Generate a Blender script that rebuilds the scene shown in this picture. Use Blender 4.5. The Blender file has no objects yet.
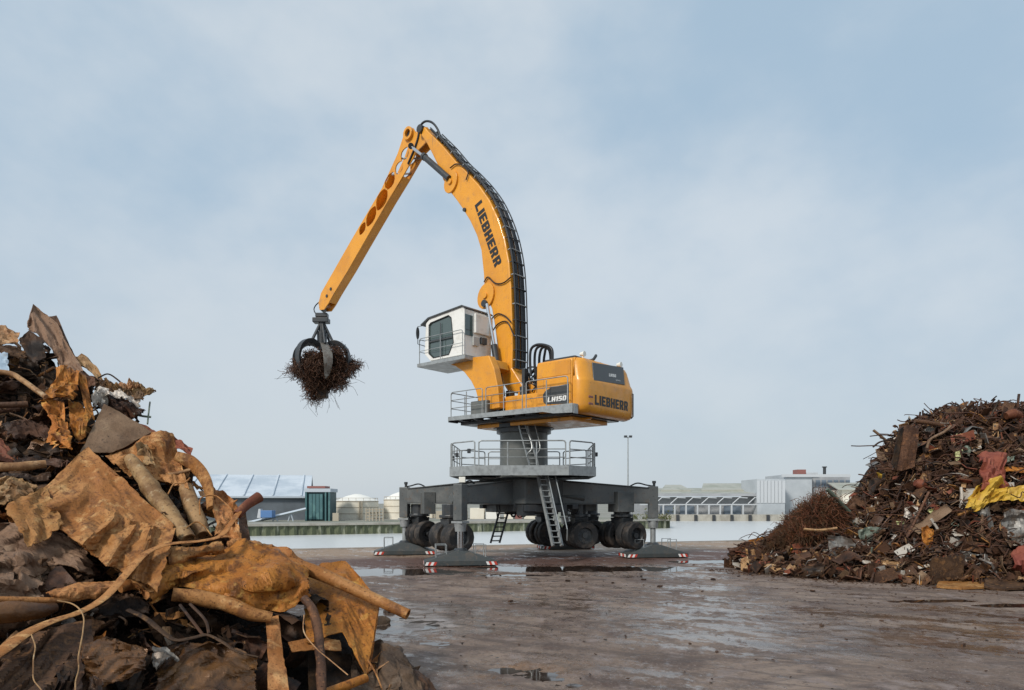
import bpy, bmesh, math, random
from mathutils import Vector, Matrix, noise, Euler
from mathutils.geometry import tessellate_polygon

# ------------------------------------------------------------------ camera, world, sun, exposure
scene = bpy.context.scene
COL = scene.collection
F, HC, YH = 690.0, 2.4, 503.0           # focal length in pixels, eye height, horizon row
cam_data = bpy.data.cameras.new('camera')
cam_data.sensor_width = 36.0
cam_data.lens = 36.0 * F / 1024.0
cam_data.shift_y = (YH - 345.0) / 1024.0
cam_data.clip_start = 0.1
cam_data.clip_end = 12000
cam = bpy.data.objects.new('camera', cam_data)
COL.objects.link(cam)
cam.location = (0, 0, HC)
cam.rotation_euler = (math.radians(90), 0, 0)
scene.camera = cam

SUN_EL, SUN_AZ = math.radians(38), math.radians(-142)   # azimuth from +Y clockwise: behind the camera, to the left
world = bpy.data.worlds.new('World')
scene.world = world
world.use_nodes = True
wn, wl = world.node_tree.nodes, world.node_tree.links
wn.clear()
w_out = wn.new('ShaderNodeOutputWorld')
w_bg = wn.new('ShaderNodeBackground')
w_bg.inputs['Strength'].default_value = 0.1
w_sky = wn.new('ShaderNodeTexSky')
w_sky.sky_type = 'NISHITA'
w_sky.sun_disc = False
w_sky.sun_elevation = SUN_EL
w_sky.sun_rotation = SUN_AZ
w_sky.air_density = 1.0
w_sky.dust_density = 2.0
w_tc = wn.new('ShaderNodeTexCoord')
w_map = wn.new('ShaderNodeMapping')
w_map.inputs['Scale'].default_value = (1.0, 1.0, 1.5)
w_map.inputs['Rotation'].default_value = (0.0, 0.5, 0.3)
w_map.inputs['Location'].default_value = (0.35, 0.0, 0.2)
wl.new(w_tc.outputs['Generated'], w_map.inputs['Vector'])
w_n1 = wn.new('ShaderNodeTexNoise')
w_n1.inputs['Scale'].default_value = 1.7
w_n1.inputs['Detail'].default_value = 5.0
w_n1.inputs['Roughness'].default_value = 0.5
wl.new(w_map.outputs[0], w_n1.inputs['Vector'])
w_f = wn.new('ShaderNodeMapRange')
w_f.interpolation_type = 'SMOOTHSTEP'
w_f.inputs['From Min'].default_value = 0.33
w_f.inputs['From Max'].default_value = 0.67
w_n2 = wn.new('ShaderNodeTexNoise')
w_n2.inputs['Scale'].default_value = 5.5
w_n2.inputs['Detail'].default_value = 6.0
w_n2.inputs['Roughness'].default_value = 0.55
wl.new(w_map.outputs[0], w_n2.inputs['Vector'])
w_mx = wn.new('ShaderNodeMath')
w_mx.operation = 'MULTIPLY_ADD'
w_mx.inputs[1].default_value = 0.36
wl.new(w_n2.outputs['Fac'], w_mx.inputs[0])
w_sb = wn.new('ShaderNodeMath')
w_sb.operation = 'SUBTRACT'
w_sb.inputs[1].default_value = 0.18
wl.new(w_n1.outputs['Fac'], w_sb.inputs[0])
wl.new(w_sb.outputs[0], w_mx.inputs[2])
wl.new(w_mx.outputs[0], w_f.inputs['Value'])
w_cr = wn.new('ShaderNodeMixRGB')        # thin blue between soft grey-white cloud
w_cr.inputs['Color1'].default_value = (3.75, 5.0, 6.2, 1)
w_cr.inputs['Color2'].default_value = (5.95, 6.6, 7.15, 1)
wl.new(w_f.outputs[0], w_cr.inputs['Fac'])
w_sep = wn.new('ShaderNodeSeparateXYZ')
wl.new(w_tc.outputs['Generated'], w_sep.inputs[0])
w_mr = wn.new('ShaderNodeMapRange')      # paler towards the horizon
w_mr.inputs['From Min'].default_value = 0.0
w_mr.inputs['From Max'].default_value = 0.42
w_mr.inputs['To Min'].default_value = 0.75
w_mr.inputs['To Max'].default_value = 0.0
w_mr.interpolation_type = 'SMOOTHSTEP'
wl.new(w_sep.outputs['Z'], w_mr.inputs['Value'])
w_m1 = wn.new('ShaderNodeMixRGB')
w_m1.inputs['Color2'].default_value = (5.3, 5.82, 6.22, 1)
wl.new(w_mr.outputs[0], w_m1.inputs['Fac'])
wl.new(w_cr.outputs[0], w_m1.inputs['Color1'])
w_m2 = wn.new('ShaderNodeMixRGB')
w_m2.inputs['Fac'].default_value = 0.88
wl.new(w_sky.outputs[0], w_m2.inputs['Color1'])
wl.new(w_m1.outputs[0], w_m2.inputs['Color2'])
wl.new(w_m2.outputs[0], w_bg.inputs['Color'])
wl.new(w_bg.outputs[0], w_out.inputs[0])

sun_data = bpy.data.lights.new('sun', 'SUN')
sun_data.energy = 2.4
sun_data.angle = math.radians(11)
sun_data.color = (1.0, 0.95, 0.87)
sun = bpy.data.objects.new('sun', sun_data)
COL.objects.link(sun)
sd = Vector((math.sin(SUN_AZ) * math.cos(SUN_EL), math.cos(SUN_AZ) * math.cos(SUN_EL), math.sin(SUN_EL)))
sun.rotation_euler = sd.to_track_quat('Z', 'Y').to_euler()
sun.location = sd * 60

vs = scene.view_settings
vs.view_transform = 'Standard'
vs.look = 'None'
vs.gamma = 1.0
vs.exposure = 0.18
vs.use_curve_mapping = False

# ------------------------------------------------------------------ helpers
def at(px, py, Y):
    return Vector(((px - 512) * Y / F, Y, HC + (YH - py) * Y / F))

WORLD0 = {}
def org(o):
    return WORLD0.get(o.name, Vector((0, 0, 0))) if o else Vector((0, 0, 0))

def tag(o, label=None, cat=None, group=None, kind=None):
    if label: o['label'] = label
    if cat: o['category'] = cat
    if group: o['group'] = group
    if kind: o['kind'] = kind
    return o

def empty(name, loc, parent=None):
    o = bpy.data.objects.new(name, None)
    COL.objects.link(o)
    o.empty_display_size = 0.3
    loc = Vector(loc)
    o.location = loc - org(parent)
    if parent: o.parent = parent
    WORLD0[o.name] = loc
    return o

class MB:
    """collects simple shapes and links them as one mesh object"""
    def __init__(s):
        s.v, s.f = [], []
    def add(s, vs_, fs):
        n = len(s.v)
        s.v += [Vector(p) for p in vs_]
        s.f += [tuple(i + n for i in q) for q in fs]
        return s
    def box(s, a, b, T=None):
        T = T or (lambda x, y, z: Vector((x, y, z)))
        p = [T(x, y, z) for x in (a[0], b[0]) for y in (a[1], b[1]) for z in (a[2], b[2])]
        return s.add(p, [(0, 1, 3, 2), (4, 6, 7, 5), (0, 4, 5, 1), (2, 3, 7, 6), (0, 2, 6, 4), (1, 5, 7, 3)])
    def hexa(s, bot, top):
        n = len(bot)
        return s.add(list(bot) + list(top), [tuple(range(n))[::-1], tuple(range(n, 2 * n))] +
                     [(i, (i + 1) % n, n + (i + 1) % n, n + i) for i in range(n)])
    def plate(s, loops, lo, hi, T):
        """extruded outline with holes. loops: 2-D point lists; T(x, y, h)"""
        pts = [p for l in loops for p in l]
        tris = tessellate_polygon([[Vector((p[0], p[1], 0)) for p in l] for l in loops])
        n = len(pts)
        V = [T(p[0], p[1], lo) for p in pts] + [T(p[0], p[1], hi) for p in pts]
        Fc = [tuple(t) for t in tris] + [tuple(i + n for i in reversed(t)) for t in tris]
        k = 0
        for l in loops:
            m = len(l)
            for i in range(m):
                j = (i + 1) % m
                Fc.append((k + i, k + j, n + k + j, n + k + i))
            k += m
        return s.add(V, Fc)
    def tube(s, pts, r, seg=10, cap=True, flat=1.0, up=None, hollow=False):
        pts = [Vector(p) for p in pts]
        n = len(pts)
        rs = r if isinstance(r, (list, tuple)) else [r] * n
        up = Vector(up) if up else None
        V = []
        prev = None
        for i, p in enumerate(pts):
            d = (pts[min(i + 1, n - 1)] - pts[max(i - 1, 0)])
            d = d.normalized() if d.length > 1e-9 else Vector((0, 0, 1))
            if prev is None:
                ref = up or (Vector((0, 0, 1)) if abs(d.z) < 0.9 else Vector((1, 0, 0)))
                a = d.cross(ref).normalized()
            else:
                a = (prev - d * prev.dot(d)).normalized()
            prev = a
            b = d.cross(a).normalized()
            for k in range(seg):
                t = 2 * math.pi * k / seg
                V.append(p + a * (math.cos(t) * rs[i]) + b * (math.sin(t) * rs[i] * flat))
        Fc = [(i * seg + k, i * seg + (k + 1) % seg, (i + 1) * seg + (k + 1) % seg, (i + 1) * seg + k)
              for i in range(n - 1) for k in range(seg)]
        if hollow:
            for e, nb in ((0, 1), (n - 1, n - 2)):
                base = len(V)
                for k in range(seg):
                    c = pts[e]
                    V.append(c + (V[e * seg + k] - c) * 0.8)
                din = (pts[nb] - pts[e]).normalized() * min(rs[e] * 5, (pts[nb] - pts[e]).length * 0.9)
                for k in range(seg):
                    V.append(V[base + k] + din)
                for k in range(seg):
                    k2 = (k + 1) % seg
                    Fc.append((e * seg + k, e * seg + k2, base + k2, base + k))
                    Fc.append((base + k, base + k2, base + seg + k2, base + seg + k))
                Fc.append(tuple(base + seg + k for k in range(seg)))
        elif cap:
            Fc.append(tuple(range(seg))[::-1])
            Fc.append(tuple((n - 1) * seg + k for k in range(seg)))
        return s.add(V, Fc)
    def cyl(s, a, b, r0, r1=None, seg=20):
        return s.tube([a, b], [r0, r1 if r1 is not None else r0], seg)
    def build(s, name, mat, parent=None, bevel=0, smooth=None, loc=None, recalc=True):
        me = bpy.data.meshes.new(name)
        o = bpy.data.objects.new(name, me)
        if loc is None:
            if parent is not None:
                loc = org(parent)
            elif s.v:
                loc = sum(s.v, Vector()) / len(s.v)
        loc = Vector(loc)
        me.from_pydata([tuple(p - loc) for p in s.v], [], s.f)
        if recalc:
            bm = bmesh.new(); bm.from_mesh(me)
            bmesh.ops.recalc_face_normals(bm, faces=bm.faces)
            bm.to_mesh(me); bm.free()
        me.materials.append(mat)
        COL.objects.link(o)
        o.location = loc - org(parent)
        if parent: o.parent = parent
        WORLD0[o.name] = loc
        if smooth is not None:
            for p in me.polygons: p.use_smooth = True
            me.set_sharp_from_angle(angle=math.radians(smooth))
        if bevel:
            m = o.modifiers.new('bevel', 'BEVEL')
            m.width = bevel; m.segments = 2; m.limit_method = 'ANGLE'; m.angle_limit = math.radians(35)
        return o

def smooth_path(pts, n=8):
    """Catmull-Rom through the points"""
    P = [Vector(p) for p in pts]
    P = [P[0] * 2 - P[1]] + P + [P[-1] * 2 - P[-2]]
    out = []
    for i in range(1, len(P) - 2):
        a, b, c, d = P[i - 1:i + 3]
        for k in range(n):
            t = k / n
            out.append(0.5 * ((2 * b) + (c - a) * t + (2 * a - 5 * b + 4 * c - d) * t * t + (3 * b - a - 3 * c + d) * t ** 3))
    out.append(P[-2])
    return out

def arc2(cx, cy, rx, ry=None, n=16, rot=0):
    ry = ry or rx
    o = []
    for i in range(n):
        t = 2 * math.pi * i / n
        x, y = rx * math.cos(t), ry * math.sin(t)
        o.append((cx + x * math.cos(rot) - y * math.sin(rot), cy + x * math.sin(rot) + y * math.cos(rot)))
    return o

def lettering(txt, name, mat, parent, p0, ex, ey, width, height, depth=0.012, weight=0.02, slant=0.0):
    """flat letters on a surface: p0 lower left, ex reading direction, ey towards the letter tops"""
    cu = bpy.data.curves.new(name, 'FONT')
    cu.body = txt
    cu.offset = weight
    cu.resolution_u = 3
    tmp = bpy.data.objects.new(name, cu)
    COL.objects.link(tmp)
    dg = bpy.context.evaluated_depsgraph_get()
    me = bpy.data.meshes.new_from_object(tmp.evaluated_get(dg))
    bpy.data.objects.remove(tmp)
    xs = [v.co.x for v in me.vertices]; ys = [v.co.y for v in me.vertices]
    x0, x1, y0, y1 = min(xs), max(xs), min(ys), max(ys)
    ex, ey = Vector(ex).normalized(), Vector(ey).normalized()
    nz = ex.cross(ey).normalized()
    mb = MB()
    V = []
    for v in me.vertices:
        u = (v.co.x - x0) / (x1 - x0) * width
        w = (v.co.y - y0) / (y1 - y0) * height
        V.append(Vector(p0) + ex * (u + slant * w) + ey * w + nz * depth)
    mb.add(V, [tuple(p.vertices) for p in me.polygons])
    bpy.data.meshes.remove(me)
    return mb.build(name, mat, parent, recalc=False)

GLYPH = {
 'L': (.74, [[(0, 0), (.74, 0), (.74, .25), (.31, .25), (.31, 1), (0, 1)]]),
 'I': (.32, [[(0, 0), (.32, 0), (.32, 1), (0, 1)]]),
 'E': (.74, [[(0, 0), (.74, 0), (.74, .22), (.31, .22), (.31, .39), (.66, .39), (.66, .61), (.31, .61), (.31, .78), (.74, .78), (.74, 1), (0, 1)]]),
 'B': (.78, [[(0, 0), (.62, 0), (.78, .12), (.78, .42), (.68, .5), (.78, .58), (.78, .88), (.62, 1), (0, 1)], [(.31, .2), (.31, .41), (.48, .41), (.48, .2)], [(.31, .6), (.31, .8), (.48, .8), (.48, .6)]]),
 'H': (.80, [[(0, 0), (.31, 0), (.31, .38), (.49, .38), (.49, 0), (.80, 0), (.80, 1), (.49, 1), (.49, .62), (.31, .62), (.31, 1), (0, 1)]]),
 'R': (.80, [[(0, 0), (.31, 0), (.31, .36), (.38, .36), (.47, 0), (.80, 0), (.66, .44), (.78, .55), (.78, .88), (.62, 1), (0, 1)], [(.31, .56), (.31, .8), (.48, .8), (.48, .56)]]),
 '1': (.42, [[(.12, 0), (.42, 0), (.42, 1), (.16, 1), (0, .86), (0, .7), (.12, .74)]]),
 '5': (.74, [[(0, 0), (.6, 0), (.74, .12), (.74, .52), (.6, .64), (.28, .64), (.28, .78), (.7, .78), (.7, 1), (0, 1), (0, .42), (.46, .42), (.46, .22), (0, .22)]]),
 '0': (.76, [[(.14, 0), (.62, 0), (.76, .12), (.76, .88), (.62, 1), (.14, 1), (0, .88), (0, .12)], [(.29, .22), (.29, .78), (.47, .78), (.47, .22)]]),
}
def block_lettering(txt, mat, parent, p0, ex, ey, width, height, depth=0.004, slant=0.0, name='letter'):
    ex, ey = Vector(ex).normalized(), Vector(ey).normalized()
    nz = ex.cross(ey).normalized()
    tot = sum(GLYPH[c][0] for c in txt) + .11 * (len(txt) - 1)
    x = 0.0
    for c in txt:
        w, loops = GLYPH[c]
        pts = [p for l in loops for p in l]
        tris = tessellate_polygon([[Vector((p[0], p[1], 0)) for p in l] for l in loops])
        mb = MB()
        mb.add([Vector(p0) + ex * ((x + a) / tot * width + slant * b * height) + ey * (b * height) + nz * depth for a, b in pts], [tuple(t) for t in tris])
        mb.build(name, mat, parent, recalc=False)
        x += w + .11

# ------------------------------------------------------------------ materials
MAT = {}
def mat(name, base, rough=0.5, metal=0.0, layers=(), bump=None, rvar=0.0, hue=0.0, coord='Object', spec=0.5, coat=0.0, stretch=(1, 1, 1)):
    """layers: (scale, colour, low, high, detail) noise masks laid over the base"""
    m = bpy.data.materials.new(name)
    m.use_nodes = True
    nt = m.node_tree; N, L = nt.nodes, nt.links
    b = N['Principled BSDF']
    b.inputs['Metallic'].default_value = metal
    b.inputs['Specular IOR Level'].default_value = spec
    b.inputs['Coat Weight'].default_value = coat
    tc = N.new('ShaderNodeTexCoord')
    oi = N.new('ShaderNodeObjectInfo')
    add = N.new('ShaderNodeVectorMath'); add.operation = 'ADD'
    sc = N.new('ShaderNodeVectorMath'); sc.operation = 'SCALE'; sc.inputs['Scale'].default_value = 37.0
    cx = N.new('ShaderNodeCombineXYZ')
    for k in range(3): L.new(oi.outputs['Random'], cx.inputs[k])
    L.new(cx.outputs[0], sc.inputs[0])
    L.new(tc.outputs[coord], add.inputs[0]); L.new(sc.outputs[0], add.inputs[1])
    mp = N.new('ShaderNodeMapping'); mp.inputs['Scale'].default_value = stretch
    L.new(add.outputs[0], mp.inputs[0])
    vec = mp.outputs[0]
    rgb = N.new('ShaderNodeRGB'); rgb.outputs[0].default_value = (*base, 1)
    cur = rgb.outputs[0]
    for ly in layers:
        scale, c, lo, hi = ly[:4]
        det = ly[4] if len(ly) > 4 else 5
        nz = N.new('ShaderNodeTexNoise'); nz.inputs['Scale'].default_value = scale
        nz.inputs['Detail'].default_value = det; nz.inputs['Roughness'].default_value = 0.62
        if len(ly) > 5:
            m2 = N.new('ShaderNodeMapping'); m2.inputs['Scale'].default_value = ly[5]; L.new(vec, m2.inputs[0]); L.new(m2.outputs[0], nz.inputs['Vector'])
        else: L.new(vec, nz.inputs['Vector'])
        mr = N.new('ShaderNodeMapRange'); mr.inputs['From Min'].default_value = lo; mr.inputs['From Max'].default_value = hi
        L.new(nz.outputs['Fac'], mr.inputs['Value'])
        mx = N.new('ShaderNodeMixRGB'); mx.inputs['Color2'].default_value = (*c, 1)
        L.new(mr.outputs[0], mx.inputs['Fac']); L.new(cur, mx.inputs['Color1'])
        cur = mx.outputs[0]
    if hue:
        hs = N.new('ShaderNodeHueSaturation')
        mr = N.new('ShaderNodeMapRange'); mr.inputs['To Min'].default_value = 1 - hue; mr.inputs['To Max'].default_value = 1 + hue
        L.new(oi.outputs['Random'], mr.inputs['Value']); L.new(mr.outputs[0], hs.inputs['Value'])
        mr2 = N.new('ShaderNodeMapRange'); mr2.inputs['To Min'].default_value = 0.5 + hue * 0.04; mr2.inputs['To Max'].default_value = 0.5 - hue * 0.03
        L.new(oi.outputs['Random'], mr2.inputs['Value']); L.new(mr2.outputs[0], hs.inputs['Hue'])
        L.new(cur, hs.inputs['Color']); cur = hs.outputs[0]
    L.new(cur, b.inputs['Base Color'])
    if rvar:
        nz = N.new('ShaderNodeTexNoise'); nz.inputs['Scale'].default_value = 3.0; nz.inputs['Detail'].default_value = 6
        L.new(vec, nz.inputs['Vector'])
        mr = N.new('ShaderNodeMapRange'); mr.inputs['From Min'].default_value = 0.35; mr.inputs['From Max'].default_value = 0.65
        mr.inputs['To Min'].default_value = max(0.03, rough - rvar); mr.inputs['To Max'].default_value = min(1, rough + rvar)
        L.new(nz.outputs['Fac'], mr.inputs['Value']); L.new(mr.outputs[0], b.inputs['Roughness'])
    else:
        b.inputs['Roughness'].default_value = rough
    if bump:
        nz = N.new('ShaderNodeTexNoise'); nz.inputs['Scale'].default_value = bump[0]; nz.inputs['Detail'].default_value = 8
        nz.inputs['Roughness'].default_value = 0.65
        L.new(vec, nz.inputs['Vector'])
        bp = N.new('ShaderNodeBump'); bp.inputs['Strength'].default_value = bump[1]; bp.inputs['Distance'].default_value = bump[2] if len(bump) > 2 else 0.02
        L.new(nz.outputs['Fac'], bp.inputs['Height']); L.new(bp.outputs[0], b.inputs['Normal'])
    MAT[name] = m
    return m

mat('yellow_paint', (0.76, 0.325, 0.024), 0.40, 0, [(0.7, (0.62, 0.25, 0.025), 0.42, 0.70), (2.2, (0.50, 0.235, 0.06), 0.56, 0.78), (9, (0.24, 0.12, 0.05), 0.64, 0.74), (1.6, (0.30, 0.15, 0.05), 0.60, 0.80, 5, (3.5, 3.5, 0.35))], rvar=0.14, coat=0.1)
mat('white_paint', (0.78, 0.77, 0.73), 0.4, 0, [(2.5, (0.55, 0.53, 0.48), 0.5, 0.8)], rvar=0.1)
mat('chassis_paint', (0.085, 0.093, 0.094), 0.48, 0, [(1.5, (0.135, 0.138, 0.133), 0.45, 0.72), (3.5, (0.14, 0.105, 0.08), 0.56, 0.74), (14, (0.03, 0.03, 0.03), 0.6, 0.7)], rvar=0.12)
mat('column_paint', (0.115, 0.125, 0.12), 0.5, 0, [(2, (0.16, 0.16, 0.15), 0.45, 0.75)], rvar=0.1)
mat('galvanised', (0.36, 0.38, 0.38), 0.42, 0.4, [(5, (0.24, 0.25, 0.25), 0.45, 0.7)], rvar=0.1)
mat('dark_steel', (0.045, 0.05, 0.055), 0.4, 0.3, [(4, (0.09, 0.08, 0.07), 0.5, 0.8)], rvar=0.1)
mat('rubber', (0.014, 0.014, 0.015), 0.75, 0, [(3, (0.085, 0.066, 0.052), 0.46, 0.70)], bump=(30, 0.3, 0.01))
mat('hose_rubber', (0.014, 0.015, 0.018), 0.4, 0)
mat('chrome', (0.62, 0.63, 0.64), 0.15, 1.0)
mat('panel_grey', (0.052, 0.056, 0.058), 0.4, 0)
mat('glass', (0.07, 0.10, 0.095), 0.04, 0, spec=1.0)
mat('red_paint', (0.50, 0.05, 0.03), 0.5)
mat('decal_white', (0.75, 0.75, 0.73), 0.5)
mat('decal_black', (0.012, 0.012, 0.013), 0.5)
mat('lamp_lens', (0.8, 0.78, 0.7), 0.2)
mat('cab_interior', (0.10, 0.11, 0.11), 0.7)
mat('scrap_like_grey', (0.42, 0.42, 0.40), 0.5)
mat('worn_steel', (0.20, 0.19, 0.17), 0.45, 0.3, [(3, (0.12, 0.10, 0.085), 0.45, 0.65), (9, (0.30, 0.28, 0.25), 0.58, 0.7)], rvar=0.1)
mat('pad_paint', (0.045, 0.052, 0.052), 0.5, 0, [(2.5, (0.09, 0.075, 0.06), 0.5, 0.72), (9, (0.13, 0.10, 0.08), 0.6, 0.72)], rvar=0.1)
# ------------------------------------------------------------------ ground, quay, water
def quay_edge(X):                         # near quay edge, runs obliquely away to the right
    return 39.47 + 0.315 * X

# (X, Y, half length, half width, basin depth, turn)
PUDDLES = [(2.4, 25.3, 4.0, 1.15, 0.045, 0.02), (-4.2, 24.0, 2.6, 1.25, 0.045, 0.05), (8.0, 28.3, 1.9, 0.8, 0.04, 0.1),
           (0.15, 9.9, 0.62, 0.30, 0.022, -0.3), (10.4, 17.0, 1.2, 0.28, 0.035, 0.1), (11.9, 16.2, 1.3, 0.35, 0.04, 0.1),
           (0.1, 23.0, 1.4, 0.35, 0.035, 0.0), (-2.3, 13.6, 1.1, 1.1, 0.0165, 0.0), (-1.1, 11.9, 0.8, 0.38, 0.0165, -0.8), (-0.35, 10.8, 0.6, 0.25, 0.018, -0.8), (0.6, 9.3, 0.4, 0.2, 0.019, -0.8)]
WATER_Z = -0.014
def ground_z(x, y):
    z = 0.008 * noise.noise((x * 9.1, y * 8.0, 1.0)) + 0.013 * noise.noise((x * 0.7, y * 0.7, 0.3)) + 0.011 * noise.noise((x * 2.2, y * 3.0, 4.0)) + 0.009 * noise.noise((x * 5.3, y * 6.5, 9.0))
    dpt = 0.0
    for (cx, cy, a, b, dep, t) in PUDDLES:
        dx, dy = x - cx, y - cy
        if abs(dx) > a * 1.6 or abs(dy) > a * 1.6: continue
        u = (dx * math.cos(t) + dy * math.sin(t)) / a
        v = (-dx * math.sin(t) + dy * math.cos(t)) / b
        r = math.hypot(u, v) + 0.42 * noise.noise((x * 0.9, y * 1.3, 2.0)) + 0.30 * noise.noise((x * 3.1, y * 3.6, 7.0))
        if r < 1.15:
            k = min(1, (1.15 - r) / 0.45)
            dpt = max(dpt, dep * k * k * (3 - 2 * k))
    return z - dpt

def build_ground():
    xs = [-90, -60, -40, -28, -20, -16] + [-13 + 0.09 * i for i in range(392)] + [22.6, 24, 27, 32, 42, 60, 90]
    ys0 = [-40, -15, -5, 0, 2]
    nr = 330
    V, Fc = [], []
    for x in xs:
        e = quay_edge(x) - 0.6
        for y in ys0: V.append((x, min(y, e - 1.0 - 0.01 * (2 - y)), 0))
        for k in range(nr):
            y = 3 + (max(e, 3.5) - 3) * k / (nr - 1)
            V.append((x, y, ground_z(x, y) if -13.1 < x < 22.2 else 0))
    R = len(ys0) + nr
    for i in range(len(xs) - 1):
        for j in range(R - 1):
            Fc.append((i * R + j, (i + 1) * R + j, (i + 1) * R + j + 1, i * R + j + 1))
    mb = MB(); mb.v = [Vector(v) for v in V]; mb.f = Fc
    o = mb.build('ground', MAT['ground_mud'], None, smooth=180, loc=(0, 0, 0), recalc=False)
    tag(o, kind='structure')

def ground_material():
    m = bpy.data.materials.new('ground_mud'); m.use_nodes = True
    MAT['ground_mud'] = m
    N, L = m.node_tree.nodes, m.node_tree.links
    b = N['Principled BSDF']
    tc = N.new('ShaderNodeTexCoord')
    def nz(scale, det=6, rough=0.6, st=(1, 1, 1), rot=0.0, dist=0.0):
        mp = N.new('ShaderNodeMapping'); mp.inputs['Scale'].default_value = st; mp.inputs['Rotation'].default_value = (0, 0, rot)
        L.new(tc.outputs['Object'], mp.inputs[0])
        n = N.new('ShaderNodeTexNoise'); n.inputs['Scale'].default_value = scale; n.inputs['Detail'].default_value = det
        n.inputs['Roughness'].default_value = rough; n.inputs['Distortion'].default_value = dist
        L.new(mp.outputs[0], n.inputs['Vector'])
        return n.outputs['Fac']
    def streak(scale, det, rough, rot, sx_, sy_, dist=0.0):
        m1 = N.new('ShaderNodeMapping'); m1.inputs['Rotation'].default_value = (0, 0, rot); L.new(tc.outputs['Object'], m1.inputs[0])
        m2 = N.new('ShaderNodeMapping'); m2.inputs['Scale'].default_value = (sx_, sy_, 1); L.new(m1.outputs[0], m2.inputs[0])
        n = N.new('ShaderNodeTexNoise'); n.inputs['Scale'].default_value = scale; n.inputs['Detail'].default_value = det
        n.inputs['Roughness'].default_value = rough; n.inputs['Distortion'].default_value = dist
        L.new(m2.outputs[0], n.inputs['Vector'])
        return n.outputs['Fac']
    def rng(v, a, b_, c=0, d=1):
        r = N.new('ShaderNodeMapRange'); L.new(v, r.inputs['Value'])
        r.inputs['From Min'].default_value, r.inputs['From Max'].default_value = a, b_
        r.inputs['To Min'].default_value, r.inputs['To Max'].default_value = c, d
        return r.outputs[0]
    def mix(f, a, c):
        x = N.new('ShaderNodeMixRGB'); L.new(f, x.inputs['Fac'])
        if isinstance(a, tuple): x.inputs['Color1'].default_value = (*a, 1)
        else: L.new(a, x.inputs['Color1'])
        x.inputs['Color2'].default_value = (*c, 1)
        return x.outputs[0]
    def math_(op, a, c):
        x = N.new('ShaderNodeMath'); x.operation = op; x.use_clamp = False
        for i, q in enumerate((a, c)):
            if isinstance(q, (int, float)): x.inputs[i].default_value = q
            else: L.new(q, x.inputs[i])
        return x.outputs[0]
    col = mix(rng(nz(0.35, 5), 0.4, 0.62), (0.165, 0.110, 0.078), (0.265, 0.190, 0.142))
    col = mix(rng(nz(0.9, 8, 0.7, (1, .8, 1), 0.25), 0.48, 0.64), col, (0.080, 0.043, 0.028))
    col = mix(rng(nz(6.0, 8, 0.75), 0.50, 0.66), col, (0.075, 0.050, 0.038))
    col = mix(rng(nz(22.0, 4, 0.6), 0.56, 0.68), col, (0.29, 0.22, 0.19))
    col = mix(rng(nz(1.6, 7, 0.7, (1, .8, 1), 0.12), 0.54, 0.64), col, (0.25, 0.19, 0.165))
    wv = N.new('ShaderNodeTexWave'); wv.wave_type = 'RINGS'; wv.rings_direction = 'Z'; wv.inputs['Scale'].default_value = 0.45
    wv.inputs['Distortion'].default_value = 5.0; wv.inputs['Detail'].default_value = 4.0; wv.inputs['Detail Scale'].default_value = 0.35
    mpw = N.new('ShaderNodeMapping'); mpw.inputs['Location'].default_value = (-9.0, 6.0, 0); L.new(tc.outputs['Object'], mpw.inputs[0]); L.new(mpw.outputs[0], wv.inputs['Vector'])
    track = math_('MULTIPLY', rng(wv.outputs['Fac'], 0.62, 0.9), rng(nz(0.4, 3), 0.46, 0.56))
    col = mix(math_('MULTIPLY', track, 0.40), col, (0.10, 0.066, 0.052))
    col = mix(math_('MULTIPLY', rng(streak(1.6, 7, 0.65, math.radians(30), 0.22, 1.6, 0.4), 0.52, 0.62), 0.75), col, (0.078, 0.050, 0.036))
    # sandy strip towards the water
    sx = N.new('ShaderNodeSeparateXYZ'); L.new(tc.outputs['Object'], sx.inputs[0])
    d = math_('SUBTRACT', sx.outputs['Y'], math_('MULTIPLY', sx.outputs['X'], 0.315))
    d = math_('ADD', d, math_('MULTIPLY', nz(0.5, 4), 5.0))
    col = mix(rng(d, 33.8, 36.8), col, (0.31, 0.215, 0.145))
    dd = math_('ADD', d, math_('MULTIPLY', nz(1.4, 4, 0.6, (1, 3, 1)), 3.0))
    col = mix(math_('MULTIPLY', rng(dd, 28.0, 31.0), rng(dd, 37.0, 34.5)), col, (0.10, 0.048, 0.032))
    # wet patches: damp mud is darker and glossier
    wetn = streak(0.9, 8, 0.66, math.radians(36), 0.32, 1.25, 0.5)
    fine = nz(3.2, 7, 0.72, (1, .7, 1), 0.5)
    spot = None
    for (cx, cy, a, c_, w) in ((2.5, 15.2, 5.0, 3.2, 0.15), (-2.1, 14.3, 2.2, 2.6, 0.34), (6.8, 13.4, 5.0, 3.2, 0.19), (2, 25, 9, 3.0, 0.14), (4.5, 19.5, 5.0, 1.2, 0.12), (0.4, 10.2, 2.2, 1.2, 0.10)):
        u = math_('DIVIDE', math_('SUBTRACT', sx.outputs['X'], cx), a)
        v = math_('DIVIDE', math_('SUBTRACT', sx.outputs['Y'], cy), c_)
        r2 = math_('ADD', math_('MULTIPLY', u, u), math_('MULTIPLY', v, v))
        g = rng(r2, 0.0, 1.2, w, 0.0)
        spot = g if spot is None else math_('MAXIMUM', spot, g)
    wet = math_('ADD', wetn, spot)
    wet = math_('ADD', wet, math_('MULTIPLY', math_('SUBTRACT', fine, 0.5), 0.9))
    wet = math_('ADD', wet, math_('MULTIPLY', math_('SUBTRACT', nz(12.0, 4, 0.7, (1, .6, 1)), 0.5), 0.35))
    wetm = rng(wet, 0.555, 0.66)
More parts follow.
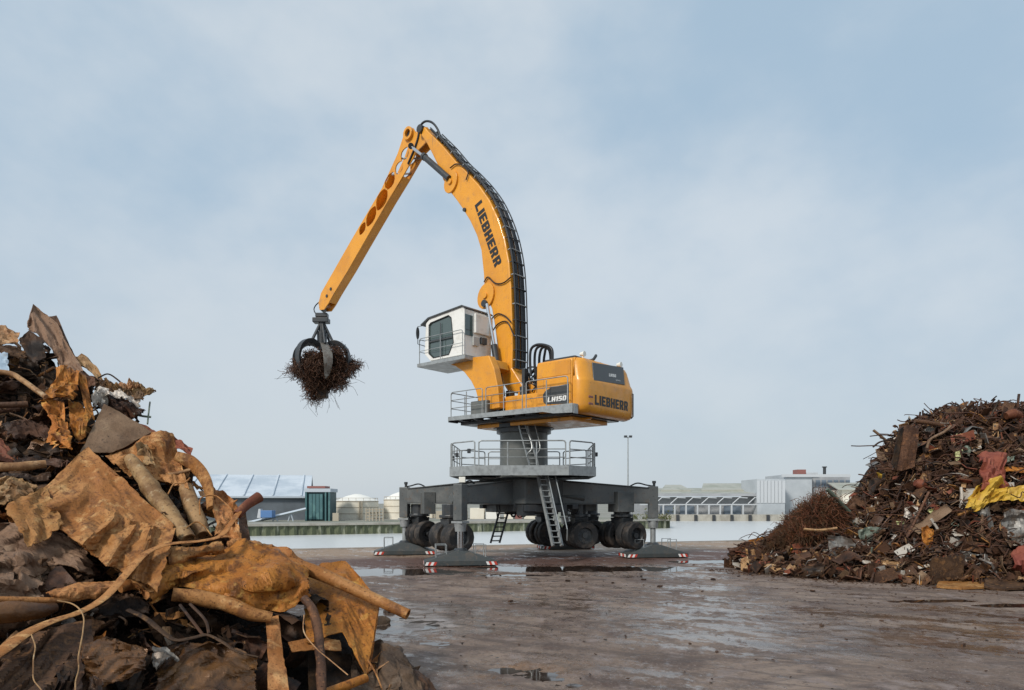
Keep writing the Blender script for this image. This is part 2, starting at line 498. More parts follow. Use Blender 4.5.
    x = N.new('ShaderNodeMixRGB'); x.blend_type = 'MULTIPLY'; L.new(math_('MULTIPLY', wetm, 0.45), x.inputs['Fac']); L.new(col, x.inputs['Color1']); x.inputs['Color2'].default_value = (0.65, 0.6, 0.57, 1)
    col = x.outputs[0]
    L.new(col, b.inputs['Base Color'])
    L.new(rng(wetm, 0, 1, 0.66, 0.09), b.inputs['Roughness'])
    b.inputs['Specular IOR Level'].default_value = 0.6
    h0 = math_('MULTIPLY', track, -0.5)
    h = math_('ADD', math_('MULTIPLY', nz(3.0, 10, 0.72), 1.0), math_('MULTIPLY', nz(26, 5, 0.7), 0.35))
    h = math_('ADD', h, h0)
    bp = N.new('ShaderNodeBump'); bp.inputs['Strength'].default_value = 0.75; bp.inputs['Distance'].default_value = 0.06
    L.new(h, bp.inputs['Height'])
    L.new(rng(wetm, 0, 1, 1.0, 0.12), bp.inputs['Strength'])
    L.new(bp.outputs[0], b.inputs['Normal'])

ground_material()
build_ground()

mat('puddle_water', (0.035, 0.022, 0.016), 0.03, 0, spec=0.6, bump=(2.0, 0.05, 0.004))
for pi_, (cx, cy, a, b_, dep, t) in enumerate(PUDDLES):
    mb = MB()
    n = 40
    mb.add([Vector((cx + 1.55 * a * math.cos(k * 2 * math.pi / n) * math.cos(t) - 1.55 * b_ * math.sin(k * 2 * math.pi / n) * math.sin(t),
                    cy + 1.55 * a * math.cos(k * 2 * math.pi / n) * math.sin(t) + 1.55 * b_ * math.sin(k * 2 * math.pi / n) * math.cos(t), WATER_Z - .0007 * pi_)) for k in range(n)],
           [tuple(range(n))])
    tag(mb.build('puddle', MAT['puddle_water']), kind='structure')

mat('quay_concrete', (0.27, 0.22, 0.17), 0.8, 0, [(0.8, (0.16, 0.13, 0.10), 0.45, 0.7), (5, (0.34, 0.30, 0.25), 0.55, 0.75)], bump=(6, 0.4, 0.03))
mb = MB()
e = lambda X, o=0: Vector((X, quay_edge(X) + o, 0))
A, B = -90, 90
mb.add([e(A, -.65) + Vector((0, 0, .004)), e(B, -.65) + Vector((0, 0, .004)), e(B) + Vector((0, 0, .03)), e(A) + Vector((0, 0, .03)), e(B) - Vector((0, 0, 3)), e(A) - Vector((0, 0, 3))],
       [(0, 1, 2, 3), (3, 2, 4, 5)])
tag(mb.build('quay_edge', MAT['quay_concrete'], loc=(0, 0, 0)), kind='structure')

# harbour water, z = -2
m = mat('harbour_water', (0.60, 0.61, 0.60), 0.30, 0, spec=1.0, bump=(0.8, 0.12, 0.2))  # sky glare on the water is put into the pale base colour
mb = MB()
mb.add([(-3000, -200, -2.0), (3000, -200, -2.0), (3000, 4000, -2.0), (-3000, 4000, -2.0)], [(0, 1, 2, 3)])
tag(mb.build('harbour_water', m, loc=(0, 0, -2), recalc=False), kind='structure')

# far land: a pier on the left, the opposite bank on the right, as one sheet to the horizon
mat('far_ground', (0.27, 0.26, 0.23), 0.9, 0, [(0.05, (0.17, 0.18, 0.13), 0.45, 0.65)])
P1, P2 = Vector((-34.3, 92, -.5)), Vector((27.7, 121, -.5))
dirp = (P2 - P1).normalized()
P0 = P1 - dirp * 70
P3 = Vector((34, 169, -.5)); P4 = Vector((260, 169, -.5))
mb = MB()
pts = [P0, P2, P3, P4, Vector((3000, 900, -.5)), Vector((3000, 3500, -.5)), Vector((-3000, 3500, -.5)), Vector((-3000, 60, -.5))]
mb.add(pts, [(0, 1, 2, 7), (2, 3, 4, 5, 6, 7)])
tag(mb.build('far_ground', MAT['far_ground'], loc=(0, 0, -.5), recalc=False), kind='structure')

mat('mossy_piling', (0.11, 0.125, 0.07), 0.8, 0, [(0.9, (0.30, 0.31, 0.24), 0.54, 0.64, 3), (1.7, (0.05, 0.06, 0.035), 0.5, 0.64, 3)], stretch=(1.2, 1.2, 0.25))
mat('pale_concrete', (0.40, 0.38, 0.33), 0.8, 0, [(0.6, (0.28, 0.26, 0.22), 0.45, 0.65, 3)], stretch=(1, 1, 0.5))
# corrugated sheet piling
wall = empty('quay_wall', (P1 + P2) / 2)
mb = MB()
side = Vector((dirp.y, -dirp.x, 0))
L0 = (P2 - P0).length
n = int(L0 / 1.2)
row = []
for i in range(n * 2):
    q = P0 + dirp * (i * 0.6)
    off = 0.22 if (i // 1) % 2 else 0.0
    row.append((q + side * (0.05 + off)))
for q in row:
    mb.v += [Vector((q.x, q.y, -.72)), Vector((q.x, q.y, -2.3))]
for i in range(len(row) - 1): mb.f.append((2 * i, 2 * i + 2, 2 * i + 3, 2 * i + 1))
mb.build('sheet_piling', MAT['mossy_piling'], wall)
mb = MB()
c0, c1 = P0 + side * .4, P2 + side * .4
w_ = -side * 1.2
mb.hexa([c0 + Vector((0, 0, -.2)), c1 + Vector((0, 0, -.2)), c1 + w_ + Vector((0, 0, -.2)), c0 + w_ + Vector((0, 0, -.2))],
        [c0 + Vector((0, 0, .12)), c1 + Vector((0, 0, .12)), c1 + w_ + Vector((0, 0, .12)), c0 + w_ + Vector((0, 0, .12))])
mb.build('coping', MAT['pale_concrete'], wall)
tag(wall, 'long mossy green sheet-piled wall of the pier across the water', 'quay wall')
# return of the pier
mb = MB(); mb.hexa([P2 + Vector((0, 0, -2)), P3 + Vector((0, 0, -2)), P3 + Vector((-1, 0, -2)), P2 + Vector((-1, 0, -2))], [P2 + Vector((0, 0, .1)), P3 + Vector((0, 0, .1)), P3 + Vector((-1, 0, .1)), P2 + Vector((-1, 0, .1))])
tag(mb.build('pier_end_wall', MAT['mossy_piling']), 'mossy end wall of the pier receding beyond the material handler', 'quay wall')
far = empty('quay_wall', (100, 169, -2))
mb = MB(); mb.box((33.5, 168.2, -2.4), (260, 169.2, -.4)); mb.build('wall_face', MAT['pale_concrete'], far)
for i in range(12):
    mb = MB(); X = 40 + i * 4.4; mb.box((X, 167.8, -2.2), (X + .7, 168.2, -.5)); mb.build('fender', MAT['dark_steel'], far)
tag(far, 'pale concrete quay wall with dark fenders below the right-hand sheds', 'quay wall')

# ------------------------------------------------------------------ far buildings
mat('roof_blue', (0.56, 0.61, 0.66), 0.55, 0, [(0.15, (0.42, 0.48, 0.54), 0.45, 0.6)])
mat('shed_wall', (0.135, 0.155, 0.175), 0.7, 0, [(0.3, (0.10, 0.115, 0.13), 0.45, 0.65)])
mat('teal_cladding', (0.055, 0.14, 0.15), 0.6, 0, [(0.6, (0.09, 0.20, 0.20), 0.5, 0.6, 3)])
mat('teal_dark', (0.03, 0.075, 0.085), 0.6)
mat('tank_cream', (0.76, 0.71, 0.60), 0.6, 0, [(0.3, (0.64, 0.58, 0.47), 0.45, 0.65)])
mat('tank_roof', (0.80, 0.78, 0.72), 0.6)
mat('pipework', (0.42, 0.37, 0.29), 0.7)
mat('conveyor_grey', (0.46, 0.51, 0.56), 0.6)
mat('blue_paint', (0.09, 0.20, 0.42), 0.5)
mat('roof_sage', (0.38, 0.38, 0.335), 0.7, 0, [(0.2, (0.28, 0.29, 0.24), 0.45, 0.6)])
mat('shed_grey', (0.36, 0.37, 0.385), 0.7, 0, [(0.2, (0.30, 0.31, 0.325), 0.45, 0.6)])  # lightened: distance haze is put into the colour
mat('door_bluegrey', (0.17, 0.21, 0.26), 0.6)
mat('white_steel', (0.50, 0.52, 0.54), 0.5)  # greyed: haze over the far posts is put into the colour
mat('cladding_white', (0.45, 0.48, 0.505), 0.6, 0, [(0.2, (0.39, 0.42, 0.445), 0.45, 0.6)])
mat('dull_red', (0.25, 0.10, 0.085), 0.6)

Z0 = -0.5
def bx(name, m, parent, x0, x1, y0, y1, Y, depth=6, bev=0):
    """box whose front face fills pixel columns x0..x1, rows y0(top)..y1 at distance Y"""
    a, b_ = at(x0, y1, Y), at(x1, y0, Y)
    mb = MB(); mb.box((a.x, Y, a.z), (b_.x, Y + depth, b_.z))
    return mb.build(name, m, parent, bevel=bev)

# big shed with the pale blue roof, on the left; turned 15 degrees
ang = math.radians(15)
ux, uy = Vector((math.cos(ang), math.sin(ang), 0)), Vector((-math.sin(ang), math.cos(ang), 0))
c = at(308, 503, 118); c.z = 0
shed = empty('warehouse', (c.x, c.y, Z0))
E = lambda l, w, z: Vector((c.x, c.y, 0)) - ux * l + uy * w + Vector((0, 0, z))
mb = MB(); mb.hexa([E(70, 0, Z0), E(0, 0, Z0), E(0, 30, Z0), E(70, 30, Z0)], [E(70, 0, 3.35), E(0, 0, 3.35), E(0, 30, 3.35), E(70, 30, 3.35)])
mb.build('wall', MAT['shed_wall'], shed)
mb = MB(); mb.hexa([E(70.4, -.4, 3.38), E(-.4, -.4, 3.38), E(-.4, 15, 7.5), E(70.4, 15, 7.5)], [E(70.4, -.4, 3.58), E(-.4, -.4, 3.58), E(-.4, 15, 7.7), E(70.4, 15, 7.7)])
mb.hexa([E(70.4, 15.02, 7.5), E(-.4, 15.02, 7.5), E(-.4, 30.4, 3.38), E(70.4, 30.4, 3.38)], [E(70.4, 15.02, 7.7), E(-.4, 15.02, 7.7), E(-.4, 30.4, 3.58), E(70.4, 30.4, 3.58)])
roof = mb.build('roof', MAT['roof_blue'], shed)
mb = MB(); mb.add([E(-.05, .2, 3.35), E(-.05, 29.8, 3.35), E(-.05, 15, 7.4)], [(0, 1, 2)]); mb.build('gable', MAT['shed_wall'], shed)
for k in range(13):
    mb = MB(); l = 1.0 + k * 4.6
    mb.hexa([E(l + .22, -.42, 3.6), E(l, -.42, 3.6), E(l, 15, 7.72), E(l + .22, 15, 7.72)], [E(l + .22, -.42, 3.78), E(l, -.42, 3.78), E(l, 15, 7.9), E(l + .22, 15, 7.9)])
    mb.build('roof_rib', MAT['roof_blue'], roof)
mb = MB(); mb.hexa([E(70.4, -.62, 3.25), E(-.4, -.62, 3.25), E(-.4, -.42, 3.25), E(70.4, -.42, 3.25)], [E(70.4, -.62, 3.5), E(-.4, -.62, 3.5), E(-.4, -.42, 3.5), E(70.4, -.42, 3.5)])
mb.build('gutter', MAT['conveyor_grey'], shed)
tag(shed, 'long dark warehouse with a pale blue ribbed roof across the water', 'warehouse')

# conveyor with the blue housing
cv = empty('conveyor', at(275, 521, 108))
mb = MB(); a, b_ = at(244, 524, 108), at(306, 509, 110)
mb.tube([a, b_], 0.42, 4, flat=0.6); mb.build('belt_gallery', MAT['conveyor_grey'], cv)
for q in (.25, .5, .75):
    p = a.lerp(b_, q); mb = MB(); mb.tube([p, Vector((p.x - .4, p.y, Z0))], .1, 6); mb.tube([p, Vector((p.x + .4, p.y, Z0))], .1, 6); mb.build('trestle', MAT['conveyor_grey'], cv)
p = at(268, 514, 107.6)
mb = MB(); mb.box((p.x - .9, p.y - .8, p.z - .55), (p.x + .9, p.y + .8, p.z + .55)); mb.build('drive_housing', MAT['blue_paint'], cv, bevel=.05)
mb = MB(); mb.hexa([p + Vector((-1.5, -.6, -.6)), p + Vector((-.95, -.6, -.6)), p + Vector((-.95, .6, -.6)), p + Vector((-1.5, .6, -.6))], [p + Vector((-1.3, -.5, .8)), p + Vector((-1.0, -.5, .8)), p + Vector((-1.0, .5, .8)), p + Vector((-1.3, .5, .8))]); mb.build('chute', MAT['white_steel'], cv)
tag(cv, 'pale inclined conveyor with a small blue housing before the dark warehouse', 'conveyor')

# teal hopper tower
tw = empty('silo_tower', at(317, 522, 112))
bx('tower_body', MAT['teal_dark'], tw, 305, 330, 492, 523, 112, 4)
a = at(309, 523, 111.7); b_ = at(323, 494, 111.7)
for i in range(4):
    x0 = a.x + (b_.x - a.x) * i / 4
    mb = MB(); mb.box((x0 + .04, 111.55, a.z + .6), (x0 + (b_.x - a.x) / 4 - .04, 111.99, b_.z)); mb.build('cladding_panel', MAT['teal_cladding'], tw)
bx('fascia', MAT['conveyor_grey'], tw, 304.5, 330.5, 488.5, 492, 111.6, 4.6)
bx('top_housing', MAT['dull_red'], tw, 307, 325, 486, 488.3, 112.5, 3)
for xx in (306, 325.5, 329):
    bx('column', MAT['teal_cladding'], tw, xx - .7, xx + .7, 492.2, 523, 111.5, .45)
tag(tw, 'teal steel hopper tower with a red top beside the blue roofed warehouse', 'silo tower')

# cream storage tanks
def tank(xc, w, ytop, ypeak, Y, label, ladder=True):
    cpt = at(xc, 503, Y); r = w * .5 * Y / F
    zt, zp = at(0, ytop, Y).z, at(0, ypeak, Y).z
    o = empty('storage_tank', (cpt.x, Y, Z0))
    mb = MB(); mb.tube([(cpt.x, Y, Z0), (cpt.x, Y, zt)], r, 36); mb.build('shell', MAT['tank_cream'], o, smooth=40)
    mb = MB(); mb.tube([(cpt.x, Y, zt + .01), (cpt.x, Y, zt + (zp - zt) * .7), (cpt.x, Y, zp)], [r * 1.02, r * .5, r * .12], 36); mb.build('roof', MAT['tank_roof'], o, smooth=30)
    for f_ in (.33, .66, .97):
        mb = MB(); z = Z0 + (zt - Z0) * f_
        mb.tube([(cpt.x, Y, z - .06), (cpt.x, Y, z + .06)], r * 1.015, 36); mb.build('band', MAT['pipework'], o, smooth=40)
    mb = MB()
    for k in range(18):
        t = 2 * math.pi * k / 18; q = Vector((cpt.x + r * .98 * math.cos(t), Y + r * .98 * math.sin(t), zt))
        mb.tube([q, q + Vector((0, 0, .5))], .035, 4)
    mb.tube([Vector((cpt.x + r * .98 * math.cos(2 * math.pi * k / 24), Y + r * .98 * math.sin(2 * math.pi * k / 24), zt + .5)) for k in range(25)], .035, 4)
    mb.build('roof_railing', MAT['pipework'], o)
    if ladder:
        mb = MB()
        for dx in (-.25, .25): mb.box((cpt.x + r * .4 + dx - .04, Y - r - .1, Z0), (cpt.x + r * .4 + dx + .04, Y - r * .9, zt))
        mb.build('ladder', MAT['pipework'], o)
    tag(o, label, 'tank', 'cream tanks on the pier')
tank(357, 42, 501, 494, 122, 'cream storage tank directly right of the teal hopper tower')
tank(332, 24, 503, 499, 140, 'cream tank mostly hidden behind the teal hopper tower')
tank(401, 34, 499.5, 492, 126, 'cream storage tank partly hidden behind the left outrigger leg')
tank(430, 26, 503, 498, 136, 'cream tank seen between the two left-hand outrigger legs')
for (x0, x1, y0, lab) in ((366, 383, 509, 'low brown pipe rack between the two nearer cream tanks'), (333, 338, 514, 'small brown pump box beside the teal hopper tower')):
    r_ = empty('pipe_rack', at((x0 + x1) / 2, 521, 112))
    for k in range(4):
        z = k / 3.; bx('pipe', MAT['pipework'], r_, x0, x1, y0 + z * 9, y0 + z * 9 + 1.2, 112 + .3 * k, .3)
    for k in range(6):
        xx = x0 + (x1 - x0) * k / 5; bx('post', MAT['pipework'], r_, xx - .5, xx + .5, y0 - 1, 521, 111.4, .3)
    tag(r_, lab, 'pipe rack')
# low sheds seen under the machine
for (x0, x1, y0, mm, lab) in ((470, 484, 508, 'tank_cream', 'low cream shed seen left of the hanging chassis ladder'), (486, 500, 505, 'tank_roof', 'pale square shed seen behind the hanging chassis ladder'),
                              (504, 513, 508, 'tank_cream', 'low cream shed seen right of the hanging chassis ladder'), (515, 522, 505, 'dull_red', 'dark red container seen under the middle of the machine'),
                              (524, 540, 504, 'tank_cream', 'cream shed seen under the machine behind the grey stair'), (436, 466, 511, 'pipework', 'long brown low shed behind the nearest outrigger leg')):
    o = bx('shed', MAT[mm], None, x0, x1, y0, 521, 126, 5)
    tag(o, lab, 'shed')
mat('scrub', (0.07, 0.085, 0.03), 0.9, 0, [(3, (0.15, 0.14, 0.06), 0.45, 0.6)])
rnd = random.Random(5)
for i, lab in enumerate(('scrubby green bush on the pier under the right outrigger', 'yellow-green bush on the pier just right of the right leg', 'low bush at the far end of the pier')):
    mb = MB(); xc = (632, 650, 664)[i]; Yb = 117.5 + i
    for k in range(260):
        p = at(xc + rnd.gauss(0, 4), 503, Yb); p.z = -.4 + abs(rnd.gauss(0, .55)); p.y += rnd.gauss(0, .6)
        q = Vector((rnd.gauss(0, .16), rnd.gauss(0, .16), rnd.gauss(0, .16))); r2 = Vector((rnd.gauss(0, .16), rnd.gauss(0, .16), rnd.gauss(0, .16)))
        mb.add([p, p + q, p + r2], [(0, 1, 2)])
    tag(mb.build('bush', MAT['scrub'], recalc=False), lab, 'bush')

# long open shed on the right bank
Y = 172
sh = empty('warehouse', at(706, 515, Y))
bx('wall', MAT['shed_grey'], sh, 640, 757, 497, 515, Y + 2, 20)
a, b_ = at(640, 497, Y), at(757, 497, Y); zt = at(0, 489, Y).z; z1 = at(0, 493.5, Y).z
mb = MB(); mb.hexa([Vector((a.x, Y, z1 - .25)), Vector((b_.x, Y, z1 - .25)), Vector((b_.x, Y + 26, zt + .5)), Vector((a.x, Y + 26, zt + .5))], [Vector((a.x, Y, z1)), Vector((b_.x, Y, z1)), Vector((b_.x, Y + 26, zt + .8)), Vector((a.x, Y + 26, zt + .8))])
mb.build('roof', MAT['roof_sage'], sh)
for (x0, x1, y0) in ((668, 690, 487.5), (708, 757, 486)):
    aa, bb = at(x0, y0, Y + 10), at(x1, y0, Y + 10)
    mb = MB(); mb.add([Vector((aa.x - 2, Y + 9, zt)), Vector((bb.x, Y + 9, zt)), Vector((bb.x, Y + 20, aa.z + 1)), Vector((aa.x + 1.5, Y + 20, aa.z + 1)), Vector((aa.x - 2, Y + 9, zt - 1)), Vector((bb.x, Y + 9, zt - 1))], [(0, 1, 2, 3), (4, 5, 1, 0)])
    mb.build('raised_roof', MAT['roof_sage'], sh)
bx('eave_beam', MAT['shed_grey'], sh, 640, 757, 493.4, 496.2, Y - .3, .3)
bx('crane_rail', MAT['white_steel'], sh, 640, 757, 504, 505.1, Y - .5, .5)
for k in range(9):
    xx = 652 + k * 11.4
    bx('post', MAT['white_steel'], sh, xx - .7, xx + .7, 505.2, 515, Y - .6, .5)
for k in range(7):
    xx = 655 + k * 15.5
    mb = MB(); mb.tube([at(xx, 503.8, Y - .2), at(xx + 7, 497.5, Y - .2), at(xx + 15, 498, Y - .2)], .14, 5); mb.build('brace', MAT['white_steel'], sh)
for (x0, x1) in ((660, 674), (680, 694), (724, 741)):
    bx('door', MAT['door_bluegrey'], sh, x0, x1, 506, 515, Y + 1.7, .25)
bx('low_wall', MAT['pale_concrete'], sh, 640, 762, 515.0, 517.5, Y - 2.2, .8)
tag(sh, 'long low open-sided shed with sage roof and white posts across the water', 'warehouse')

# white works building behind the right heap
wb = empty('works_building', at(800, 515, Y))
bx('wall', MAT['cladding_white'], wb, 757.3, 785, 479, 515, Y - 1, 12)
bx('tall_block', MAT['cladding_white'], wb, 785.3, 812, 474.5, 515, Y + 4, 14)
bx('tall_block', MAT['shed_grey'], wb, 812.3, 850, 475.5, 515, Y + 6, 14)
bx('parapet', MAT['white_steel'], wb, 782, 850.5, 474.2, 477, Y + 3.4, .5)
for k in range(8):
    xx = 758.5 + k * 3.6
    bx('cladding_panel', MAT['white_steel'], wb, xx - 1.5, xx + 1.5, 480.5, 503, Y - 1.15, .12)
for k in range(6):
    xx = 818 + k * 6; bx('window', MAT['door_bluegrey'], wb, xx - 2, xx + 2, 480, 487, Y + 5.8, .15)
bx('roof_housing', MAT['dull_red'], wb, 797.5, 806, 469.5, 474.1, Y + 5, 3)
bx('roof_housing', MAT['white_steel'], wb, 806.3, 818, 472.5, 474.1, Y + 5, 3)
mb = MB(); mb.cyl(at(824.5, 475, Y + 6), at(824.5, 467.5, Y + 6), .38); mb.cyl(at(824.5, 467.5, Y + 6), at(824.5, 466.5, Y + 6), .6); mb.build('chimney', MAT['dark_steel'], wb)
tag(wb, 'white works building with a red roof box and short chimney', 'works building')
sb = empty('works_building', at(870, 515, Y - 4))
bx('wall', MAT['tank_cream'], sb, 842, 905, 490, 515, Y - 4, 8)
a, b_ = at(838, 490, Y - 5), at(905, 490, Y - 5)
mb = MB(); z2 = at(0, 483, Y).z
mb.hexa([a, b_, Vector((b_.x, Y + 5, z2)), Vector((a.x + 2, Y + 5, z2))], [a + Vector((0, 0, .25)), b_ + Vector((0, 0, .25)), Vector((b_.x, Y + 5, z2 + .25)), Vector((a.x + 2, Y + 5, z2 + .25))])
mb.build('roof', MAT['roof_sage'], sb)
tag(sb, 'cream building with a sage roof half hidden by the right heap', 'works building')

# tall lighting mast
lm = empty('lighting_mast', at(628, 503, 118) * 1.0)
p = at(628, 503, 118); top = at(628, 437, 118).z
mb = MB(); mb.tube([(p.x, p.y, Z0), (p.x, p.y, top)], [.17, .09], 8); mb.build('mast', MAT['galvanised'], lm)
for dx in (-.42, .42):
    mb = MB(); mb.box((p.x + dx - .25, p.y - .3, top - .05), (p.x + dx + .25, p.y + .2, top + .25)); mb.build('floodlight', MAT['dark_steel'], lm)
mb = MB(); mb.box((p.x - .7, p.y - .06, top - .12), (p.x + .7, p.y + .06, top - .04)); mb.build('crossarm', MAT['galvanised'], lm)
tag(lm, 'tall thin lighting mast with two floodlights behind the right outrigger', 'lighting mast')
# ------------------------------------------------------------------ the material handler
CX, CY = 0.5, 30.9
PH = math.radians(40)
U_ = Vector((-math.cos(PH), math.sin(PH), 0)); N_ = Vector((-math.sin(PH), -math.cos(PH), 0))
def S3(s, t, z): return Vector((CX, CY, 0)) + U_ * s + N_ * t + Vector((0, 0, z))     # upper carriage frame
TH = math.radians(24)
A_ = Vector((math.cos(TH), math.sin(TH), 0)); B_ = Vector((-math.sin(TH), math.cos(TH), 0))
def G3(p, q, z): return Vector((CX, CY, 0)) + A_ * p + B_ * q + Vector((0, 0, z))     # undercarriage frame
def SP(px, py, t=0.0):
    k = (px - 512) / F
    s = (k * (CY + N_.y * t) - CX - N_.x * t) / (U_.x - k * U_.y)
    Yd = CY + U_.y * s + N_.y * t
    return s, HC + (YH - py) * Yd / F
def S3p(px, py, t=0.0):
    s, z = SP(px, py, t); return S3(s, t, z)

MH = empty('material_handler', (CX, CY, 0))
tag(MH, 'yellow material handler on a grey portal undercarriage with its boom raised', 'material handler')
yel, gry, gal, drk = MAT['yellow_paint'], MAT['chassis_paint'], MAT['galvanised'], MAT['dark_steel']
Tsz = lambda x, y, h: S3(x, h, y)          # side profile (s, z) extruded across t

# ---- undercarriage: hub, four arms, legs, cylinders, pads
mb = MB()
n = 8
def oct_(r, z, rot=0, c=(0, 0)):
    return [G3(c[0] + r * math.cos(rot + (i + .5) * math.pi / 4), c[1] + r * math.sin(rot + (i + .5) * math.pi / 4), z) for i in range(8)]
mb.hexa(oct_(2.0, 2.35), oct_(2.0, 3.42)); mb.hexa(oct_(1.7, 2.0), oct_(1.7, 2.34)); hub = mb.build('chassis_hub', gry, MH, bevel=.04)
rnd = random.Random(3)
mb = MB()
for k in range(22):      # hydraulic blocks, valves and clamps hanging below the hub
    p, q = rnd.uniform(-1.9, 2.1), rnd.uniform(-2.1, 1.4); w = rnd.uniform(.12, .32); h = rnd.uniform(.15, .5)
    mb.box((p - w, q - w, 2.38 - h - .02), (p + w, q + w, 2.33), G3)
mb.build('hydraulic_block', drk, hub, bevel=.015)['kind'] = 'stuff'
mb = MB()
for k in range(14):
    p, q = rnd.uniform(-1.8, 1.8), rnd.uniform(-2.2, 0.4); dp = rnd.uniform(-.8, .8)
    mb.tube(smooth_path([G3(p, q, 2.3), G3(p + dp * .3, q, 1.9 + rnd.uniform(-.1, .2)), G3(p + dp * .8, q - .1, 1.95 + rnd.uniform(-.1, .2)), G3(p + dp, q, 2.3)], 5), .03, 6)
mb.build('hydraulic_hose', MAT['hose_rubber'], hub, smooth=60)['kind'] = 'stuff'

PADS = {}
for (sp, sq) in ((-1, -1), (1, -1), (1, 1), (-1, 1)):
    d = (A_ * sp + B_ * sq).normalized(); side = Vector((-d.y, d.x, 0))
    c = Vector((CX, CY, 0)); leg = G3(4.2 * sp, 4.2 * sq, 0)
    leg = Vector({(-1, -1): (-2.0, 26.7, 0), (1, -1): (6.25, 30.6, 0), (-1, 1): (-5.0, 32.2, 0), (1, 1): (2.8, 36.1, 0)}[(sp, sq)])
    r1 = (leg - c).length
    d = (leg - c).normalized(); side = Vector((-d.y, d.x, 0))
    P = lambda r, w, z: c + d * r + side * w + Vector((0, 0, z))
    mb = MB()
    mb.hexa([P(1.1, -.62, 2.36), P(1.1, .62, 2.36), P(r1 - .15, .2, 2.40), P(r1 - .15, -.2, 2.40)], [P(1.1, -.62, 3.40), P(1.1, .62, 3.40), P(r1 - .15, .2, 3.05), P(r1 - .15, -.2, 3.05)])
    arm = mb.build('outrigger_arm', gry, MH, bevel=.03)
    mb = MB()   # flanges along the arm
    for zz0, zz1, r0 in ((3.405, 3.055, 1.3), (2.33, 2.37, 1.3)):
        mb.hexa([P(r0, -.7, zz0), P(r0, .7, zz0), P(r1 - .22, .25, zz1), P(r1 - .22, -.25, zz1)], [P(r0, -.7, zz0 + .035), P(r0, .7, zz0 + .035), P(r1 - .22, .25, zz1 + .035), P(r1 - .22, -.25, zz1 + .035)])
    mb.build('flange', gry, arm)
    mb = MB()
    mb.hexa([P(r1 - .205, -.205, 1.72), P(r1 - .205, .205, 1.72), P(r1 + .205, .205, 1.72), P(r1 + .205, -.205, 1.72)], [P(r1 - .205, -.205, 3.14), P(r1 - .205, .205, 3.14), P(r1 + .205, .205, 3.14), P(r1 + .205, -.205, 3.14)])
    lg = mb.build('outrigger_leg', gry, MH, bevel=.03)
    mb = MB(); mb.hexa([P(r1 - .25, -.25, 1.62), P(r1 - .25, .25, 1.62), P(r1 + .25, .25, 1.62), P(r1 + .25, -.25, 1.62)], [P(r1 - .25, -.25, 1.70), P(r1 - .25, .25, 1.70), P(r1 + .25, .25, 1.70), P(r1 + .25, -.25, 1.70)])
    mb.cyl(leg + Vector((0, 0, 1.3)), leg + Vector((0, 0, 1.62)), .2, .24); mb.build('collar', gal, lg, smooth=40)
    mb = MB(); mb.cyl(leg + Vector((0, 0, .6)), leg + Vector((0, 0, 1.32)), .12); mb.build('cylinder_rod', MAT['chrome'] if (sp, sq) == (-1, -1) else gal, lg, smooth=40)
    mb = MB(); mb.cyl(leg + Vector((0, 0, .573)), leg + Vector((0, 0, .66)), .28, .2); mb.build('foot_joint', drk, lg, smooth=40)
    mb = MB(); mb.cyl(leg + Vector((.05, 0, 3.14)), leg + Vector((.05, 0, 3.27)), .06); mb.cyl(leg + Vector((.05, 0, 3.27)), leg + Vector((.05, 0, 3.38)), .085); mb.build('warning_beacon', drk, lg, smooth=40)
    mb = MB(); mb.tube(smooth_path([leg - d * 1.1 + Vector((0, 0, 3.1)), leg - d * .7 + Vector((0, 0, 3.28)), leg - d * .3 + Vector((0, 0, 3.2)), leg + Vector((0, 0, 3.15))]), .035, 6); mb.build('hose', MAT['hose_rubber'], lg, smooth=60)
    # pad: low hipped steel shoe with warning stripes at both ends
    rt = math.radians(9); pa = Vector((math.cos(rt), math.sin(rt), 0)); pb = Vector((-math.sin(rt), math.cos(rt), 0))
    Q = lambda x, y, z: leg + pa * x + pb * y + Vector((0, 0, z))
    mb = MB()
    hw, hl = .62, 1.40
    mb.hexa([Q(-hl, -hw, .03), Q(hl, -hw, .03), Q(hl, hw, .03), Q(-hl, hw, .03)], [Q(-hl, -hw, .18), Q(hl, -hw, .18), Q(hl, hw, .18), Q(-hl, hw, .18)])
    mb.hexa([Q(-hl, -hw, .183), Q(hl, -hw, .183), Q(hl, hw, .183), Q(-hl, hw, .183)], [Q(-.2, -.5, .57), Q(.2, -.5, .57), Q(.2, .5, .57), Q(-.2, .5, .57)])
    pad = mb.build('support_pad', MAT['pad_paint'], MH, bevel=.012)
    for x0 in (-hl + .02, hl - .42):
        for j in range(4):
            mb = MB(); xa = x0 + j * .1; sl = -.06 if x0 > 0 else .06
            mb.add([Q(xa, -hw - .006, .05), Q(xa + .1, -hw - .006, .05), Q(xa + .1 + sl, -hw - .006, .178), Q(xa + sl, -hw - .006, .178)], [(0, 1, 2, 3)])
            mb.build('warning_stripe', MAT['red_paint'] if j % 2 else MAT['decal_white'], pad)
    for x0, xs_ in ((-hl - .006, -1), (hl + .006, 1)):
        for j in range(4):
            mb = MB(); ya = -.5 + j * .25
            mb.add([Q(x0, ya, .05), Q(x0, ya + .25, .05), Q(x0, ya + .3, .18), Q(x0, ya + .05, .18)], [(0, 1, 2, 3)])
            mb.build('warning_stripe', MAT['red_paint'] if j % 2 else MAT['decal_white'], pad)
    for sx in (-1, 1):
        for oy in (-.35, .35):
            x1, x2 = sx * .55, sx * .95
            mb = MB(); mb.tube([Q(x1, oy, .35), Q(x1, oy, .8), Q(x2, oy, .8), Q(x2, oy, .25)], .022, 6)
            mb.build('grab_handle', gal, pad)

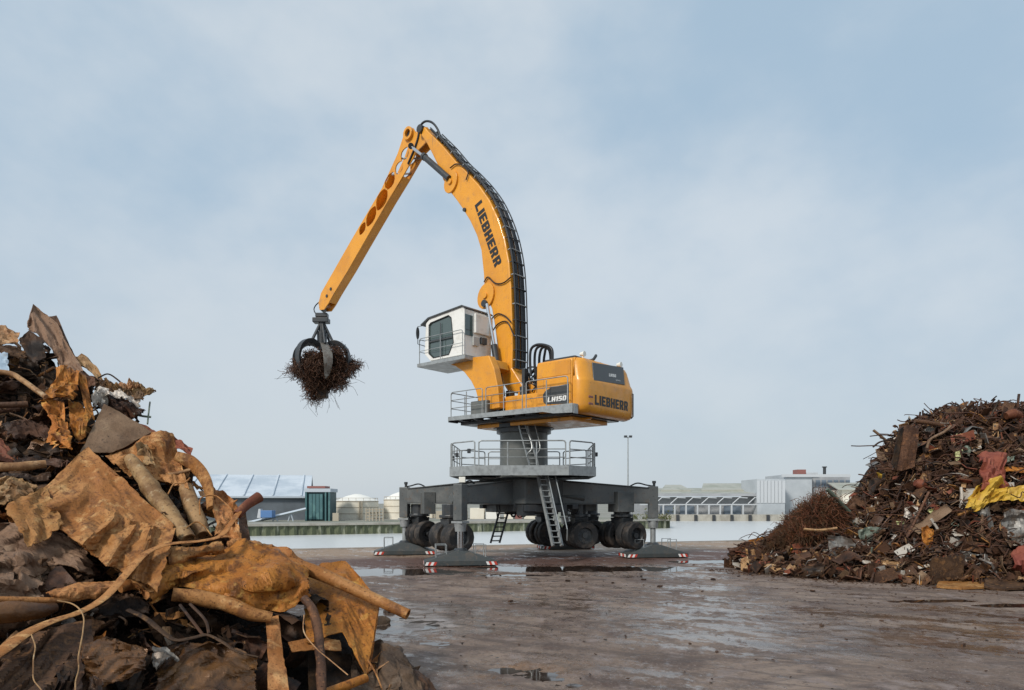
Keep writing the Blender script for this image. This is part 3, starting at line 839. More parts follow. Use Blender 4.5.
# white work lamp on the near leg
p = Vector((-2.1, 27.1, 3.25))
mb = MB(); mb.box((p.x + .05, p.y - .5, p.z - .06), (p.x + .3, p.y - .3, p.z + .16)); mb.build('work_lamp', MAT['lamp_lens'], MH, bevel=.02)

# ---- wheel bogies, lifted clear of the ground
def bogie(px, Yd, turn, nt=4, top=2.35):
    c = Vector(((px - 512) * Yd / F, Yd, .98))
    a = math.radians(turn); ax = Vector((-math.sin(a), math.cos(a), 0)); rl = Vector((math.cos(a), math.sin(a), 0))
    mb = MB()
    mb.tube([c - ax * .8, c + ax * .8], .11, 10)
    mb.hexa([c + rl * x + ax * y + Vector((0, 0, .0)) for x, y in ((-.22, -.28), (.22, -.28), (.22, .28), (-.22, .28))], [Vector((c.x, c.y, 0)) + rl * x + ax * y + Vector((0, 0, 1.75)) for x, y in ((-.32, -.42), (.32, -.42), (.32, .42), (-.32, .42))])
    mb.tube([(c.x, c.y, 1.75), (c.x, c.y, top)], .38, 16)
    mb.tube([(c.x, c.y, 1.78), (c.x, c.y, 1.9)], .5, 16)
    o = mb.build('wheel_bogie', drk, MH, bevel=.02)
    for w in {4: [-.78, -.36, .36, .78], 3: [-.62, -.2, .22], 2: [-.36, .36]}[nt]:
        mb = MB(); R, W = .62, .18
        prof = [(R * .56, -W), (R * .9, -W), (R * .985, -W * .72), (R, -W * .3), (R, W * .3), (R * .985, W * .72), (R * .9, W), (R * .56, W)]
        seg = 36
        for k in range(seg):
            t = 2 * math.pi * k / seg; e1 = rl * math.cos(t) + Vector((0, 0, math.sin(t)))
            for (rr, ww) in prof:
                g = .985 if (k % 2 and .28 * W < abs(ww) < .8 * W) else 1
                mb.v.append(c + ax * (w + ww) + e1 * rr * g)
        m_ = len(prof)
        for k in range(seg):
            for j in range(m_ - 1):
                mb.f.append((k * m_ + j, ((k + 1) % seg) * m_ + j, ((k + 1) % seg) * m_ + j + 1, k * m_ + j + 1))
        t_ = mb.build('tyre', MAT['rubber'], o, smooth=35)
        mb = MB()
        sgn = -1 if w < 0 else 1
        cc = c + ax * w
        mb.tube([cc - ax * W * .9, cc - ax * W * .35, cc + ax * W * .35, cc + ax * W * .9], [R * .575, R * .5, R * .5, R * .575], 24, cap=False)
        mb.tube([cc - ax * .03, cc + ax * .03], R * .5, 24); mb.tube([cc - ax * .14, cc + ax * .14], R * .2, 12)
        for k in range(8):
            t = 2 * math.pi * k / 8; e1 = rl * math.cos(t) + Vector((0, 0, math.sin(t)))
            mb.tube([cc - ax * .06 + e1 * R * .34, cc + ax * .06 + e1 * R * .34], .03, 6)
        mb.build('wheel_rim', drk, o, smooth=40)
for args in ((451, 28.9, 32), (419, 32.3, 42), (544, 33.2, 20), (579, 31.0, 12), (622, 30.8, 34), (590, 34.2, 14)):
    bogie(*args, nt={590: 2, 419: 3}.get(args[0], 4))
# box brackets that carry the bogies
for (px, Yd, w, z0) in ((428, 31.6, .28, 1.9), (583, 31.2, .45, 2.05), (621, 30.6, .42, 2.0)):
    X = (px - 512) * Yd / F
    mb = MB(); mb.hexa([Vector((X, Yd, z0)) + A_ * x + B_ * y for x, y in ((-w, -w), (w, -w), (w, w), (-w, w))], [Vector((X, Yd, 2.9)) + A_ * x + B_ * y for x, y in ((-w, -w), (w, -w), (w, w), (-w, w))])
    mb.build('bogie_bracket', gry, MH, bevel=.02)
for a_, b_, r_ in ((G3(-3.7, -.9, 2.6), G3(-1.5, -.6, 2.75), .27), (G3(2.3, -1.5, 2.6), G3(1.0, -.8, 2.75), .33)):
    mb = MB(); mb.tube([a_, b_], r_, 4, flat=.9); mb.build('bogie_beam', gry, MH, bevel=.02)

# ---- ladders
def ladder(a, b_, width, side, m, name='ladder', rungs=12, r=.035, rail=.05, steps=False):
    a, b_ = Vector(a), Vector(b_); side = Vector(side).normalized() * width / 2
    mb = MB()
    for s_ in (-1, 1): mb.tube([a + side * s_, b_ + side * s_], rail * 1.5, 4, flat=.6)
    o = mb.build(name, m, MH)
    for k in range(rungs):
        q = a.lerp(b_, (k + .5) / rungs); mb = MB()
        if steps: mb.hexa([q - side + Vector((-.0, -.1, 0)), q + side + Vector((0, -.1, 0)), q + side + Vector((0, .1, 0)), q - side + Vector((0, .1, 0))], [q - side + Vector((-.0, -.1, .03)), q + side + Vector((0, -.1, .03)), q + side + Vector((0, .1, .03)), q - side + Vector((0, .1, .03))])
        else: mb.tube([q - side, q + side], r, 6)
        mb.build('rung', m, o)
    return o
st = ladder(at(610 / 1.0 - 67.5, 477, 28.6), at(617 - 59.5, 546, 27.6), .36, (1, .25, 0), gal, 'stair', 12, steps=True, rail=.085)
mb = MB()
for dx in (-.1, .2):
    a, b_ = at(545, 478, 28.5), at(559, 543, 27.5)
    o_ = Vector((dx + .12, .1 * dx - .15, .55))
    mb.tube([a + o_ - Vector((0, 0, .4)), a + o_, b_ + o_, b_ + Vector((dx + .12, 0, .1))], .022, 6)
mb.build('handrail', gal, st)
ladder(at(504, 511, 30.5), at(495, 543, 30.5), .42, (1, .4, 0), drk, 'ladder', 7, .03)
ladder(at(534, 466, 29.2), at(522, 421, 29.6), .36, (1, .1, 0), gal, 'ladder', 9, .028)
mb = MB()
for k in (-1, 1):
    mb.tube(smooth_path([at(534 + 5 * k, 467, 28.9), at(532 + 5 * k, 455, 28.8), at(536 + 4 * k, 446, 28.8), at(529 + 5 * k, 422, 29.3)], 6), .024, 6)
mb.build('ladder_handrail', gal, MH, smooth=60)

# ---- pylon
mb = MB(); c = Vector((CX + .03, CY, 0))
mb.tube([c + Vector((0, 0, 3.4)), c + Vector((0, 0, 5.35)), c + Vector((0, 0, 5.7))], [1.08, 1.06, 1.1], 48)
col_ = mb.build('pylon', MAT['column_paint'], MH, smooth=35)
mb = MB(); mb.tube([c + Vector((0, 0, 5.5)), c + Vector((0, 0, 5.68))], 1.22, 48); mb.tube([c + Vector((0, 0, 5.69)), c + Vector((0, 0, 5.86))], 1.36, 48); mb.build('slewing_ring', drk, col_, smooth=35)
mb = MB(); mb.tube([c + Vector((0, 0, 3.38)), c + Vector((0, 0, 3.5))], 1.3, 48)
mb.build('base_flange', drk, col_, smooth=35)

# ---- middle platform: square with cut corners
H_, K_ = 3.08, 1.88
octo = [(-K_, -H_), (K_, -H_), (H_, -K_), (H_, K_), (K_, H_), (-K_, H_), (-H_, K_), (-H_, -K_)]
ptw = lambda x, y, z: Vector((CX + x + y * .03, CY + y - x * .03, z))
mb = MB(); inner = arc2(0, 0, 1.35, n=24)
mb.plate([[(x * .985, y * .985) for x, y in octo], inner], 3.72, 3.80, ptw); dk = mb.build('lower_platform', drk, MH)
mb = MB(); mb.plate([octo, [(x * .985, y * .985) for x, y in octo]], 3.52, 3.92, ptw); mb.build('fascia', gal, dk)
for k in range(12):
    t = 2 * math.pi * k / 12 + .2; mb = MB(); q0 = ptw(1.3 * math.cos(t), 1.3 * math.sin(t), 3.62); q1 = ptw(2.95 * math.cos(t), 2.95 * math.sin(t), 3.66)
    mb.tube([q0, q1], .07, 4); mb.build('bearer', drk, dk)
def railing(path, z0, T, h=1.05, step=1.0, closed=False, name='railing', m=gal, knee=(.5,), r=.024, bev=.12):
    mb = MB(); posts = []
    n = len(path); rng_ = range(n if closed else n - 1)
    for i in rng_:
        a, b_ = Vector(path[i]), Vector(path[(i + 1) % n]); L_ = (b_ - a).length; dd = (b_ - a).normalized()
        g = min(.1, L_ * .1); a2, b2 = a + dd * g, b_ - dd * g
        k_ = max(1, round(L_ / step)); posts += [a2.lerp(b2, j / k_) for j in range(k_ + 1)]
        cpts = [T(a2.x, a2.y, z0 + h - .1), T(*(a2 + dd * .04), z0 + h - .02), T(*(a2 + dd * .12), z0 + h), T(*(b2 - dd * .12), z0 + h), T(*(b2 - dd * .04), z0 + h - .02), T(b2.x, b2.y, z0 + h - .1)]
        mb.tube(cpts, r, 8)
        for f_ in knee: mb.tube([T(a2.x, a2.y, z0 + h * f_), T(b2.x, b2.y, z0 + h * f_)], r * .8, 6)
    o = mb.build(name, m, MH, smooth=60)
    for p in posts:
        q = MB(); q.tube([T(p.x, p.y, z0 - .05), T(p.x, p.y, z0 + h - .05)], r * 1.1, 6); q.build('post', m, o)
    return o
railing([(x * .985, y * .985) for x, y in octo], 3.92, ptw, 1.0, 1.3, True, knee=(.33, .66), r=.028)
for (px, py, yd) in ((453, 458, 30), (457, 455, 28.9), (469, 451, 28.2), (596, 454.5, 30)):
    p = at(px, py, yd); mb = MB(); mb.box((p.x - .07, p.y - .1, p.z - .09), (p.x + .07, p.y + .06, p.z + .09)); mb.build('work_lamp', drk, MH, bevel=.02)

# ---- upper platform
mb = MB()
mb.box((-3.9, -1.75, 5.88), (2.2, 1.75, 6.04), S3); plat = mb.build('upper_platform', MAT['dark_steel'], MH, bevel=.02)
mb = MB(); mb.box((-3.6, -1.3, 5.72), (1.6, 1.3, 5.875), S3); mb.box((-4.0, .5, 5.79), (1.2, .62, 5.876), S3); mb.build('slewing_frame', yel, plat, bevel=.02)
mb = MB(); mb.box((-4.28, 1.6, 6.11), (2.4, 2.3, 6.16), S3); mb.box((1.6, -2.2, 6.11), (2.4, 1.597, 6.16), S3); mb.build('catwalk', gal, plat)
mb = MB(); mb.plate([[(-4.32, 5.86), (-3.4, 5.90), (-2.9, 6.0), (2.40, 6.05), (2.40, 6.22), (-4.32, 6.22)]], 2.303, 2.34, Tsz); mb.build('edge_beam', gal, plat)
mb = MB(); mb.box((2.403, -2.2, 6.03), (2.44, 2.3, 6.22), S3); mb.build('edge_beam', gal, plat)
mb = MB(); mb.box((-4.36, 2.02, 5.84), (-4.31, 2.28, 6.21), S3); mb.build('end_plate', gal, plat)
for k in range(9):
    s_ = -3.9 + k * .78; mb = MB(); mb.box((s_, 1.76, 5.98), (s_ + .08, 2.3, 6.1), S3); mb.build('bracket', drk, plat)
RL = railing([(-4.15, 2.27), (-1.9, 2.27), (.3, 2.27), (2.38, 2.27), (2.38, -.6)], 6.2, lambda a, b_, z: S3(a, b_, z), 1.1, 1.1, knee=(.36, .68), r=.022)
# machinery deck: yellow frame, dark boxes, tank
mb = MB(); mb.box((-2.24, -1.9, 6.18), (-.25, 1.55, 6.95), S3); mb.build('boom_frame', yel, MH, bevel=.04)
mb = MB(); mb.plate([[(-2.2, 6.96), (-.2, 6.96), (-.35, 7.35), (-.75, 7.62), (-1.05, 7.5), (-1.5, 7.1)]], .60, .72, Tsz); mb.plate([[(-2.2, 6.96), (-.2, 6.96), (-.35, 7.35), (-.75, 7.62), (-1.05, 7.5), (-1.5, 7.1)]], -.72, -.60, Tsz); mb.build('boom_lug', yel, MH, bevel=.02)
mb = MB(); mb.box((SP(487, 400, 2.1)[0], 1.45, 6.18), (SP(470.5, 400, 2.1)[0], 2.1, 6.82), S3); mb.build('tool_locker', MAT['column_paint'], MH, bevel=.04)
mb = MB(); mb.box((1.3, -1.3, 6.18), (2.0, -.1, 7.1), S3); mb.build('tool_locker', MAT['panel_grey'], MH, bevel=.04)
mb = MB(); mb.box((-.2, .75, 6.18), (.35, 1.2, 6.8), S3); mb.box((-.15, .75, 6.85), (.1, 1.1, 7.3), S3); mb.build('valve_block', drk, MH, bevel=.03)
mb = MB()
rnd = random.Random(8)
for k in range(26):
    s0, t0, z0 = rnd.uniform(-1.9, -.7), rnd.uniform(-.5, .9), rnd.uniform(6.97, 7.2)
    mb.tube(smooth_path([S3(s0, t0, z0), S3(s0 - .2, t0 + rnd.uniform(-.3, .3), z0 + .4), S3(s0 + rnd.uniform(-.1, .4), t0, z0 + rnd.uniform(.5, 1.1)), S3(-1.15 + rnd.uniform(-.1, .15), rnd.uniform(-.4, .4), 8.3)], 5), .035, 6)
mb.build('hose_cluster', MAT['hose_rubber'], MH, smooth=60)
mb = MB()
for k in range(9):
    a = Vector((rnd.uniform(-2.1, -.9), rnd.uniform(-.9, 1.0))); mb.box((a.x, a.y, 6.97), (a.x + rnd.uniform(.15, .3), a.y + rnd.uniform(.15, .4), 7.2 + rnd.uniform(0, 1.1)), S3)
mb.build('pump_unit', drk, MH, bevel=.03)
# hose loops between boom and engine house
for k in range(4):
    t0 = 1.0 - k * .3; xl, xr, yt = 530 + 4.6 * k, 552.5 - .6 * k, 344.5 + 1.3 * k
    p = [S3p(xl + 1, 376, t0), S3p(xl, 362, t0), S3p(xl + 1.0, yt + 5, t0), S3p(xl + (xr - xl) * .3, yt + .4, t0), S3p(xl + (xr - xl) * .7, yt + .8, t0), S3p(xr - .6, yt + 5, t0), S3p(xr, 361, t0)]
    mb = MB(); mb.tube(smooth_path(p, 6), .058, 10); mb.build('hose_loop', MAT['hose_rubber'], MH, smooth=60)

# ---- engine house
mb = MB(); mb.box((-4.07, -1.98, 6.02), (-2.27, 1.98, 8.08), S3); eh = mb.build('engine_house', yel, MH, bevel=.12)
mb = MB(); mb.box((-3.99, 1.975, 7.42), (-2.37, 1.997, 8.0), S3); mb.build('side_panel', yel, eh, bevel=.01)
mb = MB(); mb.box((-3.99, 1.975, 6.2), (-2.37, 1.997, 7.40), S3); mb.build('side_door', yel, eh, bevel=.01)
win = [SP(x, y, 2.0) for x, y in ((543.5, 402), (543, 395), (545, 391.5), (551, 387.5), (569, 383.5), (569, 403.5), (546, 404.5))]
mb = MB(); mb.plate([win], 1.998, 2.012, Tsz); mb.build('grille_panel', MAT['panel_grey'], eh)
a, b_ = S3p(547.5, 402.5, 2.015), S3p(566, 400.2, 2.015)
block_lettering('LH150', MAT['decal_white'], eh, a, -U_, (0, 0, 1), (b_ - a).length, .2, .006, .15)
mb = MB(); mb.plate([[(-3.98, -1.7), (-2.5, -1.7), (-2.5, 1.7), (-3.98, 1.7)]], 8.085, 8.2, lambda x, y, z: S3(x, y, z)); mb.build('roof_cover', drk, eh, bevel=.03)
mb = MB()
for k in range(3): mb.cyl(S3(-3.0 - k * .25, -.8, 8.2), S3(-3.0 - k * .25, -.8, 8.35), .09)
mb.build('exhaust', drk, eh)

# ---- counterweight: rounded plan, drawn in towards the top
def plan(ins, s_front=-4.10, s_rear=-4.62, hw=2.0, r=.4, n=8):
    o = []
    hw -= ins * .55; s_r = s_rear + ins
    o.append((s_front, hw))
    for k in range(n + 1):
        t = math.pi / 2 * k / n; o.append((s_r + r * .95 - r * .95 * math.sin(t), hw - r * 1.25 + r * 1.25 * math.cos(t)))
    for k in range(n + 1):
        t = math.pi / 2 * (1 - k / n); o.append((s_r + r * .95 - r * .95 * math.sin(t), -hw + r * 1.25 - r * 1.25 * math.cos(t)))
    o.append((s_front, -hw))
    return o
lev = [(5.90, .22), (5.95, .10), (6.05, .03), (6.2, 0), (7.12, 0), (7.22, .02), (7.34, .08), (7.9, .22), (8.03, .28), (8.09, .36), (8.10, .42)]
rings = [[S3(s_, t_, z) for s_, t_ in plan(i_)] for z, i_ in lev]
mb = MB(); m_ = len(rings[0])
for r_ in rings: mb.v += r_
for i in range(len(rings) - 1):
    for j in range(m_): mb.f.append((i * m_ + j, i * m_ + (j + 1) % m_, (i + 1) * m_ + (j + 1) % m_, (i + 1) * m_ + j))
mb.f.append(tuple(range(m_))); mb.f.append(tuple((len(rings) - 1) * m_ + j for j in range(m_)))
cw = mb.build('counterweight', yel, MH, smooth=38)
# grey rear panel on the sloping upper part
def rear_pt(px, py):
    z = HC + (YH - py) * 28.2 / F
    for _ in range(6):
        ins = .08 + (z - 7.34) / .56 * .14
        s_ = -4.62 + ins - .012
        k = (px - 512) / F
        t_ = (CX + U_.x * s_ - k * (CY + U_.y * s_)) / (k * N_.y - N_.x)
        z = HC + (YH - py) * (CY + U_.y * s_ + N_.y * t_) / F
    return S3(s_, t_, z)
quad = [rear_pt(x, y) for x, y in ((593.5, 380.5), (624.5, 385), (623, 367.5), (592, 362.5))]
nrm = (quad[1] - quad[0]).cross(quad[3] - quad[0]).normalized()
if nrm.dot(-U_) < 0: nrm = -nrm
mb = MB(); mb.hexa([q - nrm * .03 for q in quad], [q + nrm * .02 for q in quad]); mb.build('rear_panel', MAT['panel_grey'], cw, bevel=.01)
p0 = rear_pt(608.5, 376.5) + nrm * .024
block_lettering('LH150', MAT['decal_white'], cw, p0, (quad[1] - quad[0]), (quad[3] - quad[0]), .55, .14, .002, .15)
lettering('Litronic', 'small_lettering', MAT['decal_white'], cw, rear_pt(615.5, 380.8) + nrm * .024, (quad[1] - quad[0]), (quad[3] - quad[0]), .36, .07, 0, .0, .1)
def rear_flat(px, py):
    s_ = -4.62; k = (px - 512) / F
    t_ = (CX + U_.x * s_ - k * (CY + U_.y * s_)) / (k * N_.y - N_.x)
    return S3(s_ - .004, t_, HC + (YH - py) * (CY + U_.y * s_ + N_.y * t_) / F)
a, b_ = rear_flat(594.8, 404.6), rear_flat(627.8, 409)
block_lettering('LIEBHERR', MAT['decal_black'], cw, a, -N_, (0, 0, 1), (b_ - a).length, .39, .004)
for yy in (395, 402):
    mb = MB(); z = rear_flat(583, yy).z
    mb.box((-4.628, 1.36, z - .045), (-4.40, 1.66, z + .045), S3); mb.build('lashing_slot', MAT['dull_red'], cw, bevel=.02)
mb = MB(); mb.tube([S3(-4.5, -1.75, 6.0), S3(-4.66, -1.62, 6.05), S3(-4.66, -1.62, 7.0), S3(-4.5, -1.72, 7.05)], .03, 6); mb.build('grab_rail', drk, cw)
for (s_, t_) in ((-4.2, 1.45), (-4.2, -1.3)):
    mb = MB(); mb.tube([S3(s_, t_, 8.08), S3(s_, t_, 8.2)], .04, 8); mb.tube([S3(s_ - .08, t_, 8.25), S3(s_ + .12, t_, 8.25)], [.11, .07], 12); l_ = mb.build('rear_lamp', MAT['lamp_lens'], cw)
mb = MB(); mb.tube(smooth_path([S3(-4.0, .9, 8.1), S3(-4.15, .7, 8.14), S3(-4.2, .55, 8.3), S3(-4.15, .45, 8.36)], 5), .06, 8); mb.build('tail_pipe', drk, cw, smooth=60)

# ---- cab and its riser
ris = [SP(x, y, 1.9) for x, y in ((443, 362), (455, 366), (464, 372), (471, 381), (475.5, 390), (481, 411), (499.5, 407.5), (498, 388), (494, 368), (489, 355.5), (475, 357))]
mb = MB(); mb.plate([ris], 1.5, 1.9, Tsz); cr_ = mb.build('cab_riser', yel, MH, bevel=.03)
ris2 = [SP(x, y, 1.9) for x, y in ((444, 362), (455, 365.5), (464, 371.5), (474, 376), (490, 366), (488, 358), (475, 357))]
mb = MB(); mb.plate([ris2], .62, 1.497, Tsz); mb.build('cross_bracket', yel, cr_, bevel=.02)
c0, c1 = 1.45, 4.05
mb = MB(); mb.box((c0 - .15, .42, 8.66), (c1 + .3, 2.42, 8.82), S3); cp = mb.build('cab_platform', gal, MH, bevel=.015)
cabp = [(c0, 8.88), (c0 + 2.15, 8.88), (c0 + 2.55, 9.25), (c0 + 2.45, 10.62), (c0 + 2.2, 10.82), (c0 + .1, 11.0), (c0, 10.9)]
door = [(c0 + .95, 9.0), (c0 + 1.95, 8.98), (c0 + 2.25, 9.22), (c0 + 2.25, 10.52), (c0 + 2.12, 10.62), (c0 + .98, 10.76), (c0 + .80, 10.62), (c0 + .66, 9.5)]
sm = [(c0 + .12, 9.72), (c0 + .4, 9.72), (c0 + .42, 10.62), (c0 + .10, 10.66)]
mb = MB()
mb.plate([cabp, door], 2.2, 2.28, Tsz); mb.plate([cabp, door], .52, .60, Tsz)
mb.box((c0, .603, 8.88), (c0 + .08, 2.197, 10.9), S3)
mb.box((c0 + .083, .603, 8.88), (c0 + 2.2, 2.197, 8.95), S3)
mb.plate([[(c0 + 2.2, 8.88), (c0 + 2.55, 9.25), (c0 + 2.47, 9.3), (c0 + 2.12, 8.951)]], .603, 2.197, Tsz)
mb.plate([[(c0 + .09, 10.88), (c0 + 2.2, 10.72), (c0 + 2.2, 10.79), (c0 + .1, 10.97)]], .603, 2.197, Tsz)
cab = mb.build('cab', MAT['white_paint'], MH, bevel=.02)
for pr, nm in ((door, 'door_window'),):
    mb = MB(); mb.plate([pr], 2.215, 2.235, Tsz); mb.build(nm, MAT['glass'], cab)
    mb = MB(); cen = Vector((sum(p[0] for p in pr) / len(pr), sum(p[1] for p in pr) / len(pr)))
    mb.plate([[tuple(cen + (Vector(p) - cen) * 1.01) for p in pr], [tuple(cen + (Vector(p) - cen) * .965) for p in pr]], 2.281, 2.295, Tsz); mb.build('window_frame', MAT['decal_black'], cab)
mb = MB(); mb.plate([door], .54, .56, Tsz); mb.build('far_window', MAT['glass'], cab)
mb = MB(); mb.plate([[(c0 + 2.47, 9.3), (c0 + 2.5, 9.3), (c0 + 2.4, 10.6), (c0 + 2.37, 10.6)]], .62, 2.18, Tsz); mb.build('windscreen', MAT['glass'], cab)
mb = MB(); mb.box((c0 + .7, 2.296, 9.72), (c0 + 2.24, 2.306, 9.78), S3); mb.box((c0 + 1.45, 2.296, 9.0), (c0 + 1.49, 2.306, 10.5), S3)
mb.build('door_bar', MAT['panel_grey'], cab)
mb = MB(); mb.plate([[(c0 - .04, 10.96), (c0 + .1, 11.05), (c0 + 2.25, 10.87), (c0 + 2.75, 10.62), (c0 + 2.72, 10.56), (c0 + 2.22, 10.80), (c0 + .1, 10.985), (c0 - .04, 10.9)]], .45, 2.35, Tsz); mb.build('cab_roof', MAT['panel_grey'], cab, bevel=.01)
mb = MB(); mb.box((c0 - .14, .56, 9.92), (c0 - .004, 1.70, 10.78), S3); mb.build('air_conditioner', MAT['white_paint'], cab, bevel=.03)
mb = MB(); mb.box((c0 - .14, .95, 9.5), (c0 - .004, 1.3, 9.8), S3); mb.build('rear_box', MAT['panel_grey'], cab, bevel=.02)
mb = MB(); mb.box((c0 - .1, 1.45, 9.35), (c0 - .004, 1.8, 9.75), S3); mb.build('rear_hatch', MAT['scrap_like_grey'], cab, bevel=.02)
mb = MB(); mb.tube([S3(c0 + 2.5, 2.3, 9.6), S3(c0 + 2.75, 2.5, 9.7), S3(c0 + 2.75, 2.5, 10.5), S3(c0 + 2.45, 2.3, 10.55)], .02, 6); mb.build('mirror_bracket', drk, cab)
mb = MB(); mb.plate([arc2(2.5, 10.2, .09, .28)], c0 + 2.74, c0 + 2.78, lambda x, y, h: S3(h, x, y)); mb.build('mirror', drk, cab)
def rear_t(px):
    k = (px - 512) / F
    return (CX + U_.x * c0 - k * (CY + U_.y * c0)) / (k * N_.y - N_.x)
mb = MB(); mb.box((c0 - .02, rear_t(472.6), 9.75), (c0 - .005, rear_t(465.0), 10.66), S3); mb.build('rear_window', MAT['glass'], cab)
mb = MB(); mb.box((c0 - .028, rear_t(472.0), 9.98), (c0 - .021, rear_t(465.6), 10.0), S3); mb.build('window_bar', MAT['decal_black'], cab)
# seat and console inside
mb = MB(); mb.box((c0 + .8, 1.1, 8.96), (c0 + 1.3, 1.7, 9.5), S3); mb.box((c0 + .65, 1.12, 9.5), (c0 + .82, 1.68, 10.2), S3); mb.box((c0 + 1.4, 1.75, 8.96), (c0 + 1.8, 2.0, 9.6), S3); mb.build('seat', MAT['cab_interior'], cab, bevel=.04)
cr = railing([(c0 - .1, 2.4), (c1 + .25, 2.4), (c1 + .25, .6)], 8.8, lambda a, b_, z: S3(a, b_, z), 1.15, 1.4, knee=(.5,), r=.018)
# access ladder between riser and boom
ladder(S3(.95, 1.1, 8.8), S3(.1, 1.2, 6.3), .5, N_, drk, 'ladder', 10, .03)

# ---- boom
outer = [(424, 126), (428, 131), (443, 146), (455.6, 161), (467, 172), (479, 185), (489.5, 200), (498, 218), (504.5, 238), (509, 262), (511, 288), (512, 320), (512.5, 350), (512, 368), (517, 376), (523, 386), (521, 392)]
inner_ = [(508, 392), (503, 384), (500, 368), (497, 345), (494.5, 325), (491.5, 308), (487, 300), (484, 286), (483.5, 274), (481, 250), (476.5, 235), (470, 221), (462, 208), (456, 199.5), (450, 192), (443, 180), (439, 168), (432, 153.5), (427, 144), (421, 135)]
prof = [SP(x, y, .5) for x, y in outer + inner_]
mb = MB(); mb.plate([prof], -.5, .5, Tsz); boom = mb.build('boom', yel, MH, bevel=.05)
# stiffening strips along the side plate
opt = [Vector((*SP(x, y, .5), 0)) for x, y in outer]
def inset_curve(pts, dist):
    out = []
    for i, p in enumerate(pts):
        d = (pts[min(i + 1, len(pts) - 1)] - pts[max(i - 1, 0)]).normalized()
        out.append(p + Vector((-d.y, d.x, 0)) * dist)
    return out
# hoses on the back of the boom, with clamps
back = smooth_path([S3(p.x, 0, p.y) for p in opt[1:14]], 6)
def back_off(pts, h, t):
    out = []
    for i, p in enumerate(pts):
        d = (pts[min(i + 1, len(pts) - 1)] - pts[max(i - 1, 0)]).normalized()
        nn = d.cross(N_).normalized()
        if nn.dot(-U_) < 0: nn = -nn
        out.append(p + nn * h + N_ * t)
    return out
hb = None
for k in range(6):
    t_ = -.27 + k * .135
    rnd = random.Random(k)
    q = back_off(back, .09 + .02 * (k % 3), t_)
    q = [p + Vector((0, 0, 1)) * rnd.uniform(-.015, .015) for p in q]
    mb = MB(); mb.tube(q, .045 if k % 2 else .055, 8); mb.build('boom_hose', MAT['hose_rubber'], boom, smooth=60)
m1, m2 = back_off(back, .19, .46), back_off(back, .19, -.34)
mb = MB(); mb.tube(m1, .03, 6); mb.tube(m2, .03, 6); mb.build('guard_rail', drk, boom, smooth=60)
for i in range(3, len(back), 3):
    mb = MB(); b0, b1 = back_off(back, .02, .46), back_off(back, .02, -.34)
    mb.tube([b0[i], m1[i], m2[i], b1[i]], .026, 5); mb.build('hose_clamp', gal if i % 2 else drk, boom)
# loop of hoses over the boom head
for k in range(5):
    t_ = -.3 + k * .15; mb = MB()
    pp = [S3p(442, 143, t_), S3p(438, 130, t_), S3p(432, 122.5, t_), S3p(425, 121.5, t_), S3p(420, 127, t_), S3p(418, 138, t_), S3p(414, 150, t_), S3p(408, 164, t_)]
    mb.tube(smooth_path(pp, 6), .055, 8); mb.build('head_hose', MAT['hose_rubber'], boom, smooth=60)
# brackets on the boom
for (cpx, cpy, r_, nm) in ((451, 182, .42, 'cylinder_bracket'), (486, 296, .48, 'lift_bracket')):
    for sgn in (-1, 1):
        s_, z_ = SP(cpx, cpy, .55); mb = MB(); o_ = arc2(s_, z_, r_, r_ * 1.25, 20, .4)
        mb.plate([o_], *(sorted((sgn * .503, sgn * .60))), Tsz); mb.plate([arc2(s_, z_, .13, n=16)], *(sorted((sgn * .603, sgn * .68))), Tsz); mb.build(nm, yel, boom, bevel=.02)
s_, z_ = SP(486, 304, .55); mb = MB(); mb.plate([arc2(s_, z_, .16, n=18)], .601, .72, Tsz); mb.build('pin', drk, boom)
s_, z_ = SP(465, 210, .5); mb = MB(); mb.plate([arc2(s_, z_, .09, n=14)], .5, .58, Tsz); mb.build('work_lamp', drk, boom)
# small hydraulic pipes lying on the side plate
for pts in (((450, 168), (456, 164), (463, 166), (468, 172), (466, 180)), ((484, 282), (488, 277), (495, 283), (503, 283), (511, 277)), ((489, 322), (497, 314), (505, 316), (511, 322)), ((492, 332), (498, 324), (507, 322), (514, 336))):
    mb = MB(); mb.tube(smooth_path([S3p(x, y, .57) for x, y in pts], 6), .03, 6); mb.build('side_hose', MAT['hose_rubber'], boom, smooth=60)
a = S3p(474.6, 205.5, .506); b_ = S3p(494.8, 268.2, .506); tp = S3p(482.8, 202.3, .506)
ex = (b_ - a).normalized(); ey = (tp - a); ey = (ey - ex * ey.dot(ex)).normalized()
block_lettering('LIEBHERR', MAT['decal_black'], boom, a, ex, ey, (b_ - a).length, .46, .004)
# lift cylinders between the upper platform and the boom
for t_ in (-.78, .78):
    mb = MB(); mb.tube([S3p(502, 396, t_), S3p(494, 345, t_)], .15, 16); bc = mb.build('lift_cylinder', drk, MH, smooth=40)
    mb = MB(); mb.tube([S3p(494, 345, t_), S3p(487, 304, t_)], .08, 12); mb.build('piston_rod', MAT['chrome'], bc, smooth=40)
# stick cylinders at the boom head
for t_ in (-.66, .66):
    mb = MB(); mb.tube([S3p(449, 178.5, t_), S3p(424.5, 157, t_)], .15, 16); mb.tube([S3p(425, 157.4, t_), S3p(423.5, 156, t_)], .18, 16); bc = mb.build('stick_cylinder', drk, MH, smooth=40)
    mb = MB(); mb.tube([S3p(424, 156.5, t_), S3p(411, 146.5, t_)], .08, 12); mb.build('piston_rod', MAT['chrome'], bc, smooth=40)
    mb = MB(); mb.tube([S3p(411, 146, t_ - .1), S3p(411, 146, t_ + .1)], .15, 14); mb.build('rod_eye', drk, bc, smooth=40)

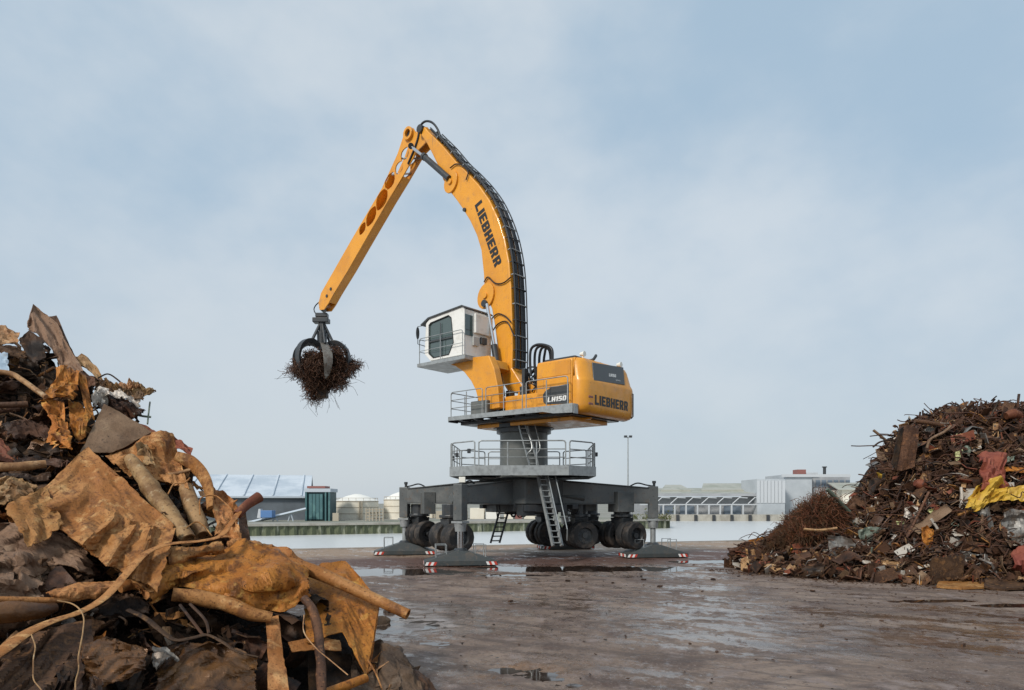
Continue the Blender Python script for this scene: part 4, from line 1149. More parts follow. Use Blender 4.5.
# ---- stick: two side plates with openings, closed lower half
ol = [(405, 131), (408, 127.5), (413, 128), (416, 133), (420, 127), (427, 127), (431, 133), (427, 141), (417, 151), (402.5, 176.5), (388, 200.5), (369.5, 232.5), (348, 270), (334, 293), (328.5, 303), (324, 309.5), (319.5, 310), (318.5, 303), (321, 293), (351, 240.5), (382, 188), (397.6, 153.5)]
holes_px = [((404.8, 154), 3.2, 7.2), ((399.2, 167.5), 3.2, 6.8), ((389.8, 181), 3.8, 9.0), ((381.8, 199.3), 4.3, 11.2), ((371.2, 216.3), 3.6, 10.2), ((362.4, 228.6), 2.4, 6.4)]
loops = [[SP(x, y, .27) for x, y in ol]]
lean = math.radians(29)
for (cx_, cy_), rx, ry in holes_px:
    lp = []
    for k in range(14):
        t = 2 * math.pi * k / 14; x_, y_ = rx * math.cos(t), ry * math.sin(t)
        x_ *= 1.18 - .45 * (y_ / ry) ** 2; y_ *= 1.08; x_ += y_ * .12
        lp.append(SP(cx_ + x_ * math.cos(lean) - y_ * math.sin(lean), cy_ + x_ * math.sin(lean) + y_ * math.cos(lean), .27))
    loops.append(lp)
mb = MB(); mb.plate(loops, .21, .27, Tsz); mb.plate(loops[:3], -.27, -.21, Tsz); stick = mb.build('stick', yel, MH, bevel=.008)
def strip(name, pts, w, th=.05):
    P_ = [Vector((*SP(x, y, .27), 0)) for x, y in pts]
    mb = MB(); V = []
    for i, p in enumerate(P_):
        d = (P_[min(i + 1, len(P_) - 1)] - P_[max(i - 1, 0)]).normalized(); nn = Vector((-d.y, d.x, 0)) * th
        V += [S3(p.x, -w, p.y), S3(p.x, w, p.y), S3((p + nn).x, w, (p + nn).y), S3((p + nn).x, -w, (p + nn).y)]
    Fc = []
    for i in range(len(P_) - 1):
        for j in range(4): Fc.append((4 * i + j, 4 * i + (j + 1) % 4, 4 * i + 4 + (j + 1) % 4, 4 * i + 4 + j))
    Fc += [(0, 1, 2, 3), tuple(len(V) - 4 + j for j in range(4))]
    mb.add(V, Fc); return mb.build(name, yel, stick)
strip('rear_plate', [(402.9, 176.5), (388.3, 200), (369.8, 232), (348.3, 269.5), (334.3, 292.5), (328.8, 302.5)], .207)
strip('front_plate', [(319.8, 303), (322, 293), (351.5, 241), (366, 216), (382.4, 188), (389.5, 172)], .207)
for (p_, q_) in (((400, 160), (418, 157)), ((395, 176), (408, 172)), ((414, 150), (402, 168))):
    a, b_ = S3p(*p_, 0), S3p(*q_, 0); mb = MB(); mb.tube([a + N_ * .2, b_ - N_ * .2], .05, 8); mb.build('cross_brace', gal, stick)
s_, z_ = SP(409.4, 134, .27)
mb = MB(); mb.plate([arc2(s_, z_, .33, n=20), arc2(s_, z_, .2, n=20)], .272, .42, Tsz); mb.build('pivot_boss', yel, stick, bevel=.01)
mb = MB(); mb.plate([arc2(s_, z_, .19, n=20)], -.34, .28, Tsz); mb.build('pivot_tube', drk, stick)
s_, z_ = SP(424, 131, .27); mb = MB(); mb.plate([arc2(s_, z_, .2, n=20)], -.6, .6, Tsz); mb.build('head_pin', drk, stick)
mb = MB(); mb.tube(smooth_path([S3p(322, 300, 0), S3p(316, 305, .0), S3p(314, 310, 0), S3p(317, 315, 0), S3p(321, 316, 0)], 6), .035, 6); mb.build('grapple_hose', MAT['hose_rubber'], stick, smooth=60)
for (x_, y_) in ((331, 289), (327, 296)):
    s_, z_ = SP(x_, y_, .27); mb = MB(); mb.plate([arc2(s_, z_, .09, n=12)], .27, .31, Tsz); mb.build('pin', drk, stick)

# ---- orange-peel grapple
gp = S3p(322, 316, 0); gy = gp.y
g0 = empty('grapple', gp, MH)
mb = MB(); mb.tube([at(323, 309, gy) + Vector((0, -.3, 0)), at(323, 309, gy) + Vector((0, .3, 0))], .16, 12); mb.box((gp.x - .35, gy - .22, gp.z - .1), (gp.x + .35, gy + .22, gp.z + .15)); mb.box((gp.x - .5, gy - .3, gp.z - .42), (gp.x + .42, gy + .3, gp.z - .14)); mb.build('hanger', drk, g0, bevel=.04)
mb = MB(); ct = at(322, 323, gy)
mb.tube([ct, ct - Vector((0, 0, .5)), ct - Vector((0, 0, .55)), ct - Vector((0, 0, 1.6))], [.2, .2, .3, .26], 14); mb.build('grapple_body', drk, g0, smooth=40)
hub_z = ct.z - 1.5
tine_ang = [-62, -128, -8, 60, 178]
TS = .84
for i, ta in enumerate(tine_ang):
    a = math.radians(ta); rd = Vector((math.cos(a), math.sin(a), 0)); sd_ = Vector((-rd.y, rd.x, 0)); cc = Vector((ct.x, ct.y, 0))
    prof = [(.25, hub_z + .1), (.8, hub_z + .3), (1.35, hub_z + .2), (1.78, hub_z - .2), (1.92, hub_z - .75), (1.75, hub_z - 1.3), (1.25, hub_z - 1.8)]
    wid = [.14, .2, .22, .22, .2, .15, .04]; thk = [.12, .13, .13, .12, .10, .07, .03]
    if i == 0: prof = [(.25, hub_z + .1), (.55, hub_z + .1), (1.0, hub_z - .15), (1.6, hub_z - .6), (1.75, hub_z - 1.1), (1.5, hub_z - 1.6), (1.0, hub_z - 1.9)]; wid = [.14, .2, .26, .28, .26, .18, .05]
    pts = smooth_path([Vector((r_ * TS, 0, z_)) for r_, z_ in prof], 4)
    mb = MB(); n_ = len(pts); V = []
    for k, p in enumerate(pts):
        f_ = k / (n_ - 1) * (len(wid) - 1); j = min(int(f_), len(wid) - 2); w = wid[j] + (wid[j + 1] - wid[j]) * (f_ - j); th = thk[j] + (thk[j + 1] - thk[j]) * (f_ - j)
        d = (pts[min(k + 1, n_ - 1)] - pts[max(k - 1, 0)]).normalized(); nn = Vector((-d.z, 0, d.x))
        for (u_, v_) in ((-w, -th), (w, -th), (w * .5, th), (-w * .5, th)):
            q = p + nn * (-v_); V.append(cc + rd * q.x + sd_ * u_ + Vector((0, 0, q.z)))
    Fc = [(4 * k + j, 4 * k + (j + 1) % 4, 4 * k + 4 + (j + 1) % 4, 4 * k + 4 + j) for k in range(n_ - 1) for j in range(4)] + [(0, 1, 2, 3), tuple(4 * n_ - 4 + j for j in range(4))]
    mb.add(V, Fc); mb.build('tine', drk if i else MAT['worn_steel'], g0, bevel=.02, smooth=50)
    mb = MB(); mb.tube([cc + rd * .15 + Vector((0, 0, ct.z - .1)), cc + rd * .78 + Vector((0, 0, hub_z + .15))], .075, 10); mb.build('tine_cylinder', drk, g0, smooth=40)
# ------------------------------------------------------------------ scrap materials
mat('rust_tan', (0.41, 0.195, 0.070), 0.6, 0.1, [(1.4, (0.30, 0.120, 0.034), 0.44, 0.58), (2.2, (0.17, 0.070, 0.026), 0.54, 0.64, 6, (2.2, 2.2, .5)), (4.5, (0.56, 0.33, 0.14), 0.56, 0.70), (13, (0.17, 0.065, 0.022), 0.56, 0.68), (40, (0.07, 0.03, 0.014), 0.58, 0.68)], bump=(18, 0.8, 0.02), rvar=0.18, hue=0.12, spec=.22)
mat('rust_orange', (0.42, 0.16, 0.030), 0.5, 0.1, [(1.8, (0.33, 0.115, 0.022), 0.44, 0.58), (2.4, (0.14, 0.052, 0.016), 0.55, 0.66, 6, (2.2, 2.2, .5)), (5, (0.62, 0.34, 0.085), 0.57, 0.70), (14, (0.15, 0.052, 0.014), 0.56, 0.68), (40, (0.06, 0.025, 0.01), 0.58, 0.68)], bump=(18, 0.8, 0.02), rvar=0.2, hue=0.12, spec=.22)
mat('rust_brown', (0.125, 0.063, 0.035), 0.6, 0.1, [(2.0, (0.055, 0.029, 0.019), 0.42, 0.60), (4.0, (0.25, 0.115, 0.05), 0.56, 0.70), (12, (0.20, 0.10, 0.05), 0.58, 0.68), (26, (0.035, 0.019, 0.013), 0.54, 0.66)], bump=(16, 0.9, 0.025), rvar=0.2, hue=0.25, spec=.22)
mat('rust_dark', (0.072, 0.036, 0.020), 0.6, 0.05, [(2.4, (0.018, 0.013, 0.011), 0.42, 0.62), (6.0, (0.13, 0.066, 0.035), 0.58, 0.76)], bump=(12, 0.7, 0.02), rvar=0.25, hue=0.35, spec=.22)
mat('rust_wet', (0.17, 0.075, 0.028), 0.24, 0.2, [(2.2, (0.07, 0.030, 0.014), 0.42, 0.62), (5, (0.32, 0.14, 0.045), 0.58, 0.74)], bump=(9, 0.8, 0.03), rvar=0.14, hue=0.2, spec=.45)
mat('rust_red', (0.19, 0.062, 0.034), 0.6, 0.1, [(2.5, (0.14, 0.04, 0.025), 0.45, 0.62), (8, (0.36, 0.15, 0.07), 0.58, 0.74)], bump=(14, 0.5, 0.02), hue=0.25, spec=.22)
mat('weathered_tan', (0.42, 0.245, 0.12), 0.62, 0, [(3, (0.22, 0.11, 0.05), 0.45, 0.60), (9, (0.54, 0.40, 0.25), 0.56, 0.70), (25, (0.12, 0.06, 0.03), 0.56, 0.68)], bump=(14, 0.5, 0.02), hue=0.2, spec=.22)
mat('scrap_grey', (0.20, 0.19, 0.175), 0.45, 0.4, [(2.5, (0.11, 0.085, 0.065), 0.45, 0.62), (7, (0.34, 0.32, 0.29), 0.58, 0.74)], bump=(12, 0.5, 0.02), rvar=0.2, hue=0.25)
mat('scrap_taupe', (0.215, 0.135, 0.085), 0.62, 0.1, [(2.2, (0.13, 0.075, 0.044), 0.42, 0.62), (5, (0.30, 0.20, 0.125), 0.56, 0.72), (20, (0.07, 0.045, 0.032), 0.58, 0.7)], bump=(20, 0.8, 0.02), rvar=0.15, hue=0.15, stretch=(1, 1, 1), spec=.22)
mat('scrap_pale', (0.52, 0.47, 0.41), 0.5, 0.1, [(3, (0.30, 0.22, 0.15), 0.5, 0.68), (10, (0.18, 0.12, 0.08), 0.6, 0.72)], bump=(12, 0.4, 0.015), hue=0.15)
mat('scrap_blue', (0.34, 0.42, 0.50), 0.5, 0.1, [(4, (0.22, 0.2, 0.18), 0.55, 0.7)], hue=0.1)
mat('scrap_yellow', (0.50, 0.31, 0.035), 0.5, 0, [(3, (0.38, 0.20, 0.03), 0.5, 0.66), (9, (0.14, 0.07, 0.03), 0.6, 0.72)], hue=0.08)
mat('scrap_lime', (0.55, 0.56, 0.27), 0.55, 0, [(6, (0.38, 0.34, 0.18), 0.55, 0.72)])
mat('scrap_green', (0.14, 0.17, 0.13), 0.55, 0.1, [(4, (0.09, 0.08, 0.06), 0.5, 0.66)], hue=0.2)
mat('heap_core', (0.022, 0.014, 0.010), 0.8, 0, [(1.5, (0.045, 0.026, 0.017), 0.5, 0.7), (6, (0.010, 0.007, 0.006), 0.5, 0.65)], bump=(5, 1.0, 0.15), spec=.22)  # near-black: shade of the gaps between pieces is put into the colour
mat('wet_mud', (0.135, 0.085, 0.052), 0.6, 0, [(1.8, (0.055, 0.038, 0.028), 0.42, 0.6), (6, (0.155, 0.115, 0.085), 0.55, 0.72)], bump=(7, 0.9, 0.05), rvar=0.2, spec=.22)

def YB(px, py):                       # depth of the left heap's face at a pixel
    return 6.2 + (690 - py) * 0.0135 + px * 0.0055

def resample(pl, n, smooth=False):
    P_ = [Vector((p[0], p[1], p[2] if len(p) > 2 else 0.0)) for p in pl]
    if smooth and len(P_) > 2: P_ = smooth_path(P_, 6)
    L = [0]
    for a, b in zip(P_, P_[1:]): L.append(L[-1] + (b.xy - a.xy).length)
    out = []
    j = 0
    for k in range(n):
        d = L[-1] * k / (n - 1)
        while j < len(L) - 2 and L[j + 1] < d: j += 1
        t = (d - L[j]) / max(1e-6, L[j + 1] - L[j])
        out.append(P_[j].lerp(P_[j + 1], min(1, t)))
    return out

def crumple_fn(seed, folds, size, au=1.0, av=1.0, nat=1.0):
    r = random.Random(seed)
    fs = []
    for k in range(folds * 2):
        a = r.uniform(0, math.pi); c_, s_ = math.cos(a), math.sin(a); fs.append((c_, s_, c_ * r.uniform(0, au) + s_ * r.uniform(0, av), r.uniform(.3, 1) * (1 if r.random() < .5 else -1) * (1 if k < folds else .35), r.uniform(.08, .4) if k < folds else r.uniform(.03, .10)))
    off = Vector((r.uniform(0, 50), r.uniform(0, 50), r.uniform(0, 50)))
    def f(u, v):
        s = 0
        u *= au; v *= av
        for (cx, cy, c0, am, wd) in fs:
            d = abs(cx * u + cy * v - c0)
            s += am * max(0, 1 - d / wd)
        q = Vector((u * 2.3, v * 2.3, 0)) + off
        s += 0.30 * noise.noise(q)
        s += 0.9 * (0.5 - abs(noise.noise(q * 1.5 + Vector((9, 9, 9)))) * 2)
        s += 0.38 * (0.5 - abs(noise.noise(q * 4.1 + Vector((5, 1, 9)))) * 2)
        s += 0.16 * (0.5 - abs(noise.noise(q * 9.0 + Vector((2, 7, 3)))) * 2)
        return s * size
    return f

def sheet_mesh(top, bot, amp, folds, seed, nu, nv, thick, rag, depth=None, belly=0.0, curl=0.0, smooth=False, flute=None):
    """torn, creased plate spanned between two pixel polylines; returns MB (double-sided, with real thickness)"""
    r = random.Random(seed)
    T_, B2 = resample(top, nu, smooth), resample(bot, nu, smooth)
    G = []
    for j in range(nv):
        v = j / (nv - 1); row = []
        for i in range(nu):
            p = T_[i].lerp(B2[i], v)
            dd = p.z + belly * -4 * v * (1 - v) + curl * (v - .5) ** 2 * 4
            if flute:
                u_ = i / (nu - 1); sx = Vector((u_ * 2.2, v * 1.6, seed * .77))
                ph = flute[0] * (u_ * math.cos(flute[2]) + v * math.sin(flute[2]) + .22 * noise.noise(sx)) + .3
                tri = abs(ph % 1 - .5) * 4 - 1
                dd += flute[1] * tri * (.6 + .9 * noise.noise(sx * 1.7 + Vector((0, 0, 4))))
            row.append(at(p.x, p.y, depth(p.x, p.y) + dd))
        G.append(row)
    W_ = (G[nv // 2][-1] - G[nv // 2][0]).length; H2 = (G[-1][nu // 2] - G[0][nu // 2]).length; mx_ = max(W_, H2, .01)
    f = crumple_fn(seed, folds, amp, W_ / mx_, H2 / mx_)
    g2 = [[None] * nu for _ in range(nv)]
    for j in range(nv):
        for i in range(nu):
            a = G[min(j + 1, nv - 1)][i] - G[max(j - 1, 0)][i]; b = G[j][min(i + 1, nu - 1)] - G[j][max(i - 1, 0)]
            nn = a.cross(b)
            nn = nn.normalized() if nn.length > 1e-9 else Vector((0, -1, 0))
            if nn.y > 0: nn = -nn
            u, v = i / (nu - 1), j / (nv - 1)
            p = G[j][i] + nn * f(u, v)
            ed = min(u, 1 - u, v, 1 - v)
            if ed < 1e-6 and rag:
                c = G[nv // 2][nu // 2]; dirc = (p - c)
                p = p - dirc.normalized() * (rag * max(0, noise.noise(Vector((u * 9, v * 9, seed * 1.7))) + .6 * noise.noise(Vector((u * 31, v * 31, seed * .7))) + .25))
            g2[j][i] = (p, nn)
    mb = MB()
    for j in range(nv):
        for i in range(nu): mb.v.append(g2[j][i][0])
    for j in range(nv):
        for i in range(nu): mb.v.append(g2[j][i][0] - g2[j][i][1] * thick)
    N = nu * nv
    for j in range(nv - 1):
        for i in range(nu - 1):
            q = (j * nu + i, j * nu + i + 1, (j + 1) * nu + i + 1, (j + 1) * nu + i)
            mb.f.append(q); mb.f.append(tuple(k + N for k in reversed(q)))
    bd = [i for i in range(nu)] + [j * nu + nu - 1 for j in range(1, nv)] + [(nv - 1) * nu + i for i in range(nu - 2, -1, -1)] + [j * nu for j in range(nv - 2, 0, -1)]
    for a, b in zip(bd, bd[1:] + bd[:1]): mb.f.append((a, b, b + N, a + N))
    return mb

def sheet(name, label, cat, m, top, bot, amp=.06, folds=6, seed=1, dd=0.0, thick=.010, rag=.05, belly=.0, curl=0, res=None, dfn=None, smooth=False, ang=22, nv=None, flute=None):
    ang = 13 if ang == 22 else ang
    dfn = dfn or YB
    w = max(abs(top[-1][0] - top[0][0]), abs(bot[-1][0] - bot[0][0]), abs(top[0][1] - bot[0][1]))
    nu = res or max(14, min(64, int(w / 2)))
    mb = sheet_mesh(top, bot, amp, folds, seed, nu, nv or max(10, int(nu * .8)), thick, rag, lambda x, y: dfn(x, y) + dd, belly, curl, smooth, flute)
    o = mb.build(name, MAT[m], None, smooth=ang)
    return tag(o, label, cat)

def pipe(name, label, cat, m, pts, rpx, dd=0.0, seg=14, hollow=False, flat=1.0, dfn=None, n=8, wob=.0, up=None):
    dfn = dfn or YB
    P_ = [at(p[0], p[1], dfn(p[0], p[1]) + dd + (p[2] if len(p) > 2 else 0)) for p in pts]
    rr = rpx if isinstance(rpx, (list, tuple)) else [rpx] * len(P_)
    rw = [r * p.y / F for r, p in zip(rr, P_)]
    if len(P_) > 2:
        q = smooth_path(P_, n); k_ = len(q)
        R_ = []
        for i in range(k_):
            t = i / (k_ - 1) * (len(rw) - 1); j = min(int(t), len(rw) - 2); R_.append(rw[j] + (rw[j + 1] - rw[j]) * (t - j))
    else:
        q = [P_[0].lerp(P_[1], i / 10) for i in range(11)]; R_ = [rw[0] + (rw[-1] - rw[0]) * i / 10 for i in range(11)]
    if wob:
        r0 = Vector((len(q), pts[0][0], 3))
        q = [p + Vector((noise.noise(p * 3 + r0), noise.noise(p * 3 - r0), noise.noise(p * 3 + r0 * 2))) * wob for p in q]
        R_ = [r * (1 + .18 * noise.noise(p * 6)) for r, p in zip(R_, q)]
    mb = MB(); mb.tube(q, R_, seg, hollow=hollow, flat=flat, up=up)
    o = mb.build(name, MAT[m], None, smooth=50)
    return tag(o, label, cat)

# ------------------------------------------------------------------ left heap: core
SIL = [(-400, 345), (-60, 345), (0, 342), (25, 345), (50, 345), (80, 378), (100, 398), (140, 425), (160, 447), (190, 470), (215, 510), (245, 560), (300, 585), (345, 600), (372, 640), (385, 665), (430, 697), (470, 730), (700, 900)]
def sil(x):
    for a, b in zip(SIL, SIL[1:]):
        if a[0] <= x <= b[0]: return a[1] + (b[1] - a[1]) * (x - a[0]) / (b[0] - a[0])
    return 345 if x < 0 else 900
def left_h(X, Y):
    x = 512 + F * X / Y
    xc = max(-400, min(690, x))
    ys = sil(xc); Yr = YB(min(xc, 430), ys)
    if Y <= Yr:
        y = 690 - (Y - 6.2 - .0055 * min(xc, 430)) / .0135
        z = HC + (YH - max(y, ys)) * Y / F
    else:
        z = HC + (YH - ys) * Yr / F - (Y - Yr) * .75
    if x < -60: z -= (-60 - x) * .006
    z -= .42
    z += .14 * noise.noise((X * 1.6, Y * 1.6, 1)) + .07 * noise.noise((X * 4, Y * 4, 3))
    return max(z, -.25)
def heap_mesh(name, fn, x0, x1, y0, y1, st, label):
    nx, ny = int((x1 - x0) / st) + 1, int((y1 - y0) / st) + 1
    mb = MB()
    for i in range(nx):
        for j in range(ny):
            X, Y = x0 + i * st, y0 + j * st
            mb.v.append(Vector((X, Y, fn(X, Y))))
    for i in range(nx - 1):
        for j in range(ny - 1):
            q = (i * ny + j, (i + 1) * ny + j, (i + 1) * ny + j + 1, i * ny + j + 1)
            if max(mb.v[k].z for k in q) > -.24: mb.f.append(q)
    used = sorted({k for q in mb.f for k in q}); ren = {k: i for i, k in enumerate(used)}
    mb.v = [mb.v[k] for k in used]; mb.f = [tuple(ren[k] for k in q) for q in mb.f]
    o = mb.build(name, MAT['heap_core'], None, recalc=False, smooth=60)
    return tag(o, label, 'scrap heap', kind='stuff')
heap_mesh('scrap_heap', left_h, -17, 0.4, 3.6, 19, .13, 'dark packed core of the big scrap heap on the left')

# ------------------------------------------------------------------ left heap: the pieces one can tell apart
sheet('scrap_sheet', 'large tan rusted sheet with a torn lower edge, mid left heap', 'scrap sheet', 'rust_tan',
      [(38, 492), (62, 470), (88, 446), (112, 468, -.05), (140, 495, -.05), (176, 527, 0)], [(58, 529), (72, 537), (86, 552), (104, 560), (120, 570), (152, 594)], .032, 9, 11, dd=-.75, rag=.10, res=70, flute=(3, .05, .75))
sheet('scrap_sheet', 'fluted tan sheet hanging in vertical folds at the lower right of the large sheet', 'scrap sheet', 'rust_tan',
      [(100, 506, 0), (112, 511, -.12), (120, 515, .06), (131, 518, -.12), (140, 521, .04), (152, 524, -.14), (160, 527, .05), (176, 528, -.05)],
      [(66, 536, .02), (82, 547, -.16), (92, 552, .08), (106, 566, -.14), (116, 567, .08), (132, 580, -.15), (142, 582, .08), (158, 594, -.08)], .035, 6, 111, dd=-.84, rag=.09, res=60)
sheet('scrap_sheet', 'greenish brown flap folded down at the left end of the large tan sheet', 'scrap sheet', 'rust_tan',
      [(2, 507), (22, 497), (46, 487)], [(27, 548), (46, 538), (66, 524)], .03, 3, 12, dd=-.80, rag=.04, flute=(2, .04, .4))
sheet('scrap_sheet', 'dented orange tank skin across the foot of the large tan sheet', 'scrap sheet', 'rust_orange',
      [(138, 560), (165, 562), (200, 553), (240, 540), (270, 552), (306, 572)], [(152, 604), (178, 585), (215, 592), (255, 612), (285, 612), (312, 596)], .06, 8, 13, dd=-.55, rag=.04, belly=.18, res=64, flute=(2.6, .11, .5))
sheet('scrap_sheet', 'curled orange-brown sheet above the dented tank skin', 'scrap sheet', 'rust_tan',
      [(228, 542), (250, 540), (280, 548), (305, 560)], [(215, 565), (240, 560), (275, 570), (310, 585)], .05, 5, 14, dd=-.45, rag=.04, flute=(2.5, .05, .3))
sheet('scrap_sheet', 'orange steel box side at the right end of the left heap', 'scrap sheet', 'rust_orange',
      [(302, 575, .35), (322, 563, .35), (346, 560, .3), (362, 578, .1), (379, 604, 0)], [(306, 642, -.1), (322, 640, -.1), (342, 634, -.1), (352, 655, 0), (366, 680, 0)], .035, 5, 15, dd=-.35, rag=.015, res=54, flute=(3, .03, .8))
sheet('scrap_sheet', 'narrow orange box edge beside the dark opening at the right end', 'scrap sheet', 'rust_orange',
      [(366, 592), (380, 604)], [(364, 682), (372, 660)], .015, 2, 16, dd=-.25, rag=.01)
sheet('scrap_sheet', 'tan sheet showing below the dark rim of the orange box', 'scrap sheet', 'rust_tan',
      [(288, 642), (315, 636), (340, 640)], [(292, 652), (315, 649), (342, 650)], .01, 2, 17, dd=-.42, rag=.01)
sheet('scrap_sheet', 'dark panel added as the shade inside the opening of the orange box', 'scrap sheet', 'rust_dark',
      [(308, 645), (330, 645), (350, 655)], [(308, 715), (330, 715), (362, 715)], .02, 3, 18, dd=.12, rag=.01)  # added panel, its dark colour stands for shade in the opening
pipe('scrap_pipe', 'rusty open-ended pipe sticking out over the yard from the left heap', 'scrap pipe', 'rust_tan', [(262, 558, .2), (310, 570, 0), (360, 592, -.1), (408, 614.5, -.2)], [7.5, 7, 5.8, 5.4], dd=-.55, hollow=True, seg=20)
pipe('scrap_strap', 'long curved tan steel strap sweeping across the front of the left heap', 'scrap strap', 'rust_tan',
     [(-25, 668), (0, 652), (25, 634), (50, 622), (80, 612), (105, 597), (127, 573), (146, 553), (170, 544), (200, 541), (220, 536), (231, 523), (239, 512)], [10, 9, 8.5, 7.5, 6.2, 5.6, 5, 4.6, 4, 3.6, 3.8, 3.6, 3.6], dd=-1.0, flat=.28, seg=12, up=(0, -.5, .86))
pipe('scrap_pipe', 'short dark red stub end of the long strap, standing above the heap edge', 'scrap pipe', 'rust_red', [(237, 515), (247, 505), (259, 497)], [4.2, 4.6, 5.6], dd=-.95, hollow=True)
pipe('scrap_pipe', 'brown rolled tube lying under the dented tank skin', 'scrap pipe', 'rust_tan', [(172, 596), (200, 598), (225, 604), (250, 614), (272, 618)], [6.5, 8, 8, 7, 5], dd=-.62, hollow=True, wob=.02)
sheet('scrap_sheet', 'narrow tan strip hanging down left of the orange box', 'scrap sheet', 'rust_tan', [(266, 617), (278, 616)], [(268, 712), (292, 712)], .03, 4, 19, dd=-.5, rag=.02, nv=40, res=16)
pipe('scrap_pipe', 'bent rusty pipe hanging in front of the orange box', 'scrap pipe', 'rust_brown', [(304, 598), (313, 612), (319, 640), (322, 700)], [4, 5, 4.8, 4.8], dd=-.75, wob=.02)
pipe('scrap_pipe', 'short orange pipe along the bottom corner of the orange box', 'scrap pipe', 'rust_orange', [(325, 693), (345, 686), (366, 678)], [4.6, 4.8, 4.4], dd=-.6)
sheet('mud_slab', 'muddy brown slab at the right foot of the left heap', 'slab', 'wet_mud', [(352, 636, .3), (378, 644, .15), (398, 652, 0), (412, 668, 0)], [(350, 720), (380, 720), (412, 715), (440, 712)], .07, 5, 20, dd=-.15, thick=.2, rag=.04, res=40, flute=(2, .06, .9))
sheet('mud_slab', 'dark ragged mud crust along the edge of the brown slab', 'slab', 'rust_dark', [(392, 648), (405, 660), (440, 695)], [(388, 656), (402, 670), (430, 705)], .05, 5, 21, dd=-.05, thick=.08, rag=.12)
# top of the heap
for i_, (t_, b_, lab) in enumerate((([(-30, 350), (8, 348), (30, 352), (56, 362)], [(-30, 392), (8, 394), (30, 392), (62, 390)], 'dark sheet added for the shade behind the black disc'),
        ([(40, 366), (66, 372), (96, 384)], [(40, 400), (66, 402), (92, 402)], 'dark sheet added for the shade behind the golden hood'),
        ([(96, 392), (118, 396), (140, 406)], [(92, 408), (114, 412), (140, 424)], 'dark plate added for the shade under the ragged cluster'))):
    sheet('scrap_sheet', lab, 'scrap sheet', 'rust_dark', t_, b_, .08, 7, 140 + i_, dd=.05, rag=.08)  # dark sheets added to fill gaps, their colour stands for shade
sheet('scrap_sheet', 'tall grey-brown sheet forming the peak of the left heap', 'scrap sheet', 'scrap_taupe', [(27, 322), (33, 303, -.05), (48, 316), (57, 322), (68, 345), (84, 372)], [(28, 330), (38, 336), (48, 345), (54, 352), (60, 366), (66, 372)], .05, 4, 22, dd=-.3, rag=.03, res=40, flute=(2, .05, .3))
sheet('scrap_sheet', 'brown folded plate leaning right below the peak sheet', 'scrap sheet', 'rust_brown', [(48, 316), (57, 315), (66, 337), (82, 368)], [(52, 350), (56, 356), (64, 368), (78, 376)], .04, 4, 23, dd=-.15, rag=.02)
sheet('scrap_sheet', 'black disc-shaped plate below the peak', 'scrap sheet', 'rust_dark', [(18, 340), (30, 331), (44, 340)], [(24, 352), (34, 362), (46, 356)], .03, 3, 24, dd=-.35, rag=.04)
sheet('scrap_sheet', 'tan dished sheet at the left edge below the peak', 'scrap sheet', 'weathered_tan', [(-25, 330), (5, 325), (20, 333)], [(-25, 350), (5, 343), (18, 345)], .05, 4, 25, dd=-.2)
sheet('scrap_sheet', 'rusty red-tan sheet left of the black disc', 'scrap sheet', 'rust_brown', [(-25, 342), (5, 344), (26, 352)], [(-25, 366), (8, 356), (28, 360)], .05, 4, 26, dd=-.3)
sheet('scrap_sheet', 'pale blue fragment at the left edge of the heap', 'scrap sheet', 'scrap_blue', [(-12, 354), (8, 352)], [(-12, 374), (10, 373)], .02, 2, 27, dd=-.4)
sheet('scrap_sheet', 'tan plate on the ridge right of the peak sheet', 'scrap sheet', 'weathered_tan', [(74, 356), (88, 358), (97, 368), (102, 376)], [(78, 366), (88, 372), (96, 378), (104, 384)], .05, 4, 28, dd=-.15, rag=.04)
sheet('scrap_sheet', 'rusty plate drooping below the tan ridge plate', 'scrap sheet', 'rust_brown', [(80, 370), (95, 376), (108, 384)], [(78, 384), (92, 386), (106, 392)], .05, 4, 29, dd=-.25)
sheet('scrap_sheet', 'golden orange crumpled sheet hood in the upper middle of the heap', 'scrap sheet', 'rust_orange', [(58, 372, .05), (66, 367), (80, 369)], [(38, 403), (56, 398, -.12), (74, 398)], .09, 8, 30, dd=-.6, rag=.03, belly=.15, flute=(1.8, .06, .6))
sheet('scrap_sheet', 'orange-brown sheet folded down under the golden hood', 'scrap sheet', 'rust_orange', [(43, 402), (54, 400), (64, 402)], [(58, 445), (68, 455), (73, 452)], .08, 7, 31, dd=-.6, rag=.02, flute=(1.5, .05, .4))
sheet('scrap_sheet', 'golden strip of sheet bent down right of the hood', 'scrap sheet', 'rust_orange', [(76, 372), (86, 376)], [(86, 414), (95, 420)], .05, 4, 32, dd=-.5, rag=.02)
sheet('scrap_sheet', 'orange creased triangle between the hood and the flat brown panel', 'scrap sheet', 'rust_orange', [(68, 400), (82, 404), (92, 416)], [(70, 430), (78, 440), (86, 436)], .07, 6, 33, dd=-.5, rag=.02)
sheet('scrap_sheet', 'flat grey-brown panel standing on edge under the ragged tan strips', 'scrap sheet', 'scrap_taupe', [(104, 404), (122, 413), (140, 424), (152, 432)], [(80, 452), (98, 453), (112, 452), (126, 446)], .014, 3, 34, dd=-.5, rag=.012)
sheet('scrap_sheet', 'dark red sheet right of the flat grey-brown panel', 'scrap sheet', 'rust_red', [(138, 422), (150, 428), (166, 438)], [(124, 450), (138, 448), (155, 444)], .03, 3, 35, dd=-.35, rag=.02)
